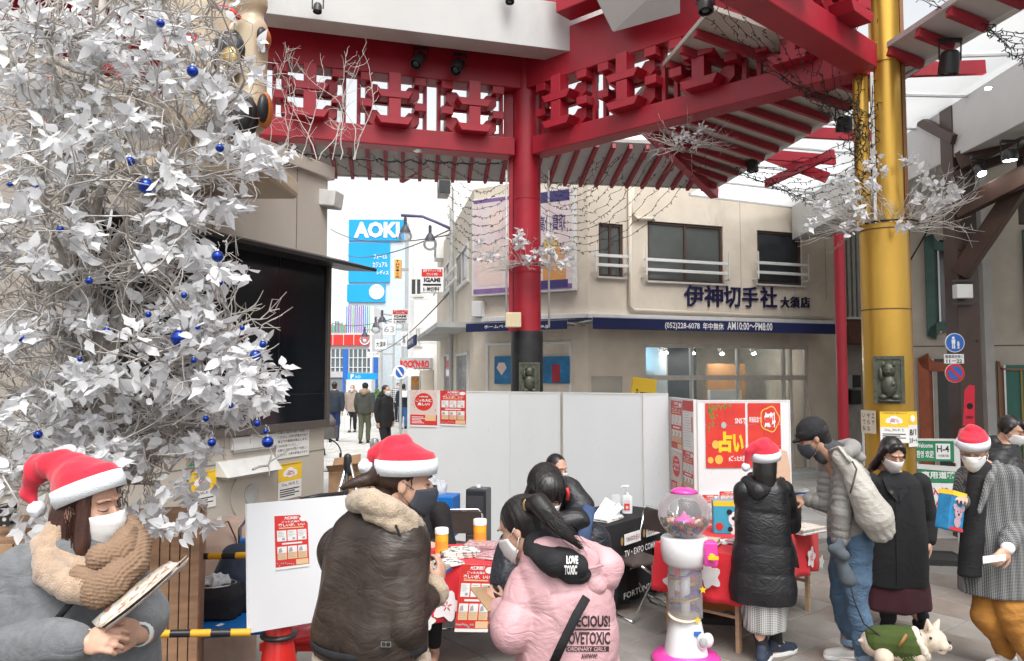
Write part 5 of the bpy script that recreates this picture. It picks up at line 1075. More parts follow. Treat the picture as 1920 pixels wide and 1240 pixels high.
# ---- 3: girl in pink puffer jacket
f=Fig('girl in a pink padded jacket with black ponytail, seen from behind', 3.0, 1040); p=f.p
f.head(p(978, 992, .05), -118, 30, 0, .96)
sL, eL, wL=p(1000, 1085, .0), p(962, 1180, -.08), p(935, 1138, .12); sR, eR, wR=p(1110, 1085, .1), p(1120, 1190, .3), p(1010, 1150, .4)
f.core(p(1005, 1050, .02), p(1050, 1110, .05), p(1070, 1290)).limb([sL, eL, wL], [.045, .035, .024]).limb([sR, eR, wR], [.045, .035, .024])
f.hand(basis(wL, (-.6, .55, .5), (-.5, -.7, .5)), 1, (35, 40, 42, 45), 45, .86); f.hand(basis(wR, (-.9, .1, .2), (0, -.5, .8)), -1, (30, 30, 30, 30), 40, .85)
for px in(1040, 1100):a=Vector((GX(px, 3.0), 3.0, .09)); f.limb([p(px, 1290), p(px, 1480), a], [.08, .055, .034]); f.foot(a, -120)
f.finish(.0052).eyes(0).mask()
PINK=nmat('pink_nylon', (.56, .33, .35), .5, var=.08, vs=8, bump=.25, bs=50, spec=.4, wr=(8, .014))
def b(M):
 c=[(p(1068, 1330), .205, .17), (p(1066, 1250), .205, .17), (p(1064, 1170), .20, .165), (p(1058, 1100), .185, .15), (p(1046, 1055), .16, .12), (p(1025, 1030), .1, .09)]
 M.loft([(v.x, v.y, v.z, rx, ry, R(18))for v, rx, ry in c], 30, e=2.3)
 f.limb([sL, eL, eL.lerp(wL, .8)], [.09, .086, .056], M); M.cap(p(990, 1120, -.04), p(965, 1170, -.08), .082, .082); f.limb([sR, eR, eR.lerp(wR, .9)], [.09, .085, .06], M)
T3=lambda v:tuple(f.T@v)
f.cloth('jacket', PINK, b, .008, 5, quilt([(T3(sL), T3(eL), .02), (T3(eL), T3(wL), .05), (T3(p(1040, 1030)), T3(p(1070, 1330)), .33)], .011, .15, .007, 9))
f.cloth('pink_hood', PINK, lambda M:(M.cap(p(1080, 1035, .0), p(1135, 1058, .0), .045, .06), M.cap(p(1135, 1060, .0), p(1118, 1105, .0), .06, .045), M.cap(p(1090, 1050, -.05), p(1112, 1092, -.06), .05, .04), M.cap(p(1020, 1030, -.06), p(1080, 1050, -.1), .04, .04)), .008, 6, folds(.018, 12, (1, 1, 1), 5))
f.cloth('black_hood', CBLK, lambda M:(M.cap(p(1004, 1016, -.03), p(1036, 1046, -.11), .05, .06), M.cap(p(1036, 1046, -.11), p(1066, 1062, -.12), .06, .048), M.cap(p(1045, 1050, -.14), p(1078, 1060, -.13), .05, .035), M.cap(p(1010, 1020, 0), p(1075, 1030, -.02), .05, .04), M.cap(p(1022, 1022, -.03), p(1078, 1048, -.07), .055, .045), M.cap(p(1050, 1058, -.12), p(1085, 1078, -.1), .045, .03)), .008, 6, folds(.018, 13, (1, 1, 1), 9))
MB(f.T).tube([p(1078, 1060, -.13), p(1105, 1066, -.135), p(1130, 1060, -.10)], .006, 6).obj('hood_edge', PINK, f.t, smooth=True)
st_=[p(1100, 1120, -.19), p(1080, 1155, -.215), p(1058, 1200, -.225), p(1035, 1250, -.21)]; MB(f.T).tube(st_, .017, 8, flat=.25, up=(0, -1, 0)).obj('shoulder_strap', CBLK, f.t, smooth=True)
# lettering on the back follows the cloth
def print_on(f, jk, s_, px0, py0, px1, py1, mat, bold=.03, off=.002, nm='lettering', sub=1):
 dg=bpy.context.evaluated_depsgraph_get(); Mi=Matrix.Translation(-f.b); v, fc, asp=text_geo(s_, bold); M=MB(); vs=[]; o0=Mi@Vector((0, 0, CH)); last=None
 for a, b_ in v:
  tgt=W(px0+(px1-px0)*a, py1+(py0-py1)*b_, 3); d=(Mi@tgt-o0).normalized(); ok, hit, nrm, _=jk.ray_cast(o0, d)
  if ok:q=hit-d*off*2.5
  else:q=last or Vector((0, 0, 1))
  last=q; vs.append(q)
 M.add(vs, fc); return M.obj(nm, mat, f.t)
jk=[k for k in KIDS(f.t)if k.name.startswith('jacket')][0]
def bar_on(f, jk, px0, py0, px1, py1, mat, nm='print_bar', off=.0012, n=10):
 Mi=Matrix.Translation(-f.b); o0=Mi@Vector((0, 0, CH)); vs=[]
 for j in range(3):
  for i in range(n+1):
   d=(Mi@W(px0+(px1-px0)*i/n, py0+(py1-py0)*j/2, 3)-o0).normalized(); ok, hit, nr, _=jk.ray_cast(o0, d); vs.append(hit-d*off*2.5 if ok else(vs[-1]if vs else Vector((0, 0, 0))))
 return MB().add(vs, [(j*(n+1)+i, j*(n+1)+i+1, (j+1)*(n+1)+i+1, (j+1)*(n+1)+i)for j in range(2)for i in range(n)]).obj(nm, mat, f.t)
PRT=flat('dark_print', (.035, .02, .02))
print_on(f, jk, 'ECIOUS!', 1082, 1154, 1144, 1176, PRT, .03, .0015); bar_on(f, jk, 1078, 1179, 1144, 1182, PRT); print_on(f, jk, 'OVETOXIC', 1066, 1185, 1144, 1209, PRT, .03, .0015); bar_on(f, jk, 1062, 1212, 1142, 1222, PRT); print_on(f, jk, 'ORDINARY GIRLS', 1064, 1213.5, 1136, 1221, PINK, .01, .003); print_on(f, jk, 'AWWW!', 1090, 1226, 1120, 1236, PRT, .02, .0015)
bh=[k for k in KIDS(f.t)if k.name.startswith('black_hood')][0]
print_on(f, bh, 'LOVE', 1062, 1042, 1084, 1058, LETW, .05, .002); print_on(f, bh, 'TOXIC', 1058, 1060, 1082, 1078, LETW, .05, .002)
def pony(M):
 Hi=f.H.inverted(); P_=[Hi@q for q in(p(990, 948, .0), p(1010, 945, -.06), p(1035, 975, -.12), p(1058, 1000, -.14), p(1092, 1030, -.14))]
 for i in range(4):M.cap(P_[i], P_[i+1], [.03, .042, .038, .026][i], [.042, .038, .026, .006][i])
f.hair(lambda M:(pony(M), M.cap((0, .05, -.02), (0, .06, -.09), .07, .04)), HAIRB, .0065, 1.04)
Hi=f.H.inverted()
f.strands([[Hi@(p(1012+random.gauss(0, 5), 950, -.09)), Hi@p(1040+random.gauss(0, 9), 975+random.gauss(0, 9), -.17), Hi@p(1066+random.gauss(0, 10), 1000+random.gauss(0, 8), -.18), Hi@p(1094+random.gauss(0, 8), 1030+random.gauss(0, 8), -.17)]for _ in range(70)], .0008)
MB(f.T).ball(p(987, 948, -.03), (.016, .012, .026), 10, 8).obj('hair_tie', nmat('tie_gold', (.5, .35, .15), .3, metal=.5), f.t, smooth=True)
tb=thing('phone_on_card', 'brown cardboard piece with a dark phone on it held by the girl in pink', 'phone', W(925, 1120, 3.1)); q=[W(880, 1103, 3.15), W(935, 1100, 3.3), W(968, 1126, 3.2), W(916, 1148, 3.0)]
def plate(par, q, th, nm, mat, n=Vector((0, 0, 1)), off=0):
 n=(q[1]-q[0]).cross(q[3]-q[0]).normalized(); n=n if n.z>0 else-n; M=MB(Matrix.Translation(-par.location)); a=[v+n*off for v in q]; M.add(a+[v+n*th for v in a], [(3, 2, 1, 0), (4, 5, 6, 7), (0, 1, 5, 4), (1, 2, 6, 5), (2, 3, 7, 6), (3, 0, 4, 7)]); return M.obj(nm, mat, par)
plate(tb, q, .004, 'cardboard', nmat('cardboard', (.36, .23, .13), .85, var=.1, bump=.3)); c_=sum(q, Vector())/4; q2=[c_+(v-c_)*.62+Vector((.035, .03, 0))for v in q]; plate(tb, q2, .009, 'phone_body', BLACKM, off=.005); plate(tb, [q[0]*.8+q[3]*.2+Vector((.02, .01, 0)), q[0]*.7+q[1]*.3, q[0]*.5+q[1]*.3+q[3]*.2, q[0]*.6+q[3]*.4], .001, 'green_label', GRNP, off=.0045)
# ---- 4: child in black and purple jacket
f=Fig('child with bobbed black hair in a black and purple jacket behind the pink jacket', 3.55, 1040); p=f.p
f.head(p(1022, 925), 14, 26, 6, .98)
sL, eL, wL=p(1108, 1010, .05), p(1120, 1110, .1), p(1030, 1130, -.05); sR, eR, wR=p(965, 1020, .1), p(945, 1090, .0), p(975, 1110, -.1)
f.core(p(1040, 980, .05), p(1045, 1050, .1), p(1050, 1230, .1)).limb([sL, eL, wL], [.045, .035, .024]).limb([sR, eR, wR], [.045, .035, .024]); f.hand(basis(wL, (-.8, -.2, .1), (0, -.3, .9)), 1, sc=.85); f.hand(basis(wR, (.8, -.2, .1), (0, -.3, .9)), -1, sc=.85)
for px in(1010, 1080):a=Vector((GX(px, 3.6), 3.6, .09)); f.limb([p(px, 1230, .1), p(px, 1380), a], [.08, .055, .034]); f.foot(a, 10)
f.finish(.0065).eyes(0).mask()
def b(M):
 c=[(p(1045, 1300, .1), .19, .14), (p(1045, 1180, .1), .19, .14), (p(1045, 1060, .1), .19, .13), (p(1043, 1000, .1), .16, .11), (p(1050, 965, .08), .09, .08)]
 M.loft([(v.x, v.y, v.z, rx, ry, 0)for v, rx, ry in c], 28, e=2.2); f.limb([sL, eL, wL], [.085, .07, .045], M); f.limb([sR, eR, wR], [.075, .065, .045], M)
f.cloth('jacket', nmat('navy_nylon', (.012, .014, .022), .5, var=.2, bump=.3, bs=40, wr=(12, .025)), b, .011, 5, folds(.011, 9))
f.cloth('hood', PBLK, lambda M:(M.cap(p(1062, 915, .1), p(1088, 950, .07), .055, .062), M.cap(p(1088, 950, .07), p(1075, 985, -.02), .06, .05), M.cap(p(1040, 985, -.06), p(1085, 975, -.04), .045, .05), M.cap(p(1050, 975, .1), p(1000, 985, .1), .06, .05)), .009, 6, folds(.009, 14, (1, 1, 1), 4))
f.cloth('purple_yoke', nmat('purple_nylon', (.19, .06, .33), .55, var=.1, bump=.25), lambda M:(M.cap(p(1080, 992, .03), p(1120, 1012, .07), .05, .055), M.cap(p(1055, 1010, .0), p(1080, 1000, .02), .04, .05)), .010, 5, folds(.006, 12))
MB(f.T).tube([p(1105, 950, .0), p(1098, 985, -.065), p(1092, 1030, -.09), p(1090, 1070, -.05)], .032, 10, flat=.3, up=(0, -1, 0)).obj('backpack_strap', nmat('strap_blue', (.03, .06, .14), .7, bump=.5, bs=90), f.t, smooth=True)
f.hair(lambda M:(M.ball((0, -.01, .055), (.086, .095, .075), 18, 12), M.cap((.07, 0, .03), (.082, -.005, -.055), .03, .03), M.cap((-.07, 0, .03), (-.082, -.005, -.055), .03, .03), M.cap((-.04, -.075, .06), (-.045, -.098, .022), .022, .012), M.cap((.0, -.08, .06), (.0, -.104, .022), .025, .012), M.cap((.04, -.075, .06), (.045, -.098, .022), .022, .012), M.cap((0, .07, -.0), (0, .07, -.08), .06, .05)), HAIRB, .0075, 1.04, amp=.0016)
f.strands([[(x, -.04*random.random(), .12), (x*1.1, -.1, .07), (x*1.15, -.11+.02*random.random(), .01+.02*random.random())]for x in[random.uniform(-.08, .08)for _ in range(60)]]+[[(.085, y, .03), (.1, y, -.03), (.1+.02*random.random(), y-.01, -.08)]for y in[random.uniform(-.04, .05)for _ in range(40)]], .0009)
MB(f.T).tube([p(1063, 915, -.1), p(1066, 925, -.1), p(1064, 938, -.09)], .007, 6).obj('ear_tag', REDP, f.t, smooth=True)
# ---- 5, 6: seated staff behind the tables
f=Fig('seated staff member in black with clasped hands, head hidden behind the brown shearling jacket', 5.9, 795); p=f.p
f.head(p(768, 905, .1), 10, 20); f.core(p(775, 935, .1), p(790, 980, .08), p(785, 1050)); sR, eR, wR=p(828, 962), p(842, 1022, -.05), p(812, 1022, -.25); sL, eL, wL=p(745, 962), p(740, 1020, -.05), p(790, 1024, -.25)
f.limb([sR, eR, wR], [.05, .04, .025]).limb([sL, eL, wL], [.05, .04, .025]).hand(basis(wR, (-.7, -.4, .1), (0, -.6, .8)), 1, (40, 45, 45, 45)); f.hand(basis(wL, (.7, -.4, .1), (0, -.6, .8)), -1, (40, 45, 45, 45))
for px in(760, 815):a=Vector((GX(px, 5.3), 5.4, .09)); f.limb([p(px, 1055), p(px, 1062, -.4), a], [.08, .06, .036]); f.foot(a, 0)
f.finish(.008).mask().hair()
f.cloth('jacket', CBLK, lambda M:(M.loft([(v.x, v.y, v.z, rx, ry, 0)for v, rx, ry in[(p(786, 1075, .1), .2, .14), (p(788, 1010, .08), .2, .14), (p(786, 960, .1), .2, .12), (p(778, 935, .1), .13, .1), (p(775, 925, .1), .07, .07)]], 24), f.limb([sR, eR, eR.lerp(wR, .85)], [.08, .065, .045], M), f.limb([sL, eL, eL.lerp(wL, .85)], [.08, .065, .045], M)), .014, 5, folds(.012, 8))
f.cloth('trousers', CBLK, lambda M:[M.cap(p(px, 1055), p(px, 1062, -.4), .09, .075)and M.cap(p(px, 1062, -.4), Vector((GX(px, 5.3), 5.4, .12)), .075, .05)for px in(760, 815)], .015, 4)
f=Fig('seated woman with black hair behind the bending child, only the top of her head showing', 6.7, 1044); p=f.p
f.head(p(1045, 880), 35, 15); f.core(p(1042, 912), p(1040, 950), p(1040, 1030));
for px, sx in((1015, -1), (1065, 1)):a=Vector((GX(px, 6.2), 6.2, .09)); f.limb([p(px, 1030), p(px, 1040, -.4), a], [.08, .06, .036]); f.foot(a, 0); w=p(px, 995, -.25); f.limb([p(1040+sx*40, 945), p(1040+sx*45, 990, -.05), w], [.045, .04, .025]); f.hand(basis(w, (-sx*.5, -.6, .1), (0, -.5, .8)), sx)
f.finish(.009).eyes(0).mask().hair(lambda M:(M.cap((.07, 0, .03), (.08, .02, -.15), .025, .025), M.cap((-.07, 0, .03), (-.08, .02, -.15), .03, .03), M.cap((0, .06, 0), (0, .07, -.15), .06, .06)), HAIRB, .009)
f.cloth('jacket', CBLK, lambda M:(M.loft([(v.x, v.y, v.z, rx, ry, 0)for v, rx, ry in[(p(1040, 1050), .2, .14), (p(1040, 990), .2, .14), (p(1040, 940), .2, .12), (p(1042, 918), .12, .1), (p(1042, 910), .07, .07)]], 24), M.cap(p(1000, 945), p(995, 990, -.05), .07, .06), M.cap(p(1080, 945), p(1085, 990, -.05), .07, .06), M.cap(p(995, 990, -.05), p(1012, 996, -.2), .06, .05), M.cap(p(1085, 990, -.05), p(1068, 996, -.2), .06, .05)), .014, 5, folds(.012, 8))
f.cloth('trousers', CBLK, lambda M:[M.cap(p(px, 1030), p(px, 1040, -.4), .09, .075)and M.cap(p(px, 1040, -.4), Vector((GX(px, 6.2), 6.2, .12)), .075, .05)for px in(1015, 1065)], .015, 4)
# ---- 7: woman in long black puffer coat
f=Fig('woman from behind in a long black quilted coat, santa hat and checked skirt', 5.4, 1432); p=f.p
f.head(p(1436, 868, .0), 150, 5)
sR, eR, wR=p(1470, 920), p(1484, 985, .12), p(1490, 945, .34); sL, eL, wL=p(1396, 920, .0), p(1395, 1000, .15), p(1455, 965, .35)
f.core(p(1430, 895), p(1428, 950), p(1428, 1040)).limb([sR, eR, wR], [.045, .038, .024]).limb([sL, eL, wL], [.045, .038, .024]); f.hand(basis(wR, (.2, .6, .5), (.8, -.3, 0)), -1, (35, 38, 40, 42), 40); f.hand(basis(wL, (.5, .6, .3), (0, -.3, .8)), 1)
an=[Vector((GX(1420, 5.35), 5.35, .09)), Vector((GX(1446, 5.5), 5.5, .09))]
for px, a in zip((1414, 1444), an):f.limb([p(px, 1040), p(px+2, 1140, -.02), a], [.085, .055, .036]); f.foot(a, 150 if px<1430 else 120)
f.finish(.0065).mask()
def b(M):
 c=[(p(1430, 1128), .225, .17), (p(1430, 1100), .23, .175), (p(1430, 1060), .215, .165), (p(1430, 1000), .19, .145), (p(1430, 950), .185, .13), (p(1431, 915), .165, .115), (p(1432, 898), .11, .09)]
 M.loft([(v.x, v.y, v.z, rx, ry, R(-20))for v, rx, ry in c], 30, e=2.2); f.limb([sR, eR, eR.lerp(wR, .85)], [.075, .068, .05], M); f.limb([sL, eL, eL.lerp(wL, .9)], [.078, .068, .05], M)
T3=lambda v:tuple(f.T@v)
f.cloth('puffer_coat', PBLK, b, .010, 4, quilt([(T3(sR), T3(eR), 0), (T3(eR), T3(wR), .2), (T3(p(1431, 900)), T3(p(1431, 1130)), 0)], .009, .21, .008, 10))
f.cloth('hood', PBLK, lambda M:(M.cap(p(1402, 905, .0), p(1422, 922, -.09), .05, .055), M.cap(p(1422, 922, -.09), p(1455, 917, -.06), .055, .045), M.cap(p(1455, 912, -.05), p(1466, 903, .03), .04, .035), M.cap(p(1402, 903, .0), p(1412, 898, .1), .045, .045)), .010, 5, folds(.009, 14))
CHK=check_mat('check_skirt', (.5, .5, .48), (.03, .03, .03), 26)
f.cloth('skirt', CHK, lambda M:M.loft([(v.x, v.y, v.z, rx, ry, R(-20))for v, rx, ry in[(p(1434, 1180), .135, .12), (p(1433, 1130), .15, .13), (p(1432, 1080), .15, .13)]], 26), .012, 3, folds(.012, 14, (1, 1, .1)))
f.cloth('tights', CBLK, lambda M:[M.cap(p(px, 1150), Vector((a.x, a.y, .1)), .058, .043)for px, a in zip((1417, 1447), an)], .010, 3)
for a, y_ in zip(an, (150, 115)):f.shoe(a, y_, CNAVY)
f.hair(lambda M:(M.loft([(0, .045, -.17, .07, .06), (0, .045, -.08, .082, .075), (0, .03, .0, .084, .092), (0, .025, .03, .08, .09)], 20),), HAIRB, .009, .97, amp=.0006)
hat(f, -14, peak=(.01, .03, .15), droop=((.04, .06, .13), (.085, .09, .07), (.10, .10, .0)), bz=.055, sc=1.08, zs=.72)
MB(f.T).tube([p(1478, 1000, -.06), p(1486, 1030, -.04), p(1492, 1060, .0), p(1476, 1062, -.02)], [.03, .05, .05, .01], 8, flat=.4).obj('hanging_scarf', CBLK, f.t, smooth=True)
t=thing('paper_bundle', 'small stack of leaflets held between the quilted black coat and the grey jacket', 'papers', W(1488, 932, 5.75));
for i in range(4):MB().box((random.uniform(-.01, .01), 0, .012*i), (.2, .14, .006), Rz(20+i*9)@Rx(-20)).obj('sheet', [PAPER, BLUP, PAPER, NEWS][i], t)
# ---- 8: man in grey puffer jacket and jeans
f=Fig('man in a grey padded jacket, black beanie and blue jeans holding a dog leash', 5.3, 1590); p=f.p
f.head(p(1524, 822, .05), -105, 26)
sL, eL, wL=p(1555, 872, .12), p(1550, 945, .1), p(1508, 936, .18); sR, eR, wR=p(1592, 880, -.1), p(1578, 960, -.16), p(1574, 1018, -.14)
f.core(p(1553, 850, .05), p(1590, 910, .02), p(1592, 1010, 0)).limb([sL, eL, wL], [.05, .04, .027]).limb([sR, eR, wR], [.05, .04, .027])
f.hand(basis(wL, (-.9, .1, -.05), (0, -.3, .9)), -1, (30, 35, 40, 42), 30); f.hand(basis(wR, (.0, -.05, -1), (-.6, -.8, 0)), 1, (18, 20, 22, 24), 60)
an=[Vector((GX(1580, 5.42), 5.42, .09)), Vector((GX(1606, 5.15), 5.15, .09))]; hp=[p(1583, 1015, .07), p(1603, 1015, -.06)]; kn=[p(1580, 1120, .09), p(1606, 1120, -.12)]
for h_, k_, a in zip(hp, kn, an):f.limb([h_, k_, a], [.09, .062, .04]); f.foot(a, -100)
f.finish(.0065, SKIND).mask(MASKD, .004)
GP=nmat('grey_puffer', (.23, .22, .205), .5, var=.1, vs=9, bump=.25, bs=45, wr=(10, .012))
def b(M):
 c=[(p(1590, 1008, 0), .155, .135), (p(1592, 980, 0), .165, .145), (p(1596, 930, .02), .17, .145), (p(1592, 885, .03), .165, .13), (p(1575, 855, .04), .12, .105), (p(1562, 838, .05), .085, .08)]
 M.loft([(v.x, v.y, v.z, rx, ry, R(75))for v, rx, ry in c], 28, e=2.2); f.limb([sL, eL, eL.lerp(wL, .8)], [.08, .066, .05], M); f.limb([sR, eR, eR.lerp(wR, .93)], [.085, .07, .055], M)
T3=lambda v:tuple(f.T@v)
f.cloth('padded_jacket', GP, b, .008, 2, quilt([(T3(sR), T3(eR), 0), (T3(eR), T3(wR), .23), (T3(sL), T3(eL), 0), (T3(eL), T3(wL), .25), (T3(p(1580, 850)), T3(p(1592, 1010)), 0)], .009, .05, .007, 14))
f.cloth('hood', nmat('hood_grey', (.25, .24, .23), .9, bump=.4, bs=100), lambda M:(M.cap(p(1578, 838, .12), p(1602, 838, .02), .05, .055), M.cap(p(1602, 838, .02), p(1590, 850, -.1), .055, .045), M.cap(p(1600, 850, .0), p(1615, 858, -.02), .05, .04), M.cap(p(1560, 850, -.08), p(1590, 850, -.1), .03, .04)), .010, 5, folds(.009, 15))
f.cloth('neck_gaiter', nmat('gaiter', (.06, .06, .065), .9, bump=.5, bs=120), lambda M:(M.cap(p(1546, 838, .05), p(1566, 850, .05), .07, .08), M.cap(p(1535, 845, .05), p(1545, 855, .05), .05, .06)), .009, 4, folds(.006, 20))
JE=nmat('denim', (.07, .125, .20), .85, var=.4, vs=5, bump=.4, bs=160, streak=(1, 1, .4), wr=(11, .03));
def b(M):
 for h_, k_, a in zip(hp, kn, an):M.cap(h_, k_, .108, .078); M.cap(k_, Vector((a.x, a.y, .13)), .078, .058)
 M.cap(hp[0], hp[1], .11, .11); M.cap(hp[0]+Vector((0, 0, .06)), hp[1]+Vector((0, 0, .06)), .105, .105)
f.cloth('jeans', JE, b, .010, 4, folds(.011, 10, (1, 1, 1.6)))
for a in an:f.cloth('turn_up', nmat('denim_light', (.2, .28, .38), .85, bump=.4, bs=160), lambda M:M.tube([Vector((a.x, a.y, .1)), Vector((a.x, a.y, .15))], .063, 20), .009, 2)
for a, y_ in zip(an, (-95, -140)):f.shoe(a, y_, nmat('shoe_white', (.55, .53, .5), .6, var=.1, bump=.2))
f.cloth('beanie', CBLK, lambda M:(setattr(M, 'M', f.T@f.H), M.ball((0, .02, .055), (.09, .108, .092), 20, 14), M.loft([(0, .012, .02, .088, .106), (0, .012, .05, .092, .112), (0, .012, .07, .09, .11)], 24), M.ball((0, -.095, .03), (.055, .045, .012), 14, 8)), .007, 4, folds(.003, 26))
f.hair(lambda M:M.cap((0, .06, -.02), (0, .06, -.06), .06, .05), HAIRB, .009)
TOTE=nmat('tote_canvas', (.42, .40, .36), .9, var=.08, vs=10, bump=.6, bs=200, wr=(9, .02))
t=thing('tote_bag', 'pale canvas drawstring bag slung across the back of the grey jacket', 'bag', W(1640, 930, 5.1)); TT=Matrix.Translation(-t.location)
M=MB(TT); P_=[W(1572, 855, 5.12), W(1600, 885, 5.06), W(1618, 925, 5.02), W(1638, 965, 5.04), W(1648, 990, 5.06)]
for i in range(4):M.cap(P_[i], P_[i+1], [.04, .065, .095, .13][i], [.065, .095, .13, .10][i])
def fo(co, no):
 c=co@np.array([.75, 0, .66]); w=np.sin(c*130+3*wob(co, 9, 1, 6)); return co+no*(.003*w*np.abs(wob(co, 6, 9, 6))+.008*wob(co, 10, 4, 6))[:, None]
robj(M, 'bag_body', TOTE, t, .009, 5, fo); MB(TT).tube([W(1560, 850, 5.2), W(1577, 842, 5.1), W(1595, 868, 5.03)], .035, 10, flat=.35, up=(0, -1, 0)).obj('strap', TOTE, t, smooth=True)
MB(TT).tube([W(1598, 865, 5.0), W(1606, 880, 4.97), W(1600, 905, 4.96), W(1594, 925, 4.97)], .006, 6).obj('drawstring', nmat('cord_dark', (.08, .07, .06), .9), t, smooth=True)
GLV=nmat('dark_glove', (.07, .085, .1), .9, var=.3, bump=.5, bs=120)
t=thing('knit_gloves', 'dark grey gloves or pouch hanging by the hip of the blue jeans', 'gloves', W(1576, 1045, 5.05)); TT=Matrix.Translation(-t.location)
robj(MB(TT).cap(W(1572, 1018, 5.07), W(1574, 1050, 5.04), .035, .045).cap(W(1574, 1050, 5.04), W(1590, 1088, 5.02), .04, .045).cap(W(1562, 1030, 5.06), W(1580, 1040, 5.0), .04, .05), 'knit_cloth', GLV, t, .009, 4, folds(.009, 16))
pts=[W(1590, 1080, 5.0), W(1603, 1130, 4.98), W(1620, 1170, 4.96), W(1650, 1192, 4.93), W(1690, 1197, 4.9), W(1712, 1190, 4.9)]
tag(MB().tube([pts[0].lerp(pts[0], 0)]+pts, .006, 6).obj('dog_leash', RUB, smooth=True), 'thin black leash running from the man in jeans to the dog', 'leash')
# ---- 9: woman in black coat facing us
f=Fig('long-haired woman facing us in a long black coat, maroon skirt and white mask', 5.95, 1682); p=f.p
f.head(p(1673, 852, -.04), 2, 30)
sR, eR, wR=p(1728, 905), p(1745, 975, .02), p(1743, 1018, -.03); sL, eL, wL=p(1630, 905), p(1618, 975, .05), p(1622, 1020, .03)
f.core(p(1678, 890), p(1682, 940), p(1682, 1040)).limb([sR, eR, wR], [.045, .038, .025]).limb([sL, eL, wL], [.045, .038, .025]); f.hand(basis(wR, (-.1, -.1, -1), (.9, -.3, 0)), 1, (25, 28, 30, 32), 60); f.hand(basis(wL, (.1, -.1, -1), (-.9, -.3, 0)), -1, (25, 28, 30, 32), 60)
an=[Vector((GX(1652, 5.95), 5.95, .09)), Vector((GX(1712, 6.0), 6.0, .09))]
for px, a in zip((1662, 1704), an):f.limb([p(px, 1040), p(px, 1130), a], [.085, .058, .036]); f.foot(a, 0)
f.finish(.0065).eyes(0).mask()
COATB=nmat('black_wool', (.011, .011, .013), .9, var=.2, vs=20, bump=.5, bs=200, wr=(5, .012))
def b(M):
 c=[(p(1680, 1095), .23, .17), (p(1681, 1060), .225, .165), (p(1682, 1000), .205, .15), (p(1681, 940), .19, .13), (p(1679, 905), .175, .11), (p(1677, 885), .09, .08)]
 M.loft([(v.x, v.y, v.z, rx, ry, 0)for v, rx, ry in c], 30, e=2.4); f.limb([sR, eR, wR.lerp(eR, .15)], [.075, .065, .05], M); f.limb([sL, eL, wL.lerp(eL, .15)], [.075, .065, .05], M)
f.cloth('coat', COATB, b, .010, 4, folds(.009, 8, (1, 1, .4)))
for sx in(-1, 1):M=MB(f.T); q=p(1679, 905, -.10); M.add([q+Vector((sx*.035, .02, .06)), q+Vector((sx*.09, .02, .03)), q+Vector((sx*.075, -.032, -.06)), q+Vector((sx*.004, -.045, -.15))], [(0, 1, 2, 3)]); o=M.obj('lapel', COATB, f.t); m=o.modifiers.new('s', 'SOLIDIFY'); m.thickness=.008
MB(f.T).tube([p(1680, 940, -.155), p(1681, 1000, -.165), p(1682, 1095, -.18)], .004, 5).obj('coat_edge', CBLK, f.t)
for py, dd in((923, -.155), (1000, -.17)):disc_xz(MB(f.T@Matrix.Translation(p(1671, py, dd))), 0, 0, .013, -.006, .004, 14).obj('button', nmat('horn_button', (.12, .11, .1), .3), f.t)
f.cloth('collar_shirt', nmat('grey_shirt', (.2, .22, .24), .8), lambda M:(M.cap(p(1672, 890, -.05), p(1673, 900, -.06), .03, .024),), .008, 3)
f.cloth('skirt', nmat('maroon_cloth', (.055, .014, .02), .9, var=.2, bump=.4), lambda M:M.loft([(v.x, v.y, v.z, rx, ry, 0)for v, rx, ry in[(p(1682, 1140), .24, .175), (p(1682, 1100), .225, .165), (p(1682, 1050), .19, .14)]], 30), .012, 3, folds(.014, 11, (1, 1, .1)))
f.cloth('trousers', CBLK, lambda M:[M.cap(p(px, 1120), Vector((a.x, a.y, .12)), .075, .06)for px, a in zip((1662, 1704), an)], .012, 3)
for a in an:f.shoe(a, 0, CBLK, LETB)
def lh(M):
 for sx in(-1, 1):M.cap((sx*.062, -.005, .06), (sx*.088, .01, -.03), .028, .03); M.cap((sx*.088, .01, -.03), (sx*.092, .045, -.15), .03, .036); M.cap((sx*.092, .045, -.15), (sx*.088, .09, -.24), .034, .02)
 M.cap((0, .06, 0), (0, .08, -.14), .07, .07); M.cap((-.02, -.05, .1), (-.06, -.055, .055), .025, .014); M.cap((.02, -.05, .1), (.06, -.055, .055), .025, .014)
f.hair(lh, HAIRB, .0085); f.strands([[(sx*(.08+.01*random.random()), -.03*random.random(), .02), (sx*.11, .0+.02*random.random(), -.08), (sx*(.1+.03*random.random()), .07, -.2-.05*random.random())]for sx in(-1, 1)for _ in range(35)], .0009)
# ---- 10: man in tweed coat
f=Fig('man in a grey checked overcoat, santa hat and mustard trousers looking down at his card', 5.2, 1860); p=f.p
f.head(p(1826, 846, -.05), -38, 20)
sR, eR, wR=p(1892, 895, -.08), p(1902, 985, -.1), p(1888, 1032, -.28); sL, eL, wL=p(1815, 895, .12), p(1798, 960, .08), p(1800, 935, -.1)
f.core(p(1848, 878), p(1862, 940), p(1865, 1050)).limb([sR, eR, wR], [.05, .04, .027]).limb([sL, eL, wL], [.05, .04, .027]); f.hand(basis(wR, (-.75, -.2, -.55), (.2, -.8, .4)), -1, (35, 38, 40, 42), 30); f.hand(basis(wL, (-.3, -.7, .2), (0, -.5, .8)), 1)
an=[Vector((GX(1864, 5.28), 5.28, .09)), Vector((GX(1912, 5.12), 5.12, .09))]; hp=[p(1856, 1080, .06), p(1885, 1080, -.05)]; kn=[p(1848, 1155, .0), p(1893, 1155, -.1)]
for h_, k_, a in zip(hp, kn, an):f.limb([h_, k_, a], [.085, .06, .038]); f.foot(a, -60)
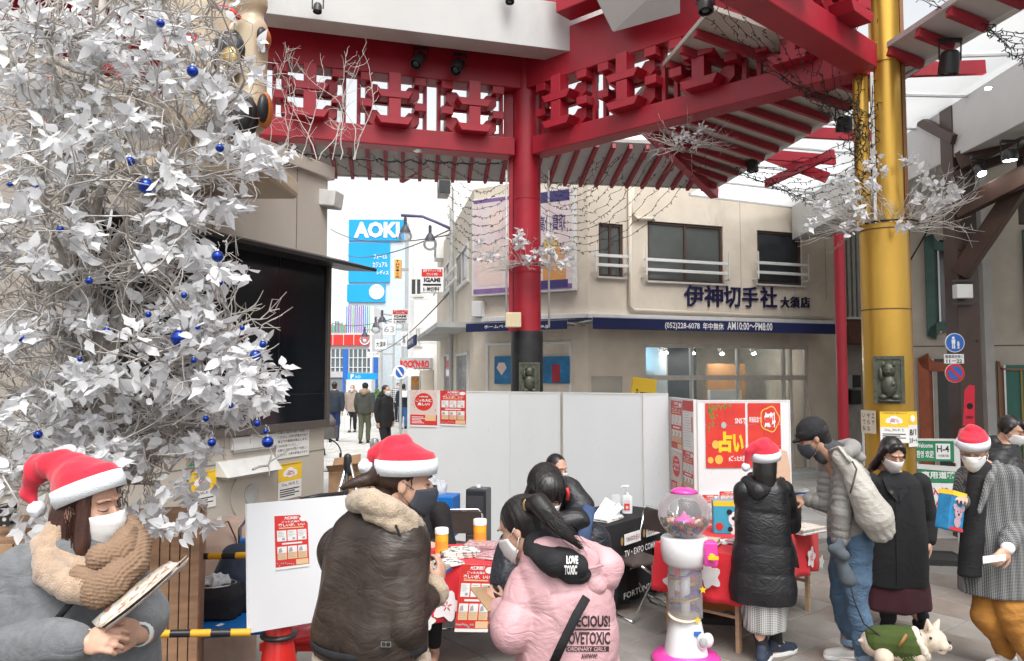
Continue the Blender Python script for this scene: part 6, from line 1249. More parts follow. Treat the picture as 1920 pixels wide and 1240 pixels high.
f.finish(.0062).eyes(0).mask()
TW=check_mat('tweed', (.055, .056, .058), (.30, .30, .30), 34);
def b(M):
 c=[(p(1862, 1112), .20, .165), (p(1862, 1060), .20, .165), (p(1866, 990), .19, .155), (p(1864, 930), .185, .14), (p(1858, 890), .165, .12), (p(1850, 868), .09, .085)]
 M.loft([(v.x, v.y, v.z, rx, ry, R(-35))for v, rx, ry in c], 30, e=2.3); f.limb([sR, eR, eR.lerp(wR, .75)], [.085, .068, .056], M); f.limb([sL, eL, wL.lerp(eL, .2)], [.08, .066, .055], M)
f.cloth('overcoat', TW, b, .009, 4, folds(.010, 8, (1, 1, .5)))
q0=p(1832, 885, -.15)
f.cloth('black_inner', CBLK, lambda M:M.loft([(v.x, v.y, v.z, rx, .07, R(-35))for v, rx in((p(1820, 1080, -.045), .075), (p(1823, 980, -.06), .07), (p(1834, 890, -.07), .06))], 20), .010, 3, folds(.006, 10))
f.cloth('lapel', TW, lambda M:(M.cap(p(1868, 868, -.05), p(1856, 900, -.17), .022, .03), M.cap(p(1856, 900, -.17), p(1836, 960, -.2), .03, .015)), .007, 3)
f.cloth('sweater', CBLK, lambda M:M.cap(p(1840, 880, -.06), p(1838, 900, -.06), .07, .08), .010, 3)
MB(f.T@Matrix.Translation(p(1896, 1010, -.225))@Rz(-18)).box((0, 0, 0), (.07, .004, .022)).obj('sleeve_label', CBLK, f.t)
f.cloth('shirt_cuff', PAPER, lambda M:M.cap(eR.lerp(wR, .74), eR.lerp(wR, .93), .046, .042), .008, 2)
MU=nmat('mustard_cloth', (.36, .155, .025), .85, var=.2, vs=6, bump=.4, bs=120, wr=(6, .018))
def b(M):
 for h_, k_, a in zip(hp, kn, an):M.cap(h_, k_, .1, .084); M.cap(k_, Vector((a.x, a.y, .12)), .084, .06)
f.cloth('trousers', MU, b, .010, 4, folds(.013, 9, (1, 1, 1.4)))
f.shoe(an[0], -70, nmat('white_trainer', (.66, .66, .66), .6, var=.05)); f.shoe(an[1], -50, flat('white_trainer2', (.66, .66, .66)))
f.hair(lambda M:M.cap((0, .06, -.01), (0, .06, -.07), .062, .05), HAIRB, .009)
GM=f.T@f.H
for sx in(-1, 1):MB(GM).tube([Vector((sx*.033, -.105, .008))+Vector((.024*math.cos(a), .004*abs(math.cos(a)), .019*math.sin(a)))for a in np.linspace(0, 6.28, 20)], .0016, 5).obj('glasses_rim', IRIS, f.t, smooth=True); MB(GM).tube([(sx*.056, -.1, .012), (sx*.078, -.04, .012), (sx*.08, .015, .005)], .0015, 5).obj('glasses_arm', IRIS, f.t, smooth=True)
hat(f, -6, peak=(0, .03, .13), droop=((-.02, .06, .12), (-.07, .09, .08), (-.09, .09, .04)), bz=.055, sc=1.02)
t=thing('white_card', 'folded white card in the hand of the man in checked overcoat', 'card', W(1868, 1048, 4.86)); plate(t, [W(1842, 1045, 4.85), W(1884, 1041, 4.88), W(1885, 1052, 4.82), W(1843, 1058, 4.80)], .008, 'sheet', PAPER)
t=thing('snack_bag', 'blue and yellow picture carton with a koala face carried by the man in checked coat', 'carton', W(1782, 960, 5.05), 0)
KQ=Rz(28)@Ry(14); MB(KQ).box((0, 0, 0), (.15, .1, .24)).obj('carton_box', nmat('carton_blue', (.02, .2, .42), .3, var=.3, vs=12, bump=0), t, bevel=.01); M=MB(KQ); M.box((0, -.0, .122), (.151, .101, .03)); M.obj('yellow_top', YEL, t);
M=MB(KQ); disc_xz(M, 0, 0, .04, -.056, -.052); disc_xz(M, -.04, .035, .02, -.0555, -.052); disc_xz(M, .04, .035, .02, -.0555, -.052); disc_xz(M, 0, -.06, .035, -.055, -.052); M.obj('koala_picture', nmat('koala_pink', (.45, .3, .35), .4, bump=0), t); M=MB(KQ); disc_xz(M, 0, -.008, .008, -.059, -.0565); M.ball((-.016, -.057, .01), .004, 6, 5); M.ball((.016, -.057, .01), .004, 6, 5); M.obj('koala_face', LETB, t); MB(KQ).box((.0, -.052, -.105), (.14, .003, .02)).obj('red_stripe', REDP, t)
# ---- 11: man at the far right
f=Fig('man in a black padded jacket with white mask at the right edge behind the overcoat', 6.7, 1890); p=f.p
f.head(p(1897, 808), 38, 24); f.core(p(1888, 840), p(1875, 890), p(1875, 1000)); sR, eR, wR=p(1900, 870, -.1), p(1900, 915, -.22), p(1925, 915, -.4); sL, eL, wL=p(1850, 870, .1), p(1850, 920, .1), p(1890, 930, -.2)
f.limb([sR, eR, wR], [.05, .04, .026]).limb([sL, eL, wL], [.05, .04, .026]); f.hand(basis(wR, (.7, -.5, 0), (0, -.3, .9)), 1); f.hand(basis(wL, (.7, -.5, 0), (0, -.3, .9)), 1)
an=[Vector((GX(px, 6.7), 6.7, .09))for px in(1860, 1895)]
for px, a in zip((1860, 1890), an):f.limb([p(px, 1000), p(px, 1060), a], [.085, .06, .038]); f.foot(a, 30)
f.finish(.009).eyes(0).mask().hair(lambda M:(M.cap((-.07, 0, .04), (-.08, .01, -.02), .02, .02), M.cap((.07, 0, .04), (.08, .01, -.02), .02, .02), M.cap((0, -.06, .09), (0, -.09, .05), .04, .02)), HAIRB, .009)
T3=lambda v:tuple(f.T@v)
f.cloth('padded_jacket', PBLK, lambda M:(M.loft([(v.x, v.y, v.z, rx, ry, R(30))for v, rx, ry in[(p(1875, 1000), .2, .16), (p(1873, 950), .22, .17), (p(1873, 890), .22, .17), (p(1878, 850), .18, .14), (p(1885, 832), .1, .1)]], 26), f.limb([sR, eR, wR.lerp(eR, .15)], [.085, .075, .055], M), f.limb([sL, eL, wL.lerp(eL, .15)], [.085, .075, .055], M), M.cap(p(1865, 832, .1), p(1880, 850, .05), .08, .08)), .012, 4, quilt([(T3(sR), T3(eR), 0), (T3(eR), T3(wR), .2), (T3(p(1885, 840)), T3(p(1875, 1000)), 0)], .010, .13, .006))
f.cloth('trousers', CBLK, lambda M:[(M.cap(p(px, 1000), p(px, 1060), .1, .08), M.cap(p(px, 1060), Vector((a.x, a.y, .12)), .08, .055))for px, a in zip((1860, 1890), an)], .015, 3)
for a in an:f.shoe(a, 30, CBLK, LETB)
# ---- walkers in the alley
def walker(lab, px, d, h, yaw, cj, ct, hairm=HAIRB, hood=None, stride=.16, coat=.0, bag=None, hatm=None, skirt=None, arms=.1, face=SKIN, longhair=False, pitch=10):
 f=Fig(lab, d, px); b=f.b; k=h/1.72; Q=Rz(yaw).to_3x3()
 def L(x, y, z):return b+Q@Vector((x*k, y*k, z*k))  # -y = facing
 f.head(L(0, -.05, 1.60), yaw, pitch, 0, k); f.core(L(0, 0, 1.45), L(0, 0, 1.25), L(0, .0, .95))
 hp=[L(-.09, 0, .93), L(.09, 0, .93)]; kn=[L(-.09, -.05-stride*.3, .5), L(.09, -.05+stride*.5, .5)]; an=[L(-.08, -stride, .09), L(.08, stride*1.3, .12)]
 for h_, k_, a in zip(hp, kn, an):f.limb([h_, k_, a], [.085, .055, .038]); f.foot(a, yaw)
 A=[]
 for sx, sw in((-1, arms), (1, -arms)):s_, e_, w_=L(sx*.2, 0, 1.38), L(sx*.25, .02+sw*.3, 1.12), L(sx*.24, -.03+sw, .88); f.limb([s_, e_, w_], [.045, .038, .026]); f.hand(basis(w_, Q@Vector((0, -.1, -1)), Q@Vector((sx, 0, 0))), 1, sc=k); A.append((s_, e_, w_))
 f.finish(.012, face, 2)
 rz=R(yaw)
 c=[(L(0, 0, .86-coat), .19+coat*.05, .14), (L(0, 0, 1.05), .2, .145), (L(0, 0, 1.3), .215, .135), (L(0, .0, 1.42), .17, .11), (L(0, 0, 1.49), .09, .085)]
 f.cloth('jacket', cj, lambda M:(M.loft([(v.x, v.y, v.z, rx*k, ry*k, rz)for v, rx, ry in c], 24, e=2.3), [f.limb([a, b_, b_.lerp(w_, .88)], [.075, .062, .048], M)for a, b_, w_ in A]), .018, 4, folds(.012, 8))
 f.cloth('trousers', ct, lambda M:[(M.cap(h_, k_, .1*k, .075*k), M.cap(k_, a.lerp(k_, .12), .075*k, .058*k))for h_, k_, a in zip(hp, kn, an)]+[M.cap(hp[0], hp[1], .1*k, .1*k)], .018, 3, folds(.01, 9))
 for a in an:f.shoe(Vector((a.x, a.y, 0)), yaw, CBLK, LETW)
 if hood:f.cloth('hood', hood, lambda M:(M.cap(L(-.09, .02, 1.48), L(.09, .02, 1.48), .075, .075), M.cap(L(0, .1, 1.46), L(0, .08, 1.5), .09, .08)), .018, 3, lambda co, no:co+no*(.01*wob(co, 50))[:, None])
 if hatm:f.cloth('cap', hatm, lambda M:(setattr(M, 'M', f.T@f.H), M.ball((0, .02, .05), (.092, .11, .09), 16, 10)), .012, 2)
 f.hair((lambda M:(M.cap((0, .05, 0), (0, .06, -.16), .08, .07),))if longhair else(lambda M:M.cap((0, .05, 0), (0, .06, -.05), .07, .055)), hairm, .014); f.mask()
 return f, L
OLV=nmat('olive_cloth', (.05, .055, .045), .85, var=.2, bump=.3); FURM=nmat('fur_tan', (.3, .22, .16), .95, var=.3, vs=40, bump=1, bs=90); NVJ=nmat('navy_jacket', (.012, .02, .035), .7, var=.2, bump=.3)
walker('man walking away in a dark navy jacket beside the kiosk bicycle', 628, 22, 1.74, 188, NVJ, nmat('indigo', (.02, .04, .12), .85, bump=.3), arms=.15)
fg, L=walker('woman in a light fur-collared coat walking towards us in the alley', 662, 25.5, 1.6, 0, nmat('sand_coat', (.3, .24, .2), .9), CBLK, nmat('light_brown_hair', (.25, .13, .07), .5), hood=FURM, longhair=True, coat=.1, stride=.08)
walker('person from behind in an olive parka with a fur-trimmed hood and cargo trousers', 685, 21.5, 1.72, 178, OLV, nmat('khaki', (.09, .1, .06), .85, bump=.3), hood=FURM, hatm=CBLK, stride=.1)
walker('man in a long black hooded coat standing in profile beside the white panels', 722, 17.6, 1.72, 60, CBLK, CBLK, hood=CBLK, coat=.12, stride=.05, arms=.02)
walker('person in a striped top and black trousers beyond the alley sign post', 747, 31, 1.6, 20, check_mat('stripes', (.6, .6, .6), (.03, .03, .03), 4), CBLK, stride=.1)
walker('person in a navy top and jeans with a white bag near the awning', 757, 27, 1.62, 170, NVJ, nmat('jeans2', (.05, .15, .35), .8), stride=.06)
t=thing('shoulder_bag', 'small white shoulder bag on the person in navy by the striped awning', 'bag', W(757, 739, 26.7)); MB().box((0, 0, 0), (.26, .08, .24)).obj('bag_body', LETW, t, bevel=.03); MB().tube([(-.1, 0, .1), (-.05, 0, .45), (.05, 0, .5), (.1, 0, .1)], .012, 6).obj('strap', LETW, t, smooth=True)
t=thing('paper_bag', 'white paper carrier bag swinging between the two walkers in the alley', 'bag', W(651, 793, 22)); MB(Rz(20)).box((0, 0, 0), (.14, .1, .4)).obj('bag_body', LETW, t, bevel=.01); MB().tube([(-.05, 0, .2), (0, 0, .32), (.05, 0, .2)], .008, 5).obj('handle', LETW, t, smooth=True)
# ---- dog
f=Fig('cream french bulldog in a dark green knitted coat turning its head to the right', 4.95, 1690, name='french_bulldog', cat='dog'); p=f.p; B=f.B
chest, rump=p(1706, 1212), p(1640, 1206, .06)
B.cap(chest, rump, .108, .088, 18); B.cap(chest+Vector((0, 0, -.03)), p(1680, 1220, .0), .09, .07); hd=p(1750, 1200, -.05)
B.cap(chest+Vector((.02, 0, .02)), hd, .075, .068); B.ball(hd, (.078, .08, .074), 16, 12); B.ball(p(1765, 1210, -.085), (.046, .052, .04), 14, 10); B.ball(p(1764, 1220, -.09), (.034, .034, .026), 12, 8); B.ball(p(1776, 1213, -.06), (.03, .03, .026), 10, 8)
for px, dy in((1742, -.03), (1752, .06)):q=p(px, 1180, dy-.03); t_=p(px+(-3 if px<1750 else 8), 1163, dy-.02); B.cap(q, t_, .032, .010, 10)
for px, dd, hind in((1642, -.05, 1), (1636, .12, 1), (1706, -.07, 0), (1716, .07, 0)):
 x=GX(px, 4.95+dd); y=4.95+dd
 if hind:B.cap(Vector((x, y, .2)), Vector((x+.03, y, .13)), .06, .035); B.cap(Vector((x+.03, y, .13)), Vector((x-.03, y, .09)), .03, .022); B.cap(Vector((x-.03, y, .09)), Vector((x-.01, y, .02)), .022, .022)
 else:B.cap(Vector((x, y, .22)), Vector((x, y, .11)), .045, .028); B.cap(Vector((x, y, .11)), Vector((x+.005, y, .02)), .026, .024)
 B.cap(Vector((x, y, .018)), Vector((x+.04, y, .016)), .024, .02)
B.cap(rump+Vector((-.07, 0, .02)), rump+Vector((-.1, 0, .015)), .018, .01)
DOGM=nmat('dog_fur', (.55, .46, .37), .8, var=.12, vs=30, bump=.5, bs=200); f.finish(.006, DOGM, 3)
KN=nmat('green_knit', (.045, .07, .012), .95, var=.15, vs=25, bump=.5, bs=100)
f.cloth('knit_coat', KN, lambda M:(M.cap(p(1704, 1208), p(1648, 1203, .05), .116, .1), M.cap(p(1708, 1225, -.03), p(1705, 1240, -.05), .06, .05)), .005, 3, lambda co, no:co+no*(.0022*np.sin(co[:, 0]*420)*np.sin(co[:, 2]*420+co[:, 1]*300)+.004*wob(co, 25, 2, 6))[:, None])
def b(M):
 c=chest.lerp(hd, .45); d=(hd-chest).normalized(); u=d.cross(Vector((0, 1, 0))).normalized(); w=d.cross(u)
 for i in range(24):a0, a1=R(15*i), R(15*i+15); M.cap(c+(u*math.cos(a0)+w*math.sin(a0))*.082, c+(u*math.cos(a1)+w*math.sin(a1))*.082, .026, .026)
f.cloth('fleece_collar', nmat('dog_fleece', (.62, .55, .45), .95, bump=1, bs=120), b, .007, 3, flf)
MB(f.T).tube([p(1686, 1212, -.115), p(1694, 1200, -.12), p(1700, 1190, -.1)], .011, 6, flat=.3, up=(0, -1, 0)).obj('harness_strap', nmat('tan_strap', (.3, .13, .04), .7), f.t, smooth=True)
for px, dd in((1764, -.107), (1745, -.118)):MB(f.T).ball(p(px, 1197, dd), (.0095, .008, .0095), 10, 8).obj('eye', IRIS, f.t, smooth=True)
MB(f.T).ball(p(1780, 1205, -.075), (.012, .013, .010), 10, 8).obj('nose', RUB, f.t, smooth=True); MB(f.T).tube([p(1783, 1213, -.09), p(1775, 1220, -.12), p(1762, 1220, -.125)], .0025, 5).obj('mouth_line', RUB, f.t, smooth=True)
for px, dy in((1742, -.03),):q=p(px, 1183, dy-.052); MB(f.T).tube([q, p(px-2, 1168, dy-.045)], [.014, .004], 8, flat=.3, up=(0, -1, 0)).obj('inner_ear', nmat('ear_pink', (.5, .28, .22), .7), f.t, smooth=True)
# ================================================================ panels, boards, posters
def poster(lab, org, rz, w, h, kind=0, nm='event_poster', tilt=0, group='red and white event posters'):
 t=thing(nm, lab, 'poster', org, rz, group); t.rotation_euler=(tilt, 0, rz)
 MB().bb((0, 0, 0), (w, .002, h)).obj('sheet', PAPER, t); y=-.0006
 if kind==0:
  MB().bb((0, y, h*.05), (w, 0, h)).obj('red_field', REDP, t)
  M=MB();
  for i in range(3):x=w*(.06+.305*i); M.bb((x, y-.0012, h*.52), (x+w*.27, y-.0004, h*.72));
  for i in range(3):x=w*(.06+.305*i); M.bb((x, y-.0012, h*.30), (x+w*.27, y-.0004, h*.42))
  M.bb((w*.2, y-.0012, h*.455), (w*.8, y-.0004, h*.485)); disc_xz(M, w*.86, h*.92, h*.05, y-.0012, y-.0004, 14, rx=w*.12); M.obj('picture_print', PAPER, t)
  M=MB();
  for i in range(3):x=w*(.06+.305*i); M.bb((x, y-.0012, h*.18), (x+w*.27, y-.0004, h*.295))
  M.bb((w*.6, y-.0012, h*.06), (w*.97, y-.0004, h*.16)); M.bb((w*.12, y-.0012, h*.755), (w*.86, y-.0004, h*.775)); M.obj('caption_print', TAN, t)
  M=MB(); put_text(M, 'ごった大須の', w*.2, h*.86, w*.74, h*.9, y-.001, .02); put_text(M, '楽しいが、いい', w*.1, h*.79, w*.9, h*.85, y-.001, .03); put_text(M, '大須商店街', w*.28, h*.92, w*.72, h*.98, y-.001, .04); M.obj('white_lettering', LETW, t)
  M=MB()
  for i in range(3):
   for r in range(4):x=w*(.08+.305*i); z=h*(.69-r*.028); M.bb((x, y-.0022, z), (x+w*random.uniform(.12, .22), y-.0014, z+h*.007))
   M.bb((w*(.2+.305*i), y-.0022, h*.54), (w*(.28+.305*i), y-.0014, h*.58)); M.poly([(w*(.08+.305*i), h*.31), (w*(.2+.305*i), h*.32), (w*(.17+.305*i), h*.4), (w*(.1+.305*i), h*.38)], y-.0022, y-.0014)
   for r in range(3):x=w*(.08+.305*i); z=h*(.27-r*.03); M.bb((x, y-.0022, z), (x+w*.2, y-.0014, z+h*.006))
  for i in range(9):x=w*(.04+.06*i); z=h*random.uniform(.07, .12); disc_xz(M, x, z, h*.016, y-.0022, y-.0014, 7)
  M.obj('dark_print', GREYP, t)
 elif kind==1:
  MB().bb((0, y, h*.05), (w, 0, h*.33)).obj('red_field', REDP, t); MB().bb((0, y, h*.33), (w, -.0001, h)).obj('pale_field', PINKP, t)
  M=MB(); disc_xz(M, w*.5, h*.68, h*.24, y-.001, y-.0003, 22, rx=w*.34); M.obj('red_disc', REDP, t)
  M=MB();
  for i in range(60):
   x, z=random.uniform(.04, .94)*w, random.uniform(.34, .97)*h
   if((x/w-.5)/.36)**2+((z/h-.68)/.26)**2>1:s=random.uniform(.01, .03); M.bb((x, y-.001, z), (x+s*w*1.4, y-.0003, z+s*h))
  M.obj('dark_print', GREYP, t)
  M=MB(); put_text(M, 'ごった大須', w*.2, h*.68, w*.8, h*.76, y-.002, .04); put_text(M, '楽しい!', w*.28, h*.58, w*.72, h*.66, y-.002, .04); put_text(M, '大須商店街', w*.33, h*.8, w*.67, h*.84, y-.002, .02)
  for i in range(5):M.bb((w*.06, y-.001, h*(.1+i*.04)), (w*random.uniform(.4, .6), y-.0003, h*(.115+i*.04)))
  M.obj('white_lettering', LETW, t); M=MB().bb((w*.56, y-.001, h*.17), (w*.95, y-.0003, h*.33)); M.obj('caption_print', TAN, t)
 elif kind==2:
  MB().bb((0, y, h*.8), (w, 0, h)).obj('red_field', REDP, t); M=MB()
  for r in range(14):z=h*(.76-r*.05); M.bb((w*.08, y, z), (w*random.uniform(.5, .8), 0, z+h*.008))
  M.obj('dark_print', GREYP, t); MB().bb((w*.8, y, h*.4), (w*.9, 0, h*.7)).obj('red_bar', REDP, t)
 return t
class PL:pass
panels=[]
def panel(lab, xa, ya, xb, yb, z0=.04, z1=1.79, cat='partition panel', nm='partition_panel', grp='white folding partition panels behind the tables'):
 a=Vector((xa, ya, 0)); b=Vector((xb, yb, 0)); L=(b-a).length; rz=math.atan2(yb-ya, xb-xa); t=thing(nm, lab, cat, a, rz, grp)
 MB().bb((.012, -.014, z0+.015), (L-.012, .014, z1-.015)).obj('board', WPANEL, t, bevel=.002)
 for q in((0, 0), (L-.012, 0)):MB().bb((q[0], -.018, z0), (q[0]+.012, .018, z1)).obj('edge_rail', WMET, t)
 for z in(z0, z1-.015):MB().bb((.012, -.018, z), (L-.012, .018, z+.015)).obj('edge_rail', WMET, t)
 for x in(.1, L-.1):MB().bb((x-.02, -.2, 0), (x+.02, .2, .04)).obj('foot_bar', GREYW, t)
 M=MB()
 for i in range(7):x=random.uniform(.1, L-.1); z=random.uniform(.5, 1.6); M.add([(x, -.0145, z), (x+.003, -.0145, z+.001), (x+random.uniform(-.02, .05), -.0145, z+random.uniform(-.02, .08))], [(0, 1, 2)])
 M.obj('scratches', GREYP, t); return t
pp=[(766, 9.3), (957, 8.75), (1051, 8.45), (1056, 8.42), (1204, 8.0), (1252, 7.95)]
PXY=[(GX(a, d), d)for a, d in pp]
pa1=panel('white partition panel carrying two red posters, the leftmost of the row', *PXY[0], *PXY[1]); panel('white partition panel behind the brown chair, directly right of the one with two posters', *PXY[1], *PXY[2]); panel('widest blank partition panel, right of the narrow gap beneath the red pillar', *PXY[3], *PXY[4]); panel('narrow blank partition strip beside the board with four small posters', *PXY[4], *PXY[5])
Lp=pa1.location; ex=Vector((math.cos(pa1.rotation_euler[2]), math.sin(pa1.rotation_euler[2]), 0))
def onpanel(t, px0, py0, px1, py1, off=.022):a, b=onface(t, px0, py1, -off); c, d=onface(t, px1, py0, -off); return LM(t)@Vector((a, -off, b)), c-a, d-b
o, w, h=onpanel(pa1, 769, 732, 820, 800); poster('red circle poster on the leftmost partition panel, left of its pair', o, pa1.rotation_euler[2], w, h, 1)
o, w, h=onpanel(pa1, 825, 733, 874, 798); poster('red picture-grid poster on the leftmost partition panel, right of its pair', o, pa1.rotation_euler[2], w, h, 0)
sp=panel('white side board turned edge-on carrying four small red posters', 1.665, 8.0, 1.735, 7.2, .5, 1.75, 'display board', 'display_board', 'white poster boards at the right table')
for lab, a, b, c, d, k in(('small red poster, upper left of the four on the side board', 1259, 753, 1278, 843, 0), ('small white poster with red top, upper right of the four on the side board', 1281, 753, 1300, 845, 2), ('small red circle poster, lower left of the four on the side board', 1259, 852, 1278, 925, 1), ('small red poster, lower right of the four on the side board', 1281, 849, 1300, 925, 0)):
 o, w, h=onpanel(sp, a, b, c, d); poster(lab, o, sp.rotation_euler[2], w, h, k)
rb=panel('white board with the big red fortune-telling poster', 1.75, 7.2, GX(1478, 7.25), 7.25, .8, 1.745, 'display board', 'display_board', 'white poster boards at the right table')
o, w, h=onpanel(rb, 1324, 756, 1463, 878, .024)
t=thing('fortune_poster', 'big red Christmas fortune-telling poster with yellow characters', 'poster', o, rb.rotation_euler[2])
gap=w*.035; wl=w*.53
for i, (xa, xb)in enumerate(((0, wl), (wl+gap, w))):
 for r in range(3):
  for c in range(2):za=h*(.0 if r==2 else(.34 if r==1 else .67)); zb=h*(.335 if r==2 else(.665 if r==1 else 1)); xm=(xa+xb)/2; MB().bb(((xa, xm+.002)[c], 0, za+.002), ((xm, xb)[c], .002, zb)).obj('red_sheet', nmat('poster_red_%d%d%d'%(i, r, c), (.55, .03, .025), .35, var=.25, vs=5, bump=0, col2=(.68, .06, .04)), t)
M=MB(); put_text(M, '占', w*.17, h*.24, w*.35, h*.56, -.002, .06); put_text(M, 'い', w*.36, h*.24, w*.50, h*.52, -.002, .06); put_text(M, 'イベント', w*.58, h*.14, w*.95, h*.36, -.002, .06); M.obj('yellow_lettering', LETY, t)
M=MB(); put_text(M, 'SNSで', w*.39, h*.68, w*.54, h*.77, -.002, .01); put_text(M, '新設記念で', w*.58, h*.7, w*.74, h*.79, -.002, .01); put_text(M, '#ごった大須', w*.3, h*.1, w*.52, h*.19, -.002, .02); put_text(M, '無料', w*.78, h*.62, w*.93, h*.86, -.004, .05); M.obj('white_lettering', LETW, t)
M=MB(); n=30
for i in range(n):
 a0, a1=2*math.pi*i/n, 2*math.pi*(i+1)/n; rr=lambda a, k:k*(1+.07*math.cos(5*a)); M.quad(*[(w*.855+w*.13*rr(a, k)*math.cos(a), -.003, h*.75+h*.2*rr(a, k)*math.sin(a))for k, a in((1, a0), (1, a1), (.9, a1), (.9, a0))])
for x, z, r in((.13, .36, .065), (.17, .13, .07), (.06, .12, .05)):disc_xz(M, w*x, h*z, h*r, -.003, -.001, 16, rx=w*r*.75)
M.obj('gold_ornament', flat('gold_print', (.75, .45, .08)), t)
M=MB()
for i in range(60):u=random.random(); x=w*(.03+.35*u**1.3*random.random()); z=h*(.98-.5*random.random()*(1-u)); M.add([(x, -.003, z), (x+w*.025, -.003, z+h*.012), (x+w*.012, -.003, z-h*.03)], [(0, 1, 2)])
tag(M.obj('green_garland', flat('garland_print', (.15, .3, .05)), t), kind='stuff'); M=MB(); disc_xz(M, w*.24, h*.66, h*.05, -.004, -.002, 14, rx=w*.035); M.obj('silver_bauble', GREYW, t)
t=thing('pamphlet_cloud', 'pale standing card figure peeking out from behind the black quilted coat', 'display card', W(1464, 905, 6.9)); MB().poly([(-.06, -.12), (.07, -.12), (.09, .1), (.06, .28), (-.02, .3), (-.07, .1)], -.004, .004).obj('card', flat('cream_card', (.6, .42, .3)), t); M=MB(); put_text(M, 'げん', -.04, -.08, .05, .06, -.006, .02); M.obj('lettering', LETB, t)
# ================================================================ white standing board with poster, easel
wb=thing('white_board', 'large white standing board with one red poster, left of the shearling jacket', 'board', W(465, 1190, 3.55), 0)
A_=W(466, 1188, 3.5); Bq=W(463, 945, 3.62); C_=W(690, 925, 4.3); D_=W(690, 1150, 4.15)
M=MB(Matrix.Translation(-wb.location)); n_=(D_-A_).cross(Bq-A_).normalized(); n_=n_ if n_.y>0 else-n_; qq=[A_, D_, C_, Bq]; M.add(qq+[v+n_*.012 for v in qq], [(3, 2, 1, 0), (4, 5, 6, 7), (0, 1, 5, 4), (1, 2, 6, 5), (2, 3, 7, 6), (3, 0, 4, 7)]); M.obj('board', nmat('white_board', (.74, .75, .77), .4, var=.03, vs=2, bump=0), wb)
u_=(D_-A_).normalized(); rzb=math.atan2(u_.y, u_.x); up_=(Bq-A_).normalized(); tl=-math.asin(up_.dot(Vector((-math.sin(rzb), math.cos(rzb), 0)))*-1)
def onboard(px, py):
 o=Vector((0, 0, CH)); d=W(px, py, 1)-o; k=(A_-n_*.004-o).dot(n_)/d.dot(n_); return o+d*k
P1_=onboard(517, 1070); P2_=onboard(580, 1062); P3_=onboard(511, 964)
t=poster('red picture-grid poster pinned on the large white standing board', P1_, rzb, (P2_-P1_).length, (P3_-P1_).length*.96, 0); ez=(P3_-P1_).normalized(); ex_=(P2_-P1_).normalized(); ey_=ez.cross(ex_); t.rotation_euler=Matrix((ex_, ey_, ex_.cross(ey_))).transposed().to_euler()
t=thing('easel', 'black tripod easel with chrome legs behind the white standing board', 'easel', (GX(655, 4.8), 4.8, 0))
TT=Matrix.Translation(-t.location)
for a, b in(((652, 862), (628, 950)), ((655, 862), (675, 950)), ((650, 862), (650, 940))):MB(TT).tube([W(*a, 4.8), W(*b, 4.75), W(*b, 4.75)+(W(*b, 4.75)-W(*a, 4.8))*3.0], .012, 8).obj('leg', CHROME if a[0]!=650 else BLACKM, t, smooth=True)
MB(TT).cap(W(652, 858, 4.8), W(652, 885, 4.8), .025, .03).obj('hub', BLACKM, t, smooth=True); MB(TT).tube([W(562, 938, 4.35), W(600, 930, 4.4), W(642, 926, 4.6), W(655, 905, 4.75)], .014, 6).obj('clamp_arm', BLACKM, t, smooth=True)
# boxes behind: cartons, bollard, bicycle
t=thing('carton_stack', 'stack of open brown cardboard cartons behind the tripod easel', 'box', W(690, 975, 8.6)*1, R(8)); t.location.z=0
CB=nmat('carton_brown', (.30, .18, .10), .85, var=.2, vs=10, bump=.3);
for i, (x, z, w, h)in enumerate(((-.22, 0, .42, .5), (.18, 0, .36, .46), (-.2, .5, .44, .42), (.2, .46, .34, .36))):MB().bb((x-w/2, -.2, z), (x+w/2, .2, z+h)).obj('carton', CB, t, bevel=.006)
M=MB(); M.add([(-.42, -.2, .92), (0, -.2, .92), (.02, -.3, 1.03), (-.44, -.3, 1.0)], [(0, 1, 2, 3)]).add([(-.42, .2, .92), (-.1, .2, .92), (-.1, .25, 1.07), (-.4, .25, 1.02)], [(0, 1, 2, 3)]); M.obj('carton_flap', CB, t)
t=thing('steel_bollard', 'short brushed steel bollard in the alley mouth behind the santa hat', 'bollard', (GX(704, 12.5), 12.5, 0)); MB().lathe([(.075, 0), (.075, .85), (.07, .9), (.05, .93), (.0, .94)], 20).obj('shaft', ALU, t, auto=True); MB().lathe([(.079, .7), (.079, .76)], 20).obj('band', BLACKM, t, auto=True)
t=thing('steel_post', 'slim dark standing post in the alley mouth left of the cartons', 'post', (GX(640, 11.5), 11.5, 0)); MB().lathe([(.012, 0), (.012, .8)], 8).obj('shaft', BLACKM, t, auto=True)
bi=thing('bicycle', 'parked bicycle with a basket, partly hidden by the kiosk corner', 'bicycle', (GX(612, 15.5), 15.5, 0), R(0))
def wheel(x):
 w=MB().tube([Vector((x+.33*math.cos(a), 0, .34+.33*math.sin(a)))for a in np.linspace(0, 2*math.pi, 33)], .014, 6, cap=False).obj('wheel', RUB, bi, smooth=True); M=MB()
 for k in range(18):a=k*math.pi/9; M.beam((x, 0, .34), (x+.32*math.cos(a), 0, .34+.32*math.sin(a)), .004, .004)
 M.obj('spokes', CHROME, w)
wheel(.0); wheel(-1.1); MB().tube([(0, 0, .34), (-.12, 0, .95)], .016, 8).tube([(-.1, 0, .82), (-.55, 0, .35), (-.5, 0, .8), (-1.1, 0, .34), (-.55, 0, .35)], .016, 8).obj('frame', BLACKM, bi, smooth=True); MB().tube([(-.12, -.25, 1.05), (-.1, 0, .98), (-.12, .25, 1.05)], .012, 8).obj('handlebar', CHROME, bi, smooth=True)
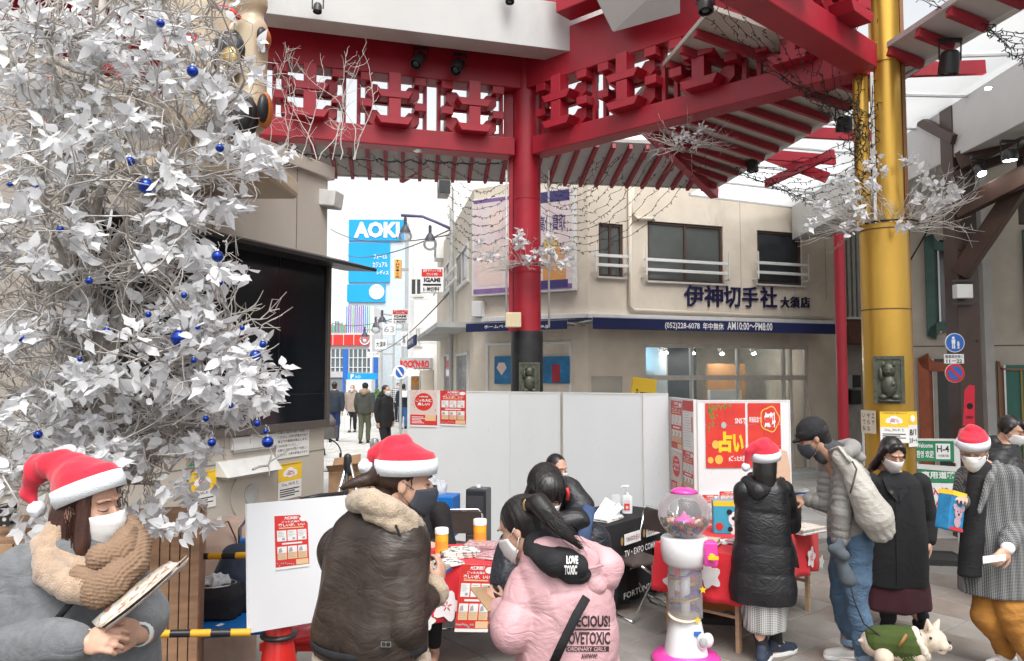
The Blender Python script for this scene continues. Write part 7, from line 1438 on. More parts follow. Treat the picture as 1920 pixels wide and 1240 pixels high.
MB().bb((-.1, -.15, .68), (.22, .15, .92)).obj('basket', nmat('basket', (.12, .11, .1), .6, bump=.8, bs=60), bi); MB().ball((-.5, 0, .88), (.13, .08, .04), 12, 8).obj('saddle', RUB, bi, smooth=True)
t=thing('bag_in_basket', 'dark grey bag resting in the bicycle basket', 'bag', (GX(615, 15.5), 15.45, 1.0)); robj(MB().ball((0, 0, 0), (.18, .14, .16), 14, 10), 'bag_body', nmat('bag_grey', (.14, .12, .12), .8), t, .02, 3, folds(.02, 12))
# a bicycle by the gold pillar
b2=dup(bi, 'parked bicycle glimpsed between the thin red post and the gold pillar', (GX(1600, 9.5), 9.5, 0), R(70))
# ================================================================ tables
TBR=nmat('cloth_red', (.60, .018, .03), .85, var=.08, vs=5, bump=.35, bs=60, sheen=.1); WOODL=nmat('pale_wood', (.42, .28, .17), .6, var=.2, vs=5, bump=.1, streak=(1, 1, 8)); FLW=flat('cloth_white', (.72, .70, .70))
def flower(M, cx, cz, r, y, fr=None, k=5, hole=True):
 pts=[((1+.22*math.cos(k*a))*r*math.cos(a)+cx, (1+.22*math.cos(k*a))*r*math.sin(a)+cz)for a in np.linspace(0, 2*math.pi, 31)[:-1]]
 M.poly(pts, y-.001, y)
def drape(t, w, d, h, drop, mat, nm='tablecloth', front=None):
# cloth over a table with wavy hanging sides, local x 0..w, y 0..d (front is y=0)
 n=40; per=[]
 for i in range(n):per.append((w*i/n, 0, 0))
 for i in range(12):per.append((w, d*i/12, 1))
 for i in range(n):per.append((w-w*i/n, d, 2))
 for i in range(12):per.append((0, d-d*i/12, 3))
 vs=[]; rows=9
 for r in range(rows):
  for j, (x, y, s)in enumerate(per):
   k=r/(rows-1); z=h-drop[s]*k+(0.006 if r==0 else 0); o=.012+.05*k*k*(.5+.5*math.sin(j*.9+1.3*math.sin(j*.37)))if r else 0
   nx, ny=((0, -1), (1, 0), (0, 1), (-1, 0))[s]; vs.append((x+nx*o, y+ny*o, z))
 P=len(per); fs=[(r*P+j, r*P+(j+1)%P, (r+1)*P+(j+1)%P, (r+1)*P+j)for r in range(rows-1)for j in range(P)]+[tuple(range(P))]
 M=MB().add(vs, fs); o=M.obj(nm, mat, None, auto=True); o.location=t.location; o.rotation_euler=t.rotation_euler; m=o.modifiers.new('s', 'SOLIDIFY'); m.thickness=.003; return o
def table(lab, loc, rz, w, d, h, legm, topm, brace=True):
 t=thing('folding_table', lab, 'table', loc, rz); MB().bb((0, 0, h-.03), (w, d, h)).obj('tabletop', topm, t, bevel=.004)
 for x in(.1, w-.1):
  for y in(.06, d-.06):MB().beam((x, y, 0), (x, y, h-.031), .04, .03).obj('leg', legm, t)
  MB().beam((x, .075, .25), (x, d-.075, .25), .025, .02).obj('cross_bar', legm, t)
 return t
t1=table('left folding table under a short red cloth with white flowers', (GX(745, 5.0), 5.0, 0), R(13), 1.12, .62, .72, WOODL, WOODL)
c1=tag(drape(t1, 1.12, .62, .725, (.34, .28, .2, .2), TBR, 'tablecloth'), 'red cloth with white blossom prints over the left table', 'tablecloth')
def onc(t, px, py, y):return onface(t, px, py, y)
M=MB()
for px, py, r in((838, 1137, .085), (905, 1165, .05), (800, 1165, .05)):x, z=onc(t1, px, py, -.06); flower(M, x, z, r, -.062)
o=M.obj('white_flower', FLW, c1); M=MB(); x, z=onc(t1, 838, 1137, -.068)
for k in range(5):a=k*1.256+.3; M.box((x+.02*math.cos(a), -.066, z+.02*math.sin(a)), (.006, .003, .022), Matrix.Rotation(-a+math.pi/2, 4, 'Y'))
M.obj('flower_centre', TBR, c1)
def ontop(t, lx, ly, lz):return LM(t)@Vector((lx, ly, lz))
def bottle(lab, px, py, d, h=.19, r=.045):
 p0=W(px, py, d); t=thing('wipes_canister', lab, 'canister', Vector((p0.x, p0.y, .732))); MB().lathe([(r, 0), (r, h*.78), (r*.97, h*.8)], 24).obj('yellow_label', nmat('canister_yellow', (.75, .38, .02), .35, var=.03), t, auto=True)
 MB().lathe([(r*.99, h*.80), (r*1.06, h*.805), (r*1.06, h*.97), (r, h), (0, h)], 24).obj('lid', LETW, t, auto=True); MB().lathe([(r*1.01, 0), (r*1.01, h*.12)], 24, cap=False).obj('white_rim', LETW, t); M=MB(); M.loft([(0, 0, z, r*1.008, r*1.008)for z in(h*.3, h*.55)], 24, cap=False); M.f=M.f[13:22]; M.m=M.m[13:22]; M.obj('orange_patch', ORG, t); return t
bottle('yellow-labelled white canister standing nearer on the left table', 828, 1050, 5.35); bottle('yellow-labelled white canister standing farther back on the left table', 900, 1015, 5.62, .2, .047)
def stack(lab, px, d, n, w, l, mats, rz, base=.735, nm='leaflet_stack'):
 t=thing(nm, lab, 'leaflets', (GX(px, d), d, base), R(rz))
 for i in range(n):MB().box((0, 0, 0), (w, l, .008)).obj('leaflet', mats[i%len(mats)], t); o=COL.objects[-1]; o.location=(random.uniform(-.008, .008), random.uniform(-.008, .008), .004+.0085*i); o.rotation_euler=(0, 0, random.uniform(-.06, .06))
 return t
PINKL=printed('pink_leaflet', [(.5, .3, .32), (.55, .4, .4), (.3, .15, .17)], (20, 20, 20)); WHL=printed('white_leaflet', [(.68, .66, .62), (.68, .66, .62), (.1, .1, .1)], (14, 14, 14))
stack('pile of white leaflets in the middle of the left table', 862, 5.35, 5, .26, .19, [WHL], 20); stack('pile of pink leaflets by the farther canister', 905, 5.5, 6, .24, .17, [PINKL], -10); stack('thin pale leaflets at the front corner of the left table', 838, 5.1, 2, .2, .15, [PAPER, WHL], 40); stack('single pink leaflets lying at the right end of the left table', 925, 5.3, 3, .2, .17, [PINKL, PAPER], 60)
o, w, h=onpanel(t1, 852, 1052, 915, 1185, .085); t_=poster('red picture-grid poster hanging from the front of the left table', o, t1.rotation_euler[2], w, h, 0); t_.rotation_euler=(R(4), R(5), t1.rotation_euler[2])
# right table
t2=table('right folding table with pale wooden legs', (1.60, 5.42, 0), R(48), 1.5, .68, .70, WOODL, WOODL)
c2=tag(drape(t2, 1.5, .68, .705, (.34, .36, .2, .34), TBR, 'tablecloth'), 'red cloth with white blossom prints over the right table', 'tablecloth')
M=MB()
for lx, lz, r in((1.2, .50, .075), (.8, .56, .09), (.3, .55, .075), (1.42, .42, .05)):flower(M, lx, lz, r, -.055)
Q=Matrix.Translation((0, .0, 0))@Rz(-90)
for ly, lz, r in((.2, .55, .08), (.5, .45, .07)):
 M2=MB(); flower(M2, 0, 0, r, 0); M.add([(-.055+v.y, ly+v.x, lz+v.z)for v in M2.v], M2.f)
for lx, ly, r in((1.25, .2, .08), (.9, .45, .08), (.35, .3, .09), (.1, .55, .06)):
 M2=MB(); flower(M2, 0, 0, r, 0); M.add([(lx+v.x, ly+v.z, .7145-v.y)for v in M2.v], M2.f)
M.obj('white_flower', FLW, c2)
M=MB()
for lx, lz in((1.2, .50), (.8, .56)):
 put_text(M, '大須', lx-.03, lz-.03, lx+.03, lz+.03, -.0575, .03)
M.obj('flower_mark', TBR, c2)
stack('grey newsprint leaflets at the far end of the right table', 1500, 6.25, 5, .3, .22, [NEWS2, PAPER], 30, .715); stack('thick cream paper block at the left corner of the right table', 1325, 5.75, 5, .2, .14, [nmat('cream_block', (.62, .52, .38), .7)], 65, .715); stack('papers under the quilted coat on the right table', 1395, 5.85, 3, .3, .2, [PINKL, WHL], 50, .715)
# picture box with panda, on the table; posters behind
t=thing('panda_box', 'light blue picture carton with a panda on the right table', 'carton', (GX(1364, 6.15), 6.15, .712), R(-8)); MB().bb((-.13, 0, 0), (.17, .12, .26)).obj('carton_box', nmat('carton_cyan', (.06, .38, .55), .3, var=.1), t, bevel=.006)
M=MB(); disc_xz(M, .05, .12, .062, -.002, -.0005, 20); disc_xz(M, .05, .03, .05, -.002, -.0005, 16); M.obj('panda_face', LETW, t); M=MB()
for x, z, r in((-.005, .175, .022), (.1, .175, .022), (.027, .125, .015), (.073, .125, .015), (.05, .1, .007), (.0, .04, .02), (.1, .04, .02)):disc_xz(M, x, z, r, -.0035, -.0021, 12)
M.obj('panda_marks', LETB, t); MB().bb((-.13, -.001, .22), (.17, -.0001, .262)).obj('yellow_band', YEL, t); M=MB(); disc_xz(M, -.085, .06, .03, -.003, -.0005, 14); M.obj('red_badge', REDP, t)
for i, px in enumerate((1313, 1345)):poster('small red poster low behind the right table, %s the panda box'%('left of' if i==0 else 'above'), (GX(px, 7.15), 7.15, W(px, (985, 950)[i], 7.15).z), .02, .15, .28 if i==0 else .14, 0)
# black table
t3=table('black-clothed table in front of the blank partition panels', (.62, 6.15, 0), R(50), 1.25, .6, .72, BLACKM, BLACKM)
c3=tag(drape(t3, 1.25, .6, .725, (.66, .5, .5, .5), nmat('cloth_black', (.012, .012, .014), .85, var=.2, bump=.3), 'tablecloth'), 'black banner cloth with white and brown logos over the middle table', 'tablecloth')
M=MB(); M.bb((.42, -.071, .56), (.68, -.066, .65)).bb((.78, -.071, .57), (1.02, -.066, .66)); M.obj('white_label', LETW, c3)
M=MB(); put_text(M, 'YAHOO!占い', .44, .58, .66, .63, -.0725, .02); put_text(M, '楽天占い', .80, .59, 1.0, .64, -.0725, .03); M.obj('label_lettering', flat('dark_red', (.2, .01, .02)), c3)
M=MB(); put_text(M, 'TV・EXPO COMM', .42, .46, .95, .515, -.069, .01); put_text(M, '占い館', .5, .34, .78, .43, -.069, .02); put_text(M, '鑑定', .85, .3, 1.05, .38, -.069, .01); put_text(M, 'FORTUNE CAFE', .4, .12, 1.1, .17, -.069, .01); M.obj('white_lettering', LETW, c3)
M=MB(); disc_xz(M, .38, .6, .035, -.07, -.068, 12, rx=.02); disc_xz(M, .74, .61, .035, -.07, -.068, 12, rx=.02); put_text(M, '占館', 1.08, .57, 1.2, .66, -.07, .02); M.obj('brown_print', nmat('tan_p', (.35, .22, .08), .6), c3)
t=thing('pump_bottle', 'white hand sanitiser pump bottle with red label on the black table', 'bottle', Vector((GX(1173, 6.95), 6.95, .735))); MB().loft([(0, 0, z, x, .035)for z, x in((0, .048), (.14, .05), (.155, .04), (.165, .016), (.185, .015))], 20, e=3).obj('bottle_body', nmat('milky_plastic', (.7, .72, .73), .25, var=0, bump=0), t, auto=True)
MB().tube([(0, 0, .18), (0, 0, .235), (-.01, 0, .24), (-.035, -.01, .245), (-.06, -.015, .225)][::1], .006, 8).cap((-.02, 0, .24), (.012, 0, .24), .01, .01).obj('pump', LETW, t, smooth=True); MB().bb((-.03, -.0375, .03), (.02, -.0352, .09)).obj('red_label', REDP, t); M=MB(); put_text(M, '手指消毒', -.03, .1, .025, .12, -.0375, .01); disc_xz(M, -.005, .055, .014, -.0395, -.038, 10); M.obj('label_print', PINKP, t)
t=thing('clear_stand', 'clear acrylic leaflet stand beside the pump bottle', 'stand', Vector((GX(1153, 6.8), 6.8, .735))); MB().bb((-.035, 0, 0), (.035, .005, .19)).obj('upright', glass_mat('acrylic', (.9, .93, .95), .05, .35), t); MB().bb((-.06, -.05, 0), (.06, .06, .004)).obj('stand_base', GLASS, t)
stack('white and dark papers on the near end of the black table', 1132, 6.65, 3, .26, .2, [PAPER, WHL], 50, .735)
t=thing('propped_paper', 'white sheets propped up on the black table beside the pump bottle', 'paper', Vector((GX(1118, 6.6), 6.6, .735))); MB(Rx(-30)@Ry(35)).bb((-.05, 0, 0), (.05, .003, .22)).obj('sheet', PAPER, t); MB(Rx(-38)@Ry(50)).bb((.0, 0, 0), (.06, .003, .26)).obj('sheet', GLASS, t)
# ================================================================ chairs
DBR=nmat('brown_vinyl', (.06, .045, .04), .4, var=.15, vs=10, bump=.2, bs=60)
def chair(lab, loc, rz):
 t=thing('folding_chair', lab, 'chair', loc, rz, 'brown vinyl folding chairs')
 for s in(-1, 1):
  MB().tube([(s*.2, -.22, .012), (s*.2, .1, .5), (s*.2, .17, .62), (s*.2, .22, .80)], .011, 8).obj('side_frame', CHROME, t, smooth=True); MB().tube([(s*.18, .26, .012), (s*.18, .0, .36), (s*.18, -.12, .44)], .011, 8).obj('leg', CHROME, t, smooth=True)
 MB().tube([(-.2, .22, .8), (-.17, .225, .835), (.17, .225, .835), (.2, .22, .8)], .011, 8).obj('top_rail', CHROME, t, smooth=True); MB().tube([(-.2, -.22, .012), (.2, -.22, .012)], .011, 8).obj('floor_bar', CHROME, t, smooth=True); MB().tube([(-.18, .26, .012), (.18, .26, .012)], .011, 8).obj('floor_bar', CHROME, t, smooth=True)
 MB().box((0, -.03, .445), (.38, .36, .035)).obj('seat', DBR, t, bevel=.014); M=MB(); n=8
 M.add([(-.19+.38*i/n, .2+.03*math.sin(math.pi*i/n)+y, z)for y in(0, .018)for z in(.64, .82)for i in range(n+1)], [(i, i+1, n+2+i, n+1+i)for i in range(n)]+[(2*n+2+i, 3*n+3+i, 3*n+4+i, 2*n+3+i)for i in range(n)]+[(i, 2*n+2+i, 2*n+3+i, i+1)for i in range(n)]+[(n+1+i, n+2+i, 3*n+4+i, 3*n+3+i)for i in range(n)]); M.obj('backrest', DBR, t, smooth=False); return t
ch=chair('brown folding chair with chrome legs in front of the black table', (GX(1198, 6.35), 6.45, 0), R(-62)); dup(ch, 'brown folding chair half hidden between the gumball machine and the black table', (GX(1262, 6.9), 6.9, 0), R(-62)); dup(ch, 'brown folding chair behind the left table, only its backrest showing', (GX(862, 6.25), 6.15, 0.03), R(5));
t=thing('floor_heater', 'slim black electric tower heater standing before the partition panels', 'heater', (GX(898, 7.3), 7.3, 0), R(-15)); hz=W(898, 915, 7.3).z; MB().bb((-.1, -.1, 0), (.1, .1, hz)).obj('casing', nmat('heater_black', (.03, .032, .035), .3), t, bevel=.015); MB().bb((-.08, -.103, .15), (.08, -.101, hz-.06)).obj('grille_panel', nmat('heater_grille', (.12, .11, .11), .3, metal=.5), t)
for i in range(18):MB().bb((-.08, -.112, .17+i*.03), (.08, -.1035, .178+i*.03)).obj('grille_bar', CHROME, t)if .17+i*.03<hz-.07 else None
MB().lathe([(.022, hz+.004), (.02, hz+.03), (0, hz+.03)], 14).obj('dial', LETW, t, auto=True)
t=thing('blue_crate', 'bright blue plastic box with a white label behind the left table', 'box', (GX(826, 6.9), 6.9, .55), R(-12)); MB().bb((-.14, -.12, 0), (.16, .12, .36)).obj('box_body', nmat('bin_blue', (.01, .15, .5), .4, var=.1), t, bevel=.01); MB().bb((-.0, -.125, .06), (.11, -.121, .16)).obj('label', PAPER, t); M=MB(); put_text(M, '消毒液', .01, .11, .1, .14, -.127, .01); M.obj('lettering', GREYP, t)
t=thing('plastic_bag', 'crumpled clear plastic bag on the blue box', 'bag', (GX(808, 6.95), 6.95, .95)); robj(MB().ball((0, 0, 0), (.14, .1, .09), 14, 10), 'film', glass_mat('film', (.85, .86, .88), .2, .45), t, .012, 1, folds(.03, 25))
t=thing('orange_carton', 'orange carton with printed sides under the right table', 'box', (GX(1375, 6.35), 6.35, 0), R(-10)); MB().bb((-.3, -.12, 0.08), (.26, .15, .33)).obj('carton_box', nmat('carton_orange', (.42, .13, .02), .5, var=.15), t, bevel=.005); M=MB(); disc_xz(M, .16, .2, .05, -.123, -.1205, 14); put_text(M, '128', .0, .14, .08, .24, -.1225, .03); M.obj('print', YEL, t); MB().bb((-.34, -.25, .0), (.3, -.1, .05)).obj('black_rail', BLACKM, t)
# ================================================================ gumball machine
gm=thing('gumball_machine', 'tall white and pink spiral gumball machine with clear globe', 'gumball machine', (GX(1279, 5.4), 5.4, 0))
PK=nmat('pink_plastic', (.72, .06, .36), .22, var=.04, bump=0, coat=.3); WP=nmat('white_plastic', (.72, .72, .73), .25, var=.03, bump=0, coat=.2)
zpx=lambda py:W(1279, py, 5.4).z
MB().lathe([(.235, 0), (.24, .02), (.22, .045), (.15, .065), (.1, .07)], 40).obj('pink_base', PK, gm, smooth=True)
zb, zc_=.06, zpx(1155)
MB().loft([(0, 0, zb, .145, .14), (0, 0, zb+.12, .125, .12), (0, 0, zc_-.03, .105, .105), (0, 0, zc_, .095, .095)], 32, e=2.8).obj('foot_housing', WP, gm, auto=True)
MB(Matrix.Translation((-.02, -.03, zc_+.01))@Rx(12)).lathe([(.1, 0), (.11, .008), (.1, .014), (0, .006)], 28).obj('catch_tray', nmat('cream_plastic2', (.62, .53, .42), .35), gm, smooth=True)
M=MB(); M.ball((.085, -.115, .17), (.04, .04, .06), 14, 10); M.ball((.14, -.06, .16), (.04, .03, .05), 12, 8); M.obj('prize_door', WP, gm, smooth=True); MB().ball((.085, -.145, .175), (.028, .015, .038), 14, 10).obj('door_hollow', GREYW, gm, smooth=True)
zt0=zpx(1060); MB().lathe([(.118, zc_), (.118, zt0)], 36, cap=False).obj('clear_tube', glass_mat('tube', (.92, .94, .96), .03, .12), gm, smooth=True); MB().lathe([(.034, zc_), (.034, zt0)], 20).obj('centre_post', WP, gm, smooth=True)
PUR=glass_mat('purple_plastic', (.3, .1, .6), .15, .75); YLP=nmat('yellow_plastic', (.8, .5, .02), .3, var=.03)
for k in range(5):
 M=MB(); vs=[]; n=16; z0=zc_+.03+k*(zt0-zc_-.06)/5
 for i in range(n+1):
  a=math.pi*1.1*i/n+k*2.2; z=z0+.05*i/n
  for r in(.036, .108):vs.append((r*math.cos(a), r*math.sin(a), z+(.012 if r>.1 else 0)))
 M.add(vs, [(2*i, 2*i+1, 2*i+3, 2*i+2)for i in range(n)]); o=M.obj('spiral_track', (PUR, YLP)[k%2], gm, smooth=True); m=o.modifiers.new('s', 'SOLIDIFY'); m.thickness=.006
def star(M, c, r, y):M.poly([(c[0]+(r if i%2==0 else r*.45)*math.sin(i*math.pi/5), c[1]+(r if i%2==0 else r*.45)*math.cos(i*math.pi/5))for i in range(10)], y-.008, y)
for px, py in((1300, 1154), (1311, 1098)):M=MB(); star(M, (GX(px, 5.3)-gm.location.x, zpx(py)), .026, -.105); M.obj('star', YLP, gm)
M=MB(); M.box((GX(1300, 5.3)-gm.location.x, -.12, zpx(1178)), (.05, .01, .03)); M.obj('blue_sticker', BLUP, gm)
zt1=zpx(1006); MB().lathe([(.06, zt0-.005), (.12, zt0), (.15, zt0+.03), (.165, zt0+.1), (.165, zt1-.01), (.155, zt1)], 40).obj('upper_housing', WP, gm, smooth=True)
zg=zpx(963); rg=.182
MB().ball((0, 0, zg), (rg, rg, rg*.94), 36, 22).obj('globe', glass_mat('globe_glass', (.96, .97, .98), .02, .10), gm, smooth=True)
MB().lathe([(.1, zg+rg*.80), (.085, zg+rg*.9), (.05, zg+rg*.98), (0, zg+rg)], 30).obj('globe_cap', PK, gm, smooth=True); MB().lathe([(.075, zg-.055), (.06, zg-.035), (.02, zg-.015), (.012, zg+.01), (0, zg+.02)], 24).obj('inner_cone', PK, gm, smooth=True)
MB().bb((.1, -.17, zt0+.03), (.19, -.06, zt1-.005)).obj('coin_panel', PK, gm, bevel=.012); M=MB(); M.tube([(.145, -.17, (zt0+zt1)/2), (.145, -.205, (zt0+zt1)/2)], .022, 14).box((.145, -.212, (zt0+zt1)/2), (.07, .015, .02)); M.obj('turn_knob', YLP, gm, auto=True)
cc=[nmat('candy_'+n, c, .25, var=.1, bump=0)for n, c in(('red', (.5, .02, .03)), ('green', (.04, .28, .06)), ('gold', (.6, .33, .05)), ('blue', (.05, .15, .5)), ('pink', (.65, .35, .38)), ('pale', (.6, .52, .42)))]
cme=[]
for c in cc:me=MB().ball((0, 0, 0), .0165, 8, 6).mesh('candy', True); me.materials.append(c); cme.append(me)
k=0; tries=0; pl=[]
while k<170 and tries<9000:
 tries+=1; v=Vector((random.uniform(-1, 1), random.uniform(-1, 1), random.uniform(-1, 1)))*(rg-.02)
 if v.length>rg-.022 or v.z>-.045 or v.length<rg*.45 or abs(v.z)>rg*.84:continue
 if any((v-q).length<.027 for q in pl):continue
 pl.append(v); o=link('candy', random.choice(cme), gm); o.location=v+Vector((0, 0, zg)); o.rotation_euler=(random.random()*3, random.random()*3, 0); o.scale=(1.25, .9, .9); k+=1
 # ================================================================ left foreground: planter, trolley, bags, cone, stool
WG=nmat('planter_wood', (.33, .19, .11), .75, var=.3, vs=5, bump=.5, bs=40, streak=(1, 1, 5), stain=.2)
pln=thing('wooden_planter', 'rough brown wooden planter box at the foot of the white tree', 'planter', (GX(255, 3.6), 3.6, 0), R(20))
ptp=W(300, 1005, 3.6).z
PW=[nmat('planter_brick_%d'%i, c, .85, var=.22, vs=9, bump=.6, bs=50)for i, c in enumerate(((.38, .24, .14), (.33, .19, .11), (.42, .28, .18)))]
MB().bb((-1.18, .02, 0), (.28, .78, ptp)).obj('core', WG, pln)
for r in range(13):
 z=.005+r*ptp/13; x=-1.2-(r%2)*.1
 while x<.06:w_=random.uniform(.17, .23); xa=max(x, -1.2); xb=min(x+w_-.008, .08); MB().bb((xa, -.0-random.uniform(0, .012), z), (xb, .019, z+ptp/13-.008)).obj('brick', random.choice(PW), pln)if xb-xa>.03 else None; x+=w_
for i in range(5):MB().bb((.085+i*.044, -.02-random.uniform(0, .01), 0), (.085+i*.044+.04, .0195, ptp)).obj('plank', WG, pln, bevel=.004)
for i in range(8):MB().bb((.285, .02+i*.095, 0), (.305, .02+i*.095+.09, ptp)).obj('plank', WG, pln, bevel=.004)
tr=thing('hand_trolley', 'blue platform trolley with chrome handle behind the striped bars', 'trolley', (GX(415, 4.4), 4.4, 0), R(12))
BLP=nmat('trolley_blue', (.01, .14, .45), .4, var=.1, bump=.1)
zd=W(415, 1160, 4.4).z; MB().bb((-.22, -.25, zd-.03), (.5, .35, zd)).obj('deck', BLP, tr, bevel=.012)
M=MB()
for i in range(16):M.box((random.uniform(-.18, .45), random.uniform(-.2, .3), zd+.002), (.04, .025, .002), Rz(random.uniform(0, 90)))
M.obj('stickers', PAPER, tr); hx0, hx1=.08, .52; hz_=W(440, 985, 4.4).z
MB().tube([(hx0, .3, zd), (hx0, .3, hz_-.08), (hx0+.04, .3, hz_-.02), (hx0+.1, .3, hz_), (hx1, .3, hz_), (hx1, .3, zd)], .014, 10).obj('handle', CHROME, tr, smooth=True); MB().bb((hx0, .28, hz_-.28), (hx1, .31, hz_-.14)).obj('handle_panel', BLP, tr, bevel=.01)
for x in(-.12, .4):
 for y in(-.18, .28):MB(Matrix.Translation((x, y, .06))@Ry(90)).lathe([(.06, -.015), (.06, .015)], 18).obj('wheel', RUB, tr, auto=True)
for x in(-.12, .4):MB().tube([(x, -.18, .08), (x, -.18, zd-.03)], .02, 8).obj('caster_leg', CHROME, tr)
def stripes(lab, a, b, n, off=0, r=.017):
 t=thing('striped_bar', lab, 'barrier bar', a.lerp(b, .5)); TT=Matrix.Translation(-t.location); YB=flat('bar_yellow', (.75, .4, .02));
 for i in range(n):MB(TT).tube([a.lerp(b, i/n), a.lerp(b, (i+1)/n)], r, 12).obj('band', (BLACKM, YB)[(i+off)%2], t, auto=True)
 return t
stripes('black and yellow striped bar, the upper one across the trolley', W(368, 1044, 4.1), W(470, 1041, 4.0), 4); stripes('black and yellow striped bar, the lower one before the planter', W(280, 1189, 3.4), W(470, 1186, 3.5), 5, 1)
t=thing('beige_bag', 'large beige fabric bag slumped behind the trolley handle', 'bag', (GX(420, 5.2), 5.2, 0)); BG=nmat('bag_beige', (.42, .30, .24), .85, var=.1, bump=.4, bs=100)
robj(MB().loft([(0, 0, 0, .24, .2), (0, 0, .5, .25, .2), (.02, 0, W(420, 1000, 5.2).z-.05, .23, .16), (.05, 0, W(420, 975, 5.2).z, .16, .08)], 24), 'bag_body', BG, t, .014, 4, folds(.02, 6)); MB().tube([(-.2, -.2, .75), (-.05, -.21, 1.0), (.12, -.18, 1.03), (.2, -.12, .8)], .006, 6).obj('piping', nmat('piping_brown', (.12, .05, .03), .6), t, smooth=True)
t=thing('black_bag', 'black zipped bag on the trolley with clear film inside', 'bag', W(395, 1120, 4.45)); robj(MB().loft([(0, 0, -.1, .17, .12), (0, 0, .02, .18, .13), (0, 0, .08, .16, .11)], 24, e=3), 'bag_body', CBLK, t, .01, 4, folds(.008, 12)); MB().tube([Vector((.15*math.cos(a), .1*math.sin(a)-.02, .085))for a in np.linspace(0, 6.28, 24)], .004, 5).obj('zip', ALU, t, smooth=True); robj(MB().ball((.04, -.02, .09), (.08, .06, .03), 10, 8), 'film', glass_mat('film2', (.8, .82, .85), .15, .5), t, .008, 1, folds(.02, 40))
t=thing('black_coat_heap', 'dark coat heaped on the trolley against its handle', 'coat', W(438, 1085, 4.6)); robj(MB().cap((-.08, 0, -.2), (0, 0, .12), .12, .09).cap((0, 0, .1), (.12, 0, -.1), .09, .12), 'cloth', CNAVY, t, .012, 4, folds(.02, 10))
t=thing('dark_mat', 'dark low platform base beneath the lower striped bar', 'platform', (GX(410, 3.9), 3.9, 0), R(5)); MB().bb((-.25, -.15, 0), (.6, .5, .32)).obj('platform_body', nmat('mat_dark', (.05, .05, .052), .8, var=.2, bump=.4), t, bevel=.01)
t=thing('traffic_cone', 'red traffic cone with a black collar under the white standing board', 'cone', (GX(508, 3.55), 3.75, 0)); hz_=W(508, 1180, 3.7).z; MB().lathe([(.17, .03), (.165, .05), (.06, hz_), (.05, hz_+.02)], 30).obj('cone_body', nmat('cone_red', (.55, .015, .01), .35), t, smooth=True); MB().bb((-.2, -.2, 0), (.2, .2, .03)).obj('cone_base', RUB, t, bevel=.01); MB().lathe([(.085, hz_-.05), (.09, hz_-.04), (.075, hz_-.03)], 24).obj('collar', BLACKM, t, smooth=True)
t=thing('red_stool', 'red round folding stool behind the white standing board', 'stool', (GX(560, 4.1), 4.15, 0)); hz_=W(560, 1185, 4.1).z; MB().lathe([(.15, hz_-.04), (.16, hz_-.02), (.15, hz_)], 30).obj('seat', nmat('stool_red', (.55, .01, .015), .3), t, smooth=True); MB().bb((-.2, .0, hz_-.12), (.1, .03, hz_-.08)).obj('red_bar', REDP, t)
for a in(-1, 1):
 for b_ in(-1, 1):MB().tube([(a*.1, b_*.05, hz_-.04), (a*.14, -b_*.14, .01)], .012, 8).obj('leg', nmat('stool_leg', (.3, .2, .18), .4), t, smooth=True)
t=thing('striped_tissue', 'black and white printed packet by the planter at the left edge', 'packet', W(8, 965, 3.6)); MB().box((0, 0, 0), (.09, .05, .1)).obj('packet_body', check_mat('zebra', (.02, .02, .02), (.6, .6, .55), 9), t, bevel=.004)
# ================================================================ traffic boards right, signs
def signplate(t, a, b, m, nm='plate', y=0, th=.02):return MB().bb((a[0], y, a[1]), (b[0], y+th, b[1])).obj(nm, m, t)
gb=thing('welcome_barrier', 'green and white street barrier with Welcome H-4 board and Japanese traffic text', 'barrier', (GX(1716, 8.2), 8.2, 0), R(-8)); X=lambda px:onface(gb, px, 900)[0]; Z=lambda py:onface(gb, 1750, py)[1]
signplate(gb, (X(1716), Z(865)), (X(1790), Z(827)), GRNP, 'green_board'); MB().bb((X(1716)-.02, -.01, Z(827)), (X(1790)+.03, .03, Z(823))).bb((X(1790), -.01, Z(868)), (X(1790)+.03, .03, Z(827))).obj('board_frame', WMET, gb)
signplate(gb, (X(1756), Z(861)), (X(1783), Z(832)), LETW, 'white_plate', -.004, .003); M=MB(); put_text(M, 'H-4', X(1758), Z(848), X(1781), Z(835), -.0055, .02); put_text(M, '大須案内図', X(1760), Z(857), X(1780), Z(852), -.0055); M.obj('black_lettering', LETB, gb)
M=MB(); put_text(M, 'Welcome', X(1719), Z(840), X(1751), Z(831), -.002, .02); put_text(M, '환영 欢迎', X(1720), Z(859), X(1752), Z(845), -.002, .02)
MB().beam((X(1716), .02, Z(875)), (X(1800), .02, Z(880)), .05, .05).obj('rail', WMET, gb)
put_text(M, '専用道路', X(1728), Z(898), X(1792), Z(884), -.002, .03); M.obj('white_lettering', LETW, gb)
signplate(gb, (X(1722), Z(905)), (X(1800), Z(879)), GRNP, 'green_board'); signplate(gb, (X(1722), Z(990)), (X(1800), Z(906)), LETW, 'white_board'); M=MB(); put_text(M, '進入禁止', X(1728), Z(932), X(1795), Z(914), -.002, .03); put_text(M, '午前', X(1752), Z(962), X(1780), Z(940), -.002, .03); M.obj('red_lettering', LETR, gb)
for px in(1716, 1796):MB().bb((X(px), .021, 0), (X(px)+.04, .05, Z(830))).obj('leg', WMET, gb)
MB().bb((X(1716), -.2, 0), (X(1800), .25, .06)).obj('foot_weight', RUB, gb)
def discsign(lab, px, py, r_px, d, build, nm='road_sign'):
 t=thing(nm, lab, 'road sign', W(px, py, d)); r=r_px/FPX*d; disc_xz(MB(), 0, 0, r, -.006, .006, 40).obj('disc', LETW, t); build(t, r); MB().box((0, .03, 0), (.1, .05, .03)).obj('bracket', GREYW, t); return t
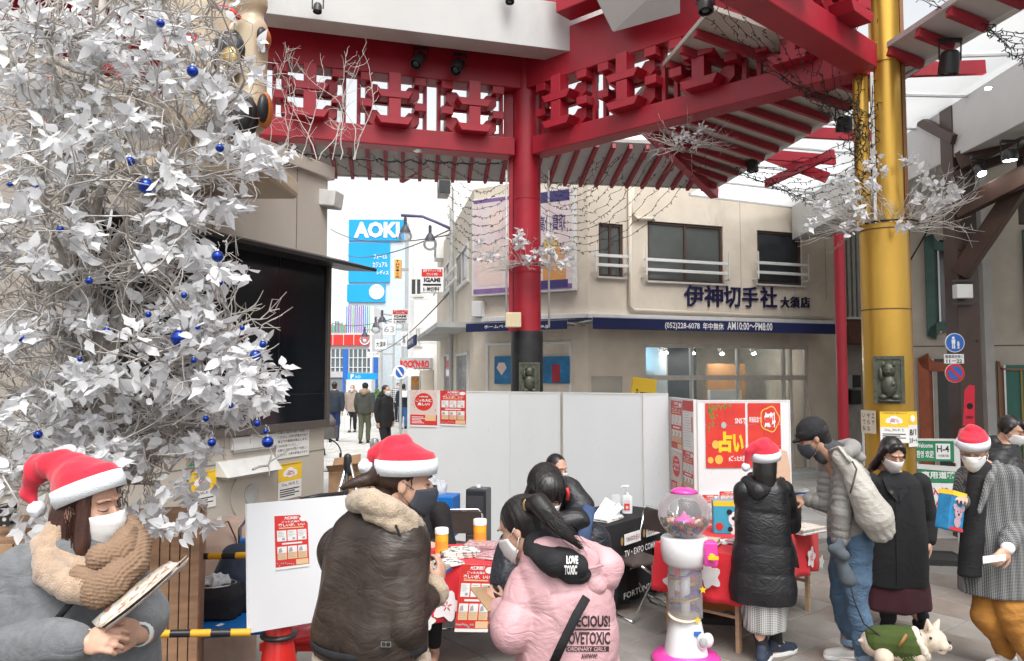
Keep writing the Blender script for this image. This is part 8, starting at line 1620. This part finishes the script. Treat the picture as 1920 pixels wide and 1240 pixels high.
def ped(t, r):
 disc_xz(MB(), 0, 0, r*.93, -.009, -.0065, 40).obj('blue_field', BLUP, t); M=MB()
 for cx, k in((-.18, 1.0), (.32, .6)):
  z0=-.62*r; disc_xz(M, cx*r, z0+k*1.12*r, .13*r*k+.02*r, -.0125, -.0095, 12); M.poly([(cx*r-.17*r*k, z0+.5*r*k), (cx*r+.17*r*k, z0+.5*r*k), (cx*r+.2*r*k, z0+.95*r*k), (cx*r-.2*r*k, z0+.95*r*k)], -.012, -.0095)
  for s in(-1, 1):M.poly([(cx*r+s*.04*r*k, z0), (cx*r+s*.16*r*k, z0), (cx*r+s*.13*r*k, z0+.49*r*k), (cx*r+s*.03*r*k, z0+.49*r*k)], -.012, -.0095)
 M.obj('walking_figures', LETW, t)
discsign('round blue pedestrian sign with two walking figures on the brown post', 1790, 643, 18, 8.9, ped)
def nop(t, r):
 disc_xz(MB(), 0, 0, r*.98, -.009, -.0065, 40).obj('red_ring', LETR, t); disc_xz(MB(), 0, 0, r*.72, -.012, -.0095, 36).obj('blue_field', BLUP, t); q=r*.62; MB().poly([(-q-.01, q-.012), (-q+.012, q+.01), (q+.01, -q+.012), (q-.012, -q-.01)], -.014, -.0125).obj('red_bar', LETR, t)
discsign('round blue sign with a red ring and slash, lowest on the brown post', 1790, 700, 18, 8.9, nop)
t=thing('time_plate', 'small white plate reading 11-22 between the two round signs', 'road sign', W(1789, 673, 8.9)); w, h=.115, .055; MB().bb((-w, 0, -h), (w, .01, h)).obj('plate', LETW, t); M=MB(); put_text(M, '軽車両を除く', -w*.9, .004, w*.9, h*.85, -.003, .01); put_text(M, '11－22', -w*.8, -h*.85, w*.8, -.006, -.003, .03); M.obj('lettering', LETB, t)
t=thing('red_pennant', 'narrow red cloth pennant with printed crest hanging on the brown post', 'banner', W(1815, 765, 8.6)); MB().add([(-.06, 0, -.2), (.07, 0, -.2), (.085, 0, .25), (.03, .0, .26), (-.03, 0, .2)], [(0, 1, 2, 3, 4)]).obj('cloth', FELTR, t); o=COL.objects[-1]; o.modifiers.new('s', 'SOLIDIFY').thickness=.006; M=MB(); disc_xz(M, .02, .02, .035, -.006, -.004, 12); put_text(M, 'OSU', -.03, -.12, .05, -.09, -.006, .02); M.obj('dark_print', CBLK, t)
for lab, px0, py0, px1, py1, k in(('handwritten white notice taped to the gold pillar, the leftmost sheet', 1627, 771, 1649, 815, 0), ('yellow and white Osu Wi-Fi poster on the gold pillar', 1650, 772, 1696, 830, 1), ('yellow and white poster announcing a start date on the gold pillar', 1697, 772, 1722, 838, 2)):
 r_=.222; c_=gp.location; xc=GX((px0+px1)/2, 6.98); rel=max(-.97, min(.97, (xc-c_.x)/.222)); a_=math.asin(rel); w=(px1-px0)/FPX*7/max(.55, math.cos(a_)); z0=W(px0, py1, 7).z; h=W(px0, py0, 7).z-z0
 t=thing(['paper_notice', 'wifi_poster', 'wifi_poster'][k], lab, ['notice', 'poster', 'poster'][k], c_+Vector((.225*math.sin(a_), -.225*math.cos(a_), z0)), a_);
 if k==0:
  MB().bb((-w/2, -.002, 0), (w/2, 0, h)).obj('sheet', nmat('cream_paper', (.62, .57, .45), .8), t); M=MB()
  for i, s_ in enumerate(('エサ', 'やらな', 'いでね')):
   for j, c in enumerate(s_):x=w/2-(i+.85)*w/3.2; z=h*(.95-(j+1)*.28); put_text(M, c, x, z, x+w*.2, z+h*.2, -.003, .01)
  M.obj('lettering', LETB, t)
 elif k==1:
  M_=Matrix.Translation((-w/2, -.006, 0)); e_=thing('wifi_group', None, None); wifi(e_, w, h)
  for o in KIDS(e_):o.parent=t; o.location=(-w/2, -.004, 0)
  bpy.data.objects.remove(e_)
 else:
  MB().bb((-w/2, -.004, 0), (w/2, -.002, h)).obj('sheet', PAPER, t); MB().bb((-w/2, -.005, h*.62), (w/2, -.0042, h)).obj('yellow_field', YEL, t); M=MB(); put_text(M, '8/1', -w*.4, h*.32, w*.35, h*.5, -.006, .03); put_text(M, 'スタート', -w*.45, h*.1, w*.45, h*.26, -.006, .03); M.obj('lettering', LETB, t); M=MB(); disc_xz(M, 0, h*.8, h*.1, -.007, -.0055, 14, rx=w*.25); M.obj('cloud_mark', LETW, t)
t=thing('sidewalk_sign', 'slim white sign stand with red top between red post and gold pillar', 'sign', (GX(1622, 9.0), 9.0, 0)); MB().bb((-.04, 0, 0), (.04, .05, W(1622, 790, 9).z)).obj('board', LETW, t); MB().bb((-.05, -.01, W(1622, 795, 9).z), (.05, .05, W(1622, 770, 9).z)).obj('red_top', REDP, t)
# ================================================================ maneki-neko statue glimpsed behind the tree, large red bow shapes
ct=thing('lucky_cat_statue', 'giant cream lucky cat statue with black and orange patches behind the white tree', 'statue', (GX(430, 6.6), 6.6, 0))
CRM=nmat('cat_cream', (.50, .40, .27), .35, var=.12, vs=2, bump=.1, coat=.2, stain=.1); q=lambda px, py, dd=0:W(px, py, 6.4+dd)-ct.location
B=MB(); B.cap(q(395, 40, .3), q(400, 220, .3), .42, .40); B.cap(q(472, 60), q(474, 150, -.02), .15, .12); B.cap(q(474, 150), q(468, 225), .12, .15); B.ball(q(390, -130, .3), (.55, .5, .45), 24, 16); B.ball(q(440, -60, .1), (.35, .3, .35), 18, 12); B.ball(q(470, 5, 0), (.15, .15, .16), 16, 10)
robj(B, 'cat_body', CRM, ct, .03, 6)
PT=nmat('cat_patch', (.012, .012, .015), .4, var=.2); OR=nmat('patch_orange', (.45, .12, .02), .4)
for px, py, rx, rz in((493, 70, .045, .08), (495, 205, .05, .13), (445, 215, .14, .2), (430, 95, .14, .16)):
 v=q(px, py, -.14 if px>480 else-.12); MB().ball(v+Vector((0, .03, 0)), (rx*1.25, .09, rz*1.2), 14, 10).obj('orange_patch', OR if px>480 else PT, ct, smooth=True); MB().ball(v+Vector((0, -.005, 0)), (rx, .085, rz), 14, 10).obj('black_patch', PT, ct, smooth=True)
MB().tube([q(400, 10, -.15), q(430, 15, -.2), q(450, 35, -.18)], .02, 8).obj('red_cord', REDP, ct, smooth=True); MB().ball(q(432, 110, -.18), (.09, .05, .11), 14, 10).obj('bell', nmat('brass', (.4, .28, .1), .3, metal=.8), ct, smooth=True)
MB().bb((-1.3, .1, W(430, 262, 6.4).z-.2), (.25, 1.2, W(430, 262, 6.4).z)).obj('pedestal', CRM, ct, bevel=.05)
for i, (pts, lab)in enumerate((([(-30, 165), (70, 190), (85, 235), (-30, 230)], 'jagged red sheet hanging behind the upper left branches'), ([(20, 60), (60, 100), (110, 150), (80, 150)], 'red strip shape behind the upper left leaves'), ([(285, 60), (375, 62), (360, 90), (290, 85)], 'red cloth piece behind the tree near the lucky cat'))):
 v=[W(a, b, 6.0)for a, b in pts]; c_=sum(v, Vector())/4; t=thing('red_banner', lab, 'banner', c_); M=MB(Matrix.Translation(-c_)); M.add(v+[x+Vector((0, .03, 0))for x in v], [(3, 2, 1, 0), (4, 5, 6, 7), (0, 1, 5, 4), (1, 2, 6, 5), (2, 3, 7, 6), (3, 0, 4, 7)]); M.obj('cloth', RED, t)
 # ================================================================ white artificial tree, twig bouquets, baubles
BARK=nmat('painted_bark', (.24, .205, .17), .85, var=.3, vs=14, bump=.5, bs=80, col2=(.42, .40, .375)); TWIG=nmat('white_twig', (.30, .26, .22), .8, var=.3, vs=12, bump=.3, bs=80, col2=(.62, .60, .58)); TWIGW=nmat('whiter_twig', (.58, .56, .53), .8, var=.15)
def leafmat(n, c):
 m=nmat(n, c, .75, var=.05, vs=6, bump=.25, bs=40); b=m.node_tree.nodes['Principled BSDF']; N=m.node_tree.nodes; L=m.node_tree.links
 tl=N.new('ShaderNodeBsdfTranslucent'); tl.inputs[0].default_value=(.6, .6, .62, 1); mx=N.new('ShaderNodeMixShader'); mx.inputs[0].default_value=.42; L.new(b.outputs[0], mx.inputs[1]); L.new(tl.outputs[0], mx.inputs[2]); L.new(mx.outputs[0], N['Material Output'].inputs[0]); return m
LEAFW=leafmat('white_leaf', (.87, .88, .89))
def leaf_vs(kind=0, rng=random):
# pointed ovate leaf, folded at its midrib and bent: 12 faces
 prof=[(0, .0), (.12, .16), (.3, .27), (.55, .24), (.8, .11), (1, 0)]
 if kind==1:prof=[(0, .0), (.15, .2), (.28, .17), (.45, .3), (.62, .16), (1, 0)]
 bend=rng.uniform(-.35, .35); fold=rng.uniform(.05, .3); vs=[]; tw=rng.uniform(-.3, .3)
 for t, w in prof:
  z=bend*t*t; wv=math.sin(t*9+tw*9)*.025
  vs+=[(-w, t, z+w*fold+wv), (0, t, z), (w, t, z+w*fold-wv+tw*w)]
 fs=[]
 for i in range(5):a=i*3; fs+=[(a, a+1, a+4, a+3), (a+1, a+2, a+5, a+4)]
 return[Vector(v)for v in vs], fs
LV=[leaf_vs(k%3==0)for k in range(12)]; LMESH=[]
for v, f_ in LV:
 me=MB().add(v, f_).mesh('leaf', True); me.materials.append(LEAFW); LMESH.append(me)
class Tree:
 def __init__(s):s.br=MB(); s.tw=MB(); s.leaves=[]; s.tips=[]
 def branch(s, p, d, L, r, M, wig=.25, n=8, up=.0, out=None):
  pts=[Vector(p)]; d=Vector(d).normalized(); rr=[r]
  for i in range(n):
   d=(d+Vector((random.gauss(0, wig), random.gauss(0, wig), random.gauss(0, wig)+up))*.5).normalized(); pts.append(pts[-1]+d*L/n); rr.append(max(.0011, r*(1-(i+1)/n*.75)))
  M.tube(pts, rr, 5 if r<.012 else 8, cap=False); return pts, d
 def spray(s, p, d, n=7, sz=.075):
  sz*=.86
  d=Vector(d).normalized()
  for i in range(n):
   q=(d*.5+Vector((random.gauss(0, 1), random.gauss(0, 1), random.gauss(-.1, .8))).normalized()).normalized(); s.leaves.append((p+Vector((random.gauss(0, .015),)*1+(random.gauss(0, .015), random.gauss(0, .015))), q, sz*random.uniform(.65, 1.2)))
def leaf_mat4(p, q, sz):
 y=q.normalized(); up=Vector((random.gauss(0, .7), random.gauss(-.5, .7), random.gauss(.6, .6))); x=y.cross(up).normalized(); z=x.cross(y); m=Matrix(((x.x, y.x, z.x, p.x), (x.y, y.y, z.y, p.y), (x.z, y.z, z.z, p.z), (0, 0, 0, 1))); return m@Matrix.Scale(sz, 4)
def leaves_out(par, lv, base, nsep, nm='leaf'):
 lv=sorted(lv, key=lambda l:-(l[2]/max(.5, l[0].y))if abs(GPX(l[0]))<1 else 1);
 for p, q, sz in lv[:nsep]:o=link(nm, random.choice(LMESH), par); o.matrix_local=Matrix.Translation(-base)@leaf_mat4(p, q, sz)
 M=MB()
 for p, q, sz in lv[nsep:]:
  v, f_=random.choice(LV); m=Matrix.Translation(-base)@leaf_mat4(p, q, sz); M.add([m@x for x in v], f_)
 if M.v:tag(M.obj('leaves', LEAFW, par, smooth=True), kind='stuff')
def GPX(p):return p.x/max(.1, p.y)/.676
random.seed(21)
tb_=Vector((GX(185, 3.75), 3.95, 0)); tree=thing('white_tree', 'tall artificial white-leaved tree filling the left side', 'tree', tb_); T=Tree()
D0=3.85
trunk=[tb_+Vector((0, 0, .5)), W(205, 900, D0), W(195, 700, D0), W(175, 560, D0), W(150, 380, D0), W(170, 200, D0), W(200, -60, D0)]
MBt=MB(Matrix.Translation(-tb_)); MBt.tube(trunk, [.055, .05, .048, .042, .034, .026, .015], 10);
for a, b, c in(((200, 800), (120, 650), (40, 420)), ((195, 740), (130, 560), (60, 250)), ((198, 700), (240, 560), (300, 350)), ((190, 640), (260, 470), (400, 300)), ((180, 560), (130, 300), (90, 60)), ((185, 600), (60, 520), (-40, 450)), ((160, 450), (230, 250), (330, 60)), ((150, 380), (60, 200), (-20, 60)), ((196, 760), (290, 700), (420, 640)), ((200, 820), (90, 760), (-30, 700)), ((198, 840), (300, 790), (430, 770)), ((175, 520), (300, 330), (420, 200)), ((200, 860), (120, 880), (30, 850))):
 dd=random.uniform(-.55, .45); P_=[W(*a, D0), W(*b, D0+dd*.5), W(*c, D0+dd)]; pts=[P_[0]*(1-t)**2+P_[1]*2*t*(1-t)+P_[2]*t*t+Vector((random.gauss(0, .012), random.gauss(0, .012), random.gauss(0, .012)))for t in np.linspace(0, 1, 12)]
 MBt.tube(pts, [.026-.0018*i for i in range(12)], 7)
 T.tips.append(pts)
MBt.obj('trunk', BARK, tree, smooth=True)
def inside(px, py):  # silhouette of the crown in the photo
 edge=[(0, 455), (80, 470), (140, 490), (200, 470), (270, 470), (300, 515), (345, 505), (400, 450), (470, 405), (530, 430), (580, 400), (650, 470), (700, 500), (760, 515), (800, 470), (850, 330), (890, 130), (920, 100)]
 for i in range(len(edge)-1):
  if edge[i][0]<=py<=edge[i+1][0]:u=(py-edge[i][0])/(edge[i+1][0]-edge[i][0]); return px<edge[i][1]+(edge[i+1][1]-edge[i][1])*u
 return py<0 and px<450
tw=MB(Matrix.Translation(-tb_)); axis=[W(195, 700, D0), W(160, 420, D0)]
cl=[]
for _ in range(9000):
 px, py=random.uniform(-60, 520), random.uniform(-40, 915);
 if inside(px, py):cl.append((px, py, D0+random.gauss(-.15, .42)))
 if len(cl)>=500:break
LC=[(300, 150), (140, 60), (60, 280), (60, 140), (420, 160), (430, 280), (330, 330), (440, 380), (80, 330), (200, 90), (330, 420), (30, 480), (170, 440), (60, 760), (150, 720), (240, 700), (320, 720), (400, 740), (470, 750), (460, 690), (430, 650), (30, 640), (100, 830), (180, 800), (380, 600), (350, 560), (300, 480), (230, 850), (20, 880), (480, 300), (150, 200), (230, 250), (20, 60), (290, 60), (400, 520), (310, 640), (40, 400), (130, 600)]
for px, py, d in cl:
 e=W(px, py, d)
 # start from the nearest limb point below
 best=None
 for pts in T.tips+[trunk[1:]]:
  for q in pts:
   dq=(q-e).length+(.5 if q.z>e.z+.1 else 0)
   if best is None or dq<best[0]:best=(dq, q)
 st_=best[1]; L_=(e-st_).length
 if L_<.12:st_=e-Vector((random.uniform(-.1, .1), random.uniform(-.1, .1), .3))
 mid=st_.lerp(e, .5)+Vector((random.gauss(0, .09), random.gauss(0, .09), -.06+random.gauss(0, .06))); n=9
 pts=[st_*(1-t)**2+mid*2*t*(1-t)+e*t*t+Vector((random.gauss(0, .012), random.gauss(0, .012), random.gauss(0, .012)))for t in np.linspace(0, 1, n)]
 tw.tube(pts, [.0075-.0006*i for i in range(n)], 5, cap=False)
 for k in range(6):  # curly side twigs
  i=random.randint(2, n-2); dv=(pts[i+1]-pts[i-1]).normalized()+Vector((random.gauss(0, .7), random.gauss(0, .7), random.gauss(.1, .6))); p_=pts[i].copy(); q_=[p_.copy()]; ax=Vector((random.gauss(0, 1), random.gauss(0, 1), random.gauss(0, 1))).normalized(); an_=random.uniform(-.28, .28)
  for j in range(7):dv=(Matrix.Rotation(an_+random.gauss(0, .22), 3, ax)@dv).normalized(); p_=p_+dv*random.uniform(.018, .04); q_.append(p_.copy())
  tw.tube(q_, [.0038-.0003*j for j in range(8)], 4, cap=False)
 dm=min(((px-a)/55)**2+((py-b)/45)**2 for a, b in LC)
 if dm<.8 or random.random()<.17:
  dr=(e-st_).normalized(); dr=dr if dr.length else Vector((0, 0, 1))
  for _ in range(2):T.spray(e+Vector((random.gauss(0, .05), random.gauss(0, .05), random.gauss(0, .04))), dr, 6, .09)
for a, b in LC:  # dense leaf clusters where the photo has them
 for _ in range(8):T.spray(W(a+random.gauss(0, 32), b+random.gauss(0, 18), D0-.35+random.gauss(0, .25)), Vector((random.uniform(-.4, .8), -.5, .1)), 6, .092)
for a, b, c, d in((10, 790, 200, 990), (30, 950, 300, 1010), (290, 900, 400, 1000), (330, 830, 400, 860), (0, 700, 500, 860)):  # lower skirt of leaves
 for _ in range(22 if c!=500 else 26):
  px, py=random.uniform(a, c), random.uniform(b, d)
  if c==500 and not inside(px, py):continue
  T.spray(W(px, py, D0-.25+random.gauss(0, .15)), Vector((random.uniform(-.5, .5), -.6, random.uniform(-.6, .3))), 6, .085)
for pts in(((390, 640), (450, 605), (525, 580)), ((400, 655), (470, 640), (528, 590)), ((380, 620), (430, 590), (490, 575)), ((340, 560), (370, 545), (415, 530)), ((340, 490), (380, 480), (410, 505)), ((440, 600), (455, 620), (435, 640)), ((420, 450), (432, 455), (420, 480)), ((370, 520), (395, 500), (412, 490))):
 P_=[W(a, b, D0-.3)for a, b in pts]; q_=[P_[0]*(1-t)**2+P_[1]*2*t*(1-t)+P_[2]*t*t+Vector((random.gauss(0, .006),)+(0, random.gauss(0, .006)))for t in np.linspace(0, 1, 9)]; tw.tube(q_, [.0055-.0004*i for i in range(9)], 6, cap=False)
 for k in range(5):i=random.randint(2, 7); tw.tube([q_[i], q_[i]+Vector((random.uniform(.0, .05), 0, random.uniform(-.05, .06))), q_[i]+Vector((random.uniform(.03, .1), 0, random.uniform(-.08, .1)))], [.003, .002, .0015], 4, cap=False)
tag(tw.obj('twigs', TWIG, tree, smooth=True), kind='stuff')
leaves_out(tree, T.leaves, tb_, 298)
# baubles
BB=nmat('blue_bauble', (.0, .035, .32), .12, metal=.65, var=.05, bump=0, coat=.5)
BL=[(301, 44, 8, 'tiny, at the very top of the tree'), (361, 134, 11, 'below the top one, near the lucky cat'), (412, 278, 8, 'by the right edge leaves beneath the lucky cat'), (244, 303, 9, 'hanging mid-height above the largest upper ball'), (274, 349, 15, 'the largest on the upper half of the tree'), (69, 352, 7, 'small, at the left of the upper tree'), (19, 346, 5, 'tiny, at the far left edge'), (113, 431, 7, 'small, at mid-height over the main fork'), (408, 481, 11, 'in front of the dark screen\'s upper edge'), (412, 530, 6, 'small, on a bare twig before the screen'), (167, 527, 7, 'small, beside the main fork'), (345, 554, 6, 'small, half behind leaves at the screen edge'), (278, 590, 6, 'small, left of the biggest ball'), (336, 634, 16, 'the biggest one, against the lower dark screen'), (371, 614, 5, 'small, just right of the biggest ball'), (454, 615, 5, 'small, on a thin forked twig before the screen'), (200, 621, 7, 'small, left of the middle of the tree'), (43, 634, 9, 'low at the far left of the tree'), (493, 646, 7, 'small, above the ball at the twig end'), (479, 667, 11, 'hanging at the end of the long right twig'), (363, 676, 6, 'small, beneath the biggest ball'), (432, 760, 6, 'small, among the lower right leaves'), (386, 785, 6, 'small, above the warning sticker'), (482, 794, 7, 'small, near the lower screen frame'), (498, 809, 5, 'small, just above the lowest right ball'), (502, 829, 11, 'lowest right, over the white wall plate'), (397, 830, 8, 'next to the orange warning sticker'), (71, 815, 8, 'low at the left above the santa hat'), (150, 674, 5, 'small, left under the main trunk fork')]
for px, py, r, lab in BL:
 d=3.12; rr=r/FPX*d; t=thing('blue_bauble', 'shiny blue bauble, '+lab, 'bauble', W(px, py, d), 0, 'blue glass baubles on the white tree'); MB().ball((0, 0, 0), rr, 24, 16).obj('ball', BB, t, smooth=True); MB().lathe([(rr*.28, rr*.95), (rr*.26, rr*1.25), (0, rr*1.27)], 10).obj('cap', CHROME, t, auto=True); MB().tube([(0, 0, rr*1.2), (rr*.3, 0, rr*1.8), (0, 0, rr*2.6)], .0012, 4).obj('hook', CHROME, t)
 # wire reindeer beside the planter
t=thing('wire_reindeer', 'silver wire reindeer ornament standing on the planter', 'ornament', W(280, 910, 3.95)); M=MB(Matrix.Translation(-t.location)); random.seed(5)
def mesh_tube(a, b, ra, rb, n=70):
 d=(b-a); z=d.normalized(); x=z.orthogonal().normalized(); y=z.cross(x)
 for _ in range(n):u0=random.random(); a0=random.uniform(0, 6.28); da=random.uniform(.8, 1.8); M.tube([a+d*min(1, max(0, u0+random.uniform(0, .3)*k/4))+(x*math.cos(a0+da*k/4)+y*math.sin(a0+da*k/4))*(ra+(rb-ra)*u0)for k in range(5)], .0022, 4, cap=False)
mesh_tube(W(215, 880, 3.95), W(290, 880, 3.95), .075, .08, 150); mesh_tube(W(285, 880, 3.95), W(297, 815, 3.95), .05, .026, 70); mesh_tube(W(290, 808, 3.95), W(318, 818, 3.95), .025, .018, 40)
for px in(220, 235, 275, 292):mesh_tube(W(px, 890, 3.95), W(px, 960, 3.95), .02, .01, 24)
M.obj('wire_body', nmat('silver_wire', (.5, .48, .45), .35, metal=.6), t, smooth=True)
# twig bouquets on the pillars
def bouquet(lab, c, R_, n, leafpos, seed, spread=1.0, zup=.25, sz=.085):
 random.seed(seed); t=thing('twig_bouquet', lab, 'decoration', c, 0, 'white twig bouquets tied round the pillars'); M=MB(Matrix.Translation(-c)); lv=Tree()
 for i in range(n):
  a=random.uniform(0, 2*math.pi); dv=Vector((math.cos(a)*spread, math.sin(a)*.7, zup+random.uniform(-.35, .55))).normalized(); p_=c+Vector((math.cos(a), math.sin(a), 0))*(R_*.5)+Vector((0, 0, -.15)); q_=[p_.copy()]
  for j in range(8):dv=(dv+Vector((random.gauss(0, .18), random.gauss(0, .18), random.gauss(.03, .18)))).normalized(); p_=p_+dv*random.uniform(.05, .1)*(R_/.35)**.5; q_.append(p_.copy())
  M.tube(q_, [.0042-.0004*j for j in range(9)], 4, cap=False)
  for k in range(3):i_=random.randint(2, 7); dd=Vector((random.gauss(0, 1), random.gauss(0, 1), random.gauss(.3, 1))).normalized(); M.tube([q_[i_], q_[i_]+dd*.04, q_[i_]+dd*.075+Vector((0, 0, .02))], [.0022, .0018, .001], 4, cap=False)
 tag(M.obj('twigs', TWIGW, t, smooth=True), kind='stuff')
 MB(Matrix.Translation(-c)).tube([c+Vector((math.cos(a)*R_*.62, math.sin(a)*R_*.62, -.14))for a in np.linspace(0, 6.28, 24)], .008, 6).obj('tie_wire', RUB, t, smooth=True)
 for px, py, d in leafpos:
  for _ in range(4):lv.spray(W(px+random.gauss(0, 7), py+random.gauss(0, 8), d), Vector((random.gauss(0, .5), -.8, random.gauss(-.2, .4))), 5, sz)
 leaves_out(t, lv.leaves, c, 290); return t
bouquet('white twig and leaf bouquet round the red pillar', W(990, 480, 9.9), .38, 80, [(965, 455, 9.6), (985, 465, 9.55), (1010, 470, 9.55), (1040, 470, 9.5), (1065, 470, 9.5), (1055, 485, 9.5), (995, 485, 9.6), (975, 440, 9.6), (918, 480, 9.7), (905, 470, 9.8), (1030, 455, 9.5)], 3, 1.6, .2, .11)
bouquet('big white twig and leaf bouquet round the gold pillar', W(1665, 395, 7.2), .42, 130, [(1570, 345, 7.0), (1590, 335, 6.95), (1600, 370, 6.9), (1530, 385, 6.9), (1545, 400, 6.9), (1610, 400, 6.8), (1585, 425, 6.9), (1640, 340, 6.8), (1655, 320, 6.8), (1705, 310, 6.9), (1730, 330, 6.9), (1720, 370, 6.85), (1760, 345, 6.9), (1775, 375, 6.9), (1740, 390, 6.8), (1790, 370, 7.0), (1520, 405, 6.9), (1700, 420, 6.8), (1640, 300, 6.9)], 9, 1.5, .35, .09)
bouquet('small white twig tuft on the lower red beam right of the red pillar', W(1290, 250, 8.3), .2, 40, [(1280, 250, 8.1), (1300, 262, 8.1), (1320, 240, 8.1), (1270, 262, 8.2)], 12, 1.3, .1, .075)
random.seed(31); c=W(600, 230, 7.6); t=thing('bare_twigs', 'tall bare whitish twigs standing before the left red beam', 'decoration', c); M=MB(Matrix.Translation(-c))
for px in(520, 545, 560, 590, 600, 640, 650, 660, 530, 620):
 p_=W(px+random.uniform(-20, 20), 300, 7.6); dv=Vector((random.gauss(0, .12), 0, 1)); q_=[p_.copy()]
 for j in range(16):dv=(dv+Vector((random.gauss(0, .22), random.gauss(0, .15), .12))).normalized(); p_=p_+dv*.08; q_.append(p_.copy())
 M.tube(q_, [.006-.0003*j for j in range(17)], 5, cap=False)
 for k in range(12):
  i_=random.randint(2, 15); dd=Vector((random.gauss(0, 1), random.gauss(0, .6), random.gauss(.5, .5))).normalized(); r_=[q_[i_]]
  for m_ in range(4):dd=(dd+Vector((random.gauss(0, .4), 0, random.gauss(.1, .4)))).normalized(); r_.append(r_[-1]+dd*.045)
  M.tube(r_, [.003, .0026, .0022, .0018, .0012], 4, cap=False)
tag(M.obj('twigs', TWIGW, t, smooth=True), kind='stuff')
# ================================================================ string lights
WB=nmat('black_wire', (.012, .012, .012), .6, var=0, bump=0); random.seed(44)
def wire(lab, a, b, sag, n=22, r=.0032, nub=2, w=.02, grp='black fairy-light wires'):
 pts=[]
 for i in range(n+1):
  u=i/n; p=a.lerp(b, u)+Vector((0, 0, -sag*4*u*(1-u)))+Vector((random.gauss(0, w), random.gauss(0, w), random.gauss(0, w*.6))); pts.append(p)
 c=a.copy(); t=thing('fairy_light_wire', lab, 'light wire', c, 0, grp); M=MB(Matrix.Translation(-c)).tube(pts, r, 4, cap=False); M.obj('wire', WB, t); M=MB(Matrix.Translation(-c))
 for i in range(1, n):
  for _ in range(nub):p=pts[i].lerp(pts[i+1]if i<n else pts[i], random.random()); d=Vector((random.gauss(0, 1), random.gauss(0, 1), random.gauss(-.3, 1))).normalized(); M.beam(p, p+d*.035, .006, .006)
 tag(M.obj('bulbs', WB, t), kind='stuff')
WL='black fairy-light wire, '
ORD='first second third fourth fifth sixth seventh eighth ninth tenth eleventh twelfth thirteenth fourteenth'.split()
for i in range(11):wire(WL+'%s from above of the arcs from red pillar to right eave'%ORD[i], W(1017, 322+i*13, 9.8), W(1085+i*26 if i>2 else 1110+i*22, 302-i*4, 9.4-i*.12), .25+.03*i, 20)
for i in range(9):wire(WL+'%s from above of the arcs left of the red pillar'%ORD[i], W(955, 330+i*18, 9.8), W(850-(i%3)*8, 330+i*14, 12.5), .25, 18)
for i in range(9):wire(WL+'%s from the left of the drops beneath the left beam'%ORD[i], W(525+i*42, 283+i*1.5, 8.8+i*.1), W(590+i*42, 330+i, 9.6+i*.1), .03, 10, .004, 1, .01)
wire(WL+'long thick bundle under the left red beam', W(540, 284, 8.5), W(952, 305, 9.6), .05, 44, .011, 3, .02)
for i in range(14):wire(WL+'%s from the left of the strands over the bracket work'%ORD[i], W(1290+i*27, -10, 6.6+.04*i), W(1605+(i%4)*10, 190+i*14, 7.2), .25, 22, .0035, 2)
for i in range(9):wire(WL+'%s from above of the arcs before the crossed bars'%ORD[i], W(1300+i*22, 300+i*6, 8.4), W(1640, 240+i*16, 7.15), .22, 20, .0035, 2)
for i in range(8):z_=205+i*22; wire(WL+'%s from the top of the thin gold pipe loops'%ORD[i], W(1608, z_, 7.1), W(1646, z_-12, 7.1), .08, 10, .004, 1, .02)
for i in range(6):wire(WL+'%s from the left of the upper right strands'%ORD[i], W(1700+i*24, -10, 6.4), W(1925, 60+i*14, 6.2), .06, 14, .0035, 2)
for i in range(2):wire(WL+'%s of two hanging beside the thin gold pipe'%ORD[i], W(1604+i*10, 190, 7.0), W(1612+i*12, 395, 7.0), .0, 24, .004, 2, .02)
def onl(a, b, n):return[a+(b-a)*i/(n-1)for i in range(n)]
for k, (F_, L0, L1, y_, z_, n_)in enumerate(((F2, .3, 3.5, -.16, 6.39, 40), (F1, -1.1, .4, -.8, 6.67, 24))):
 c=F_@Vector((L0, y_, z_)); t=thing('bird_spikes', ['row of fine bird spikes on the right upper beam', 'row of fine bird spikes at the end of the white fascia'][k], 'bird spikes', c); M=MB(Matrix.Translation(-c))
 for x in np.linspace(L0, L1, n_):p=F_@Vector((float(x), y_, z_)); M.beam(p, p+Vector((random.gauss(0, .02), random.gauss(0, .02), .09)), .003, .003)
 M.obj('spikes', ALU, t)
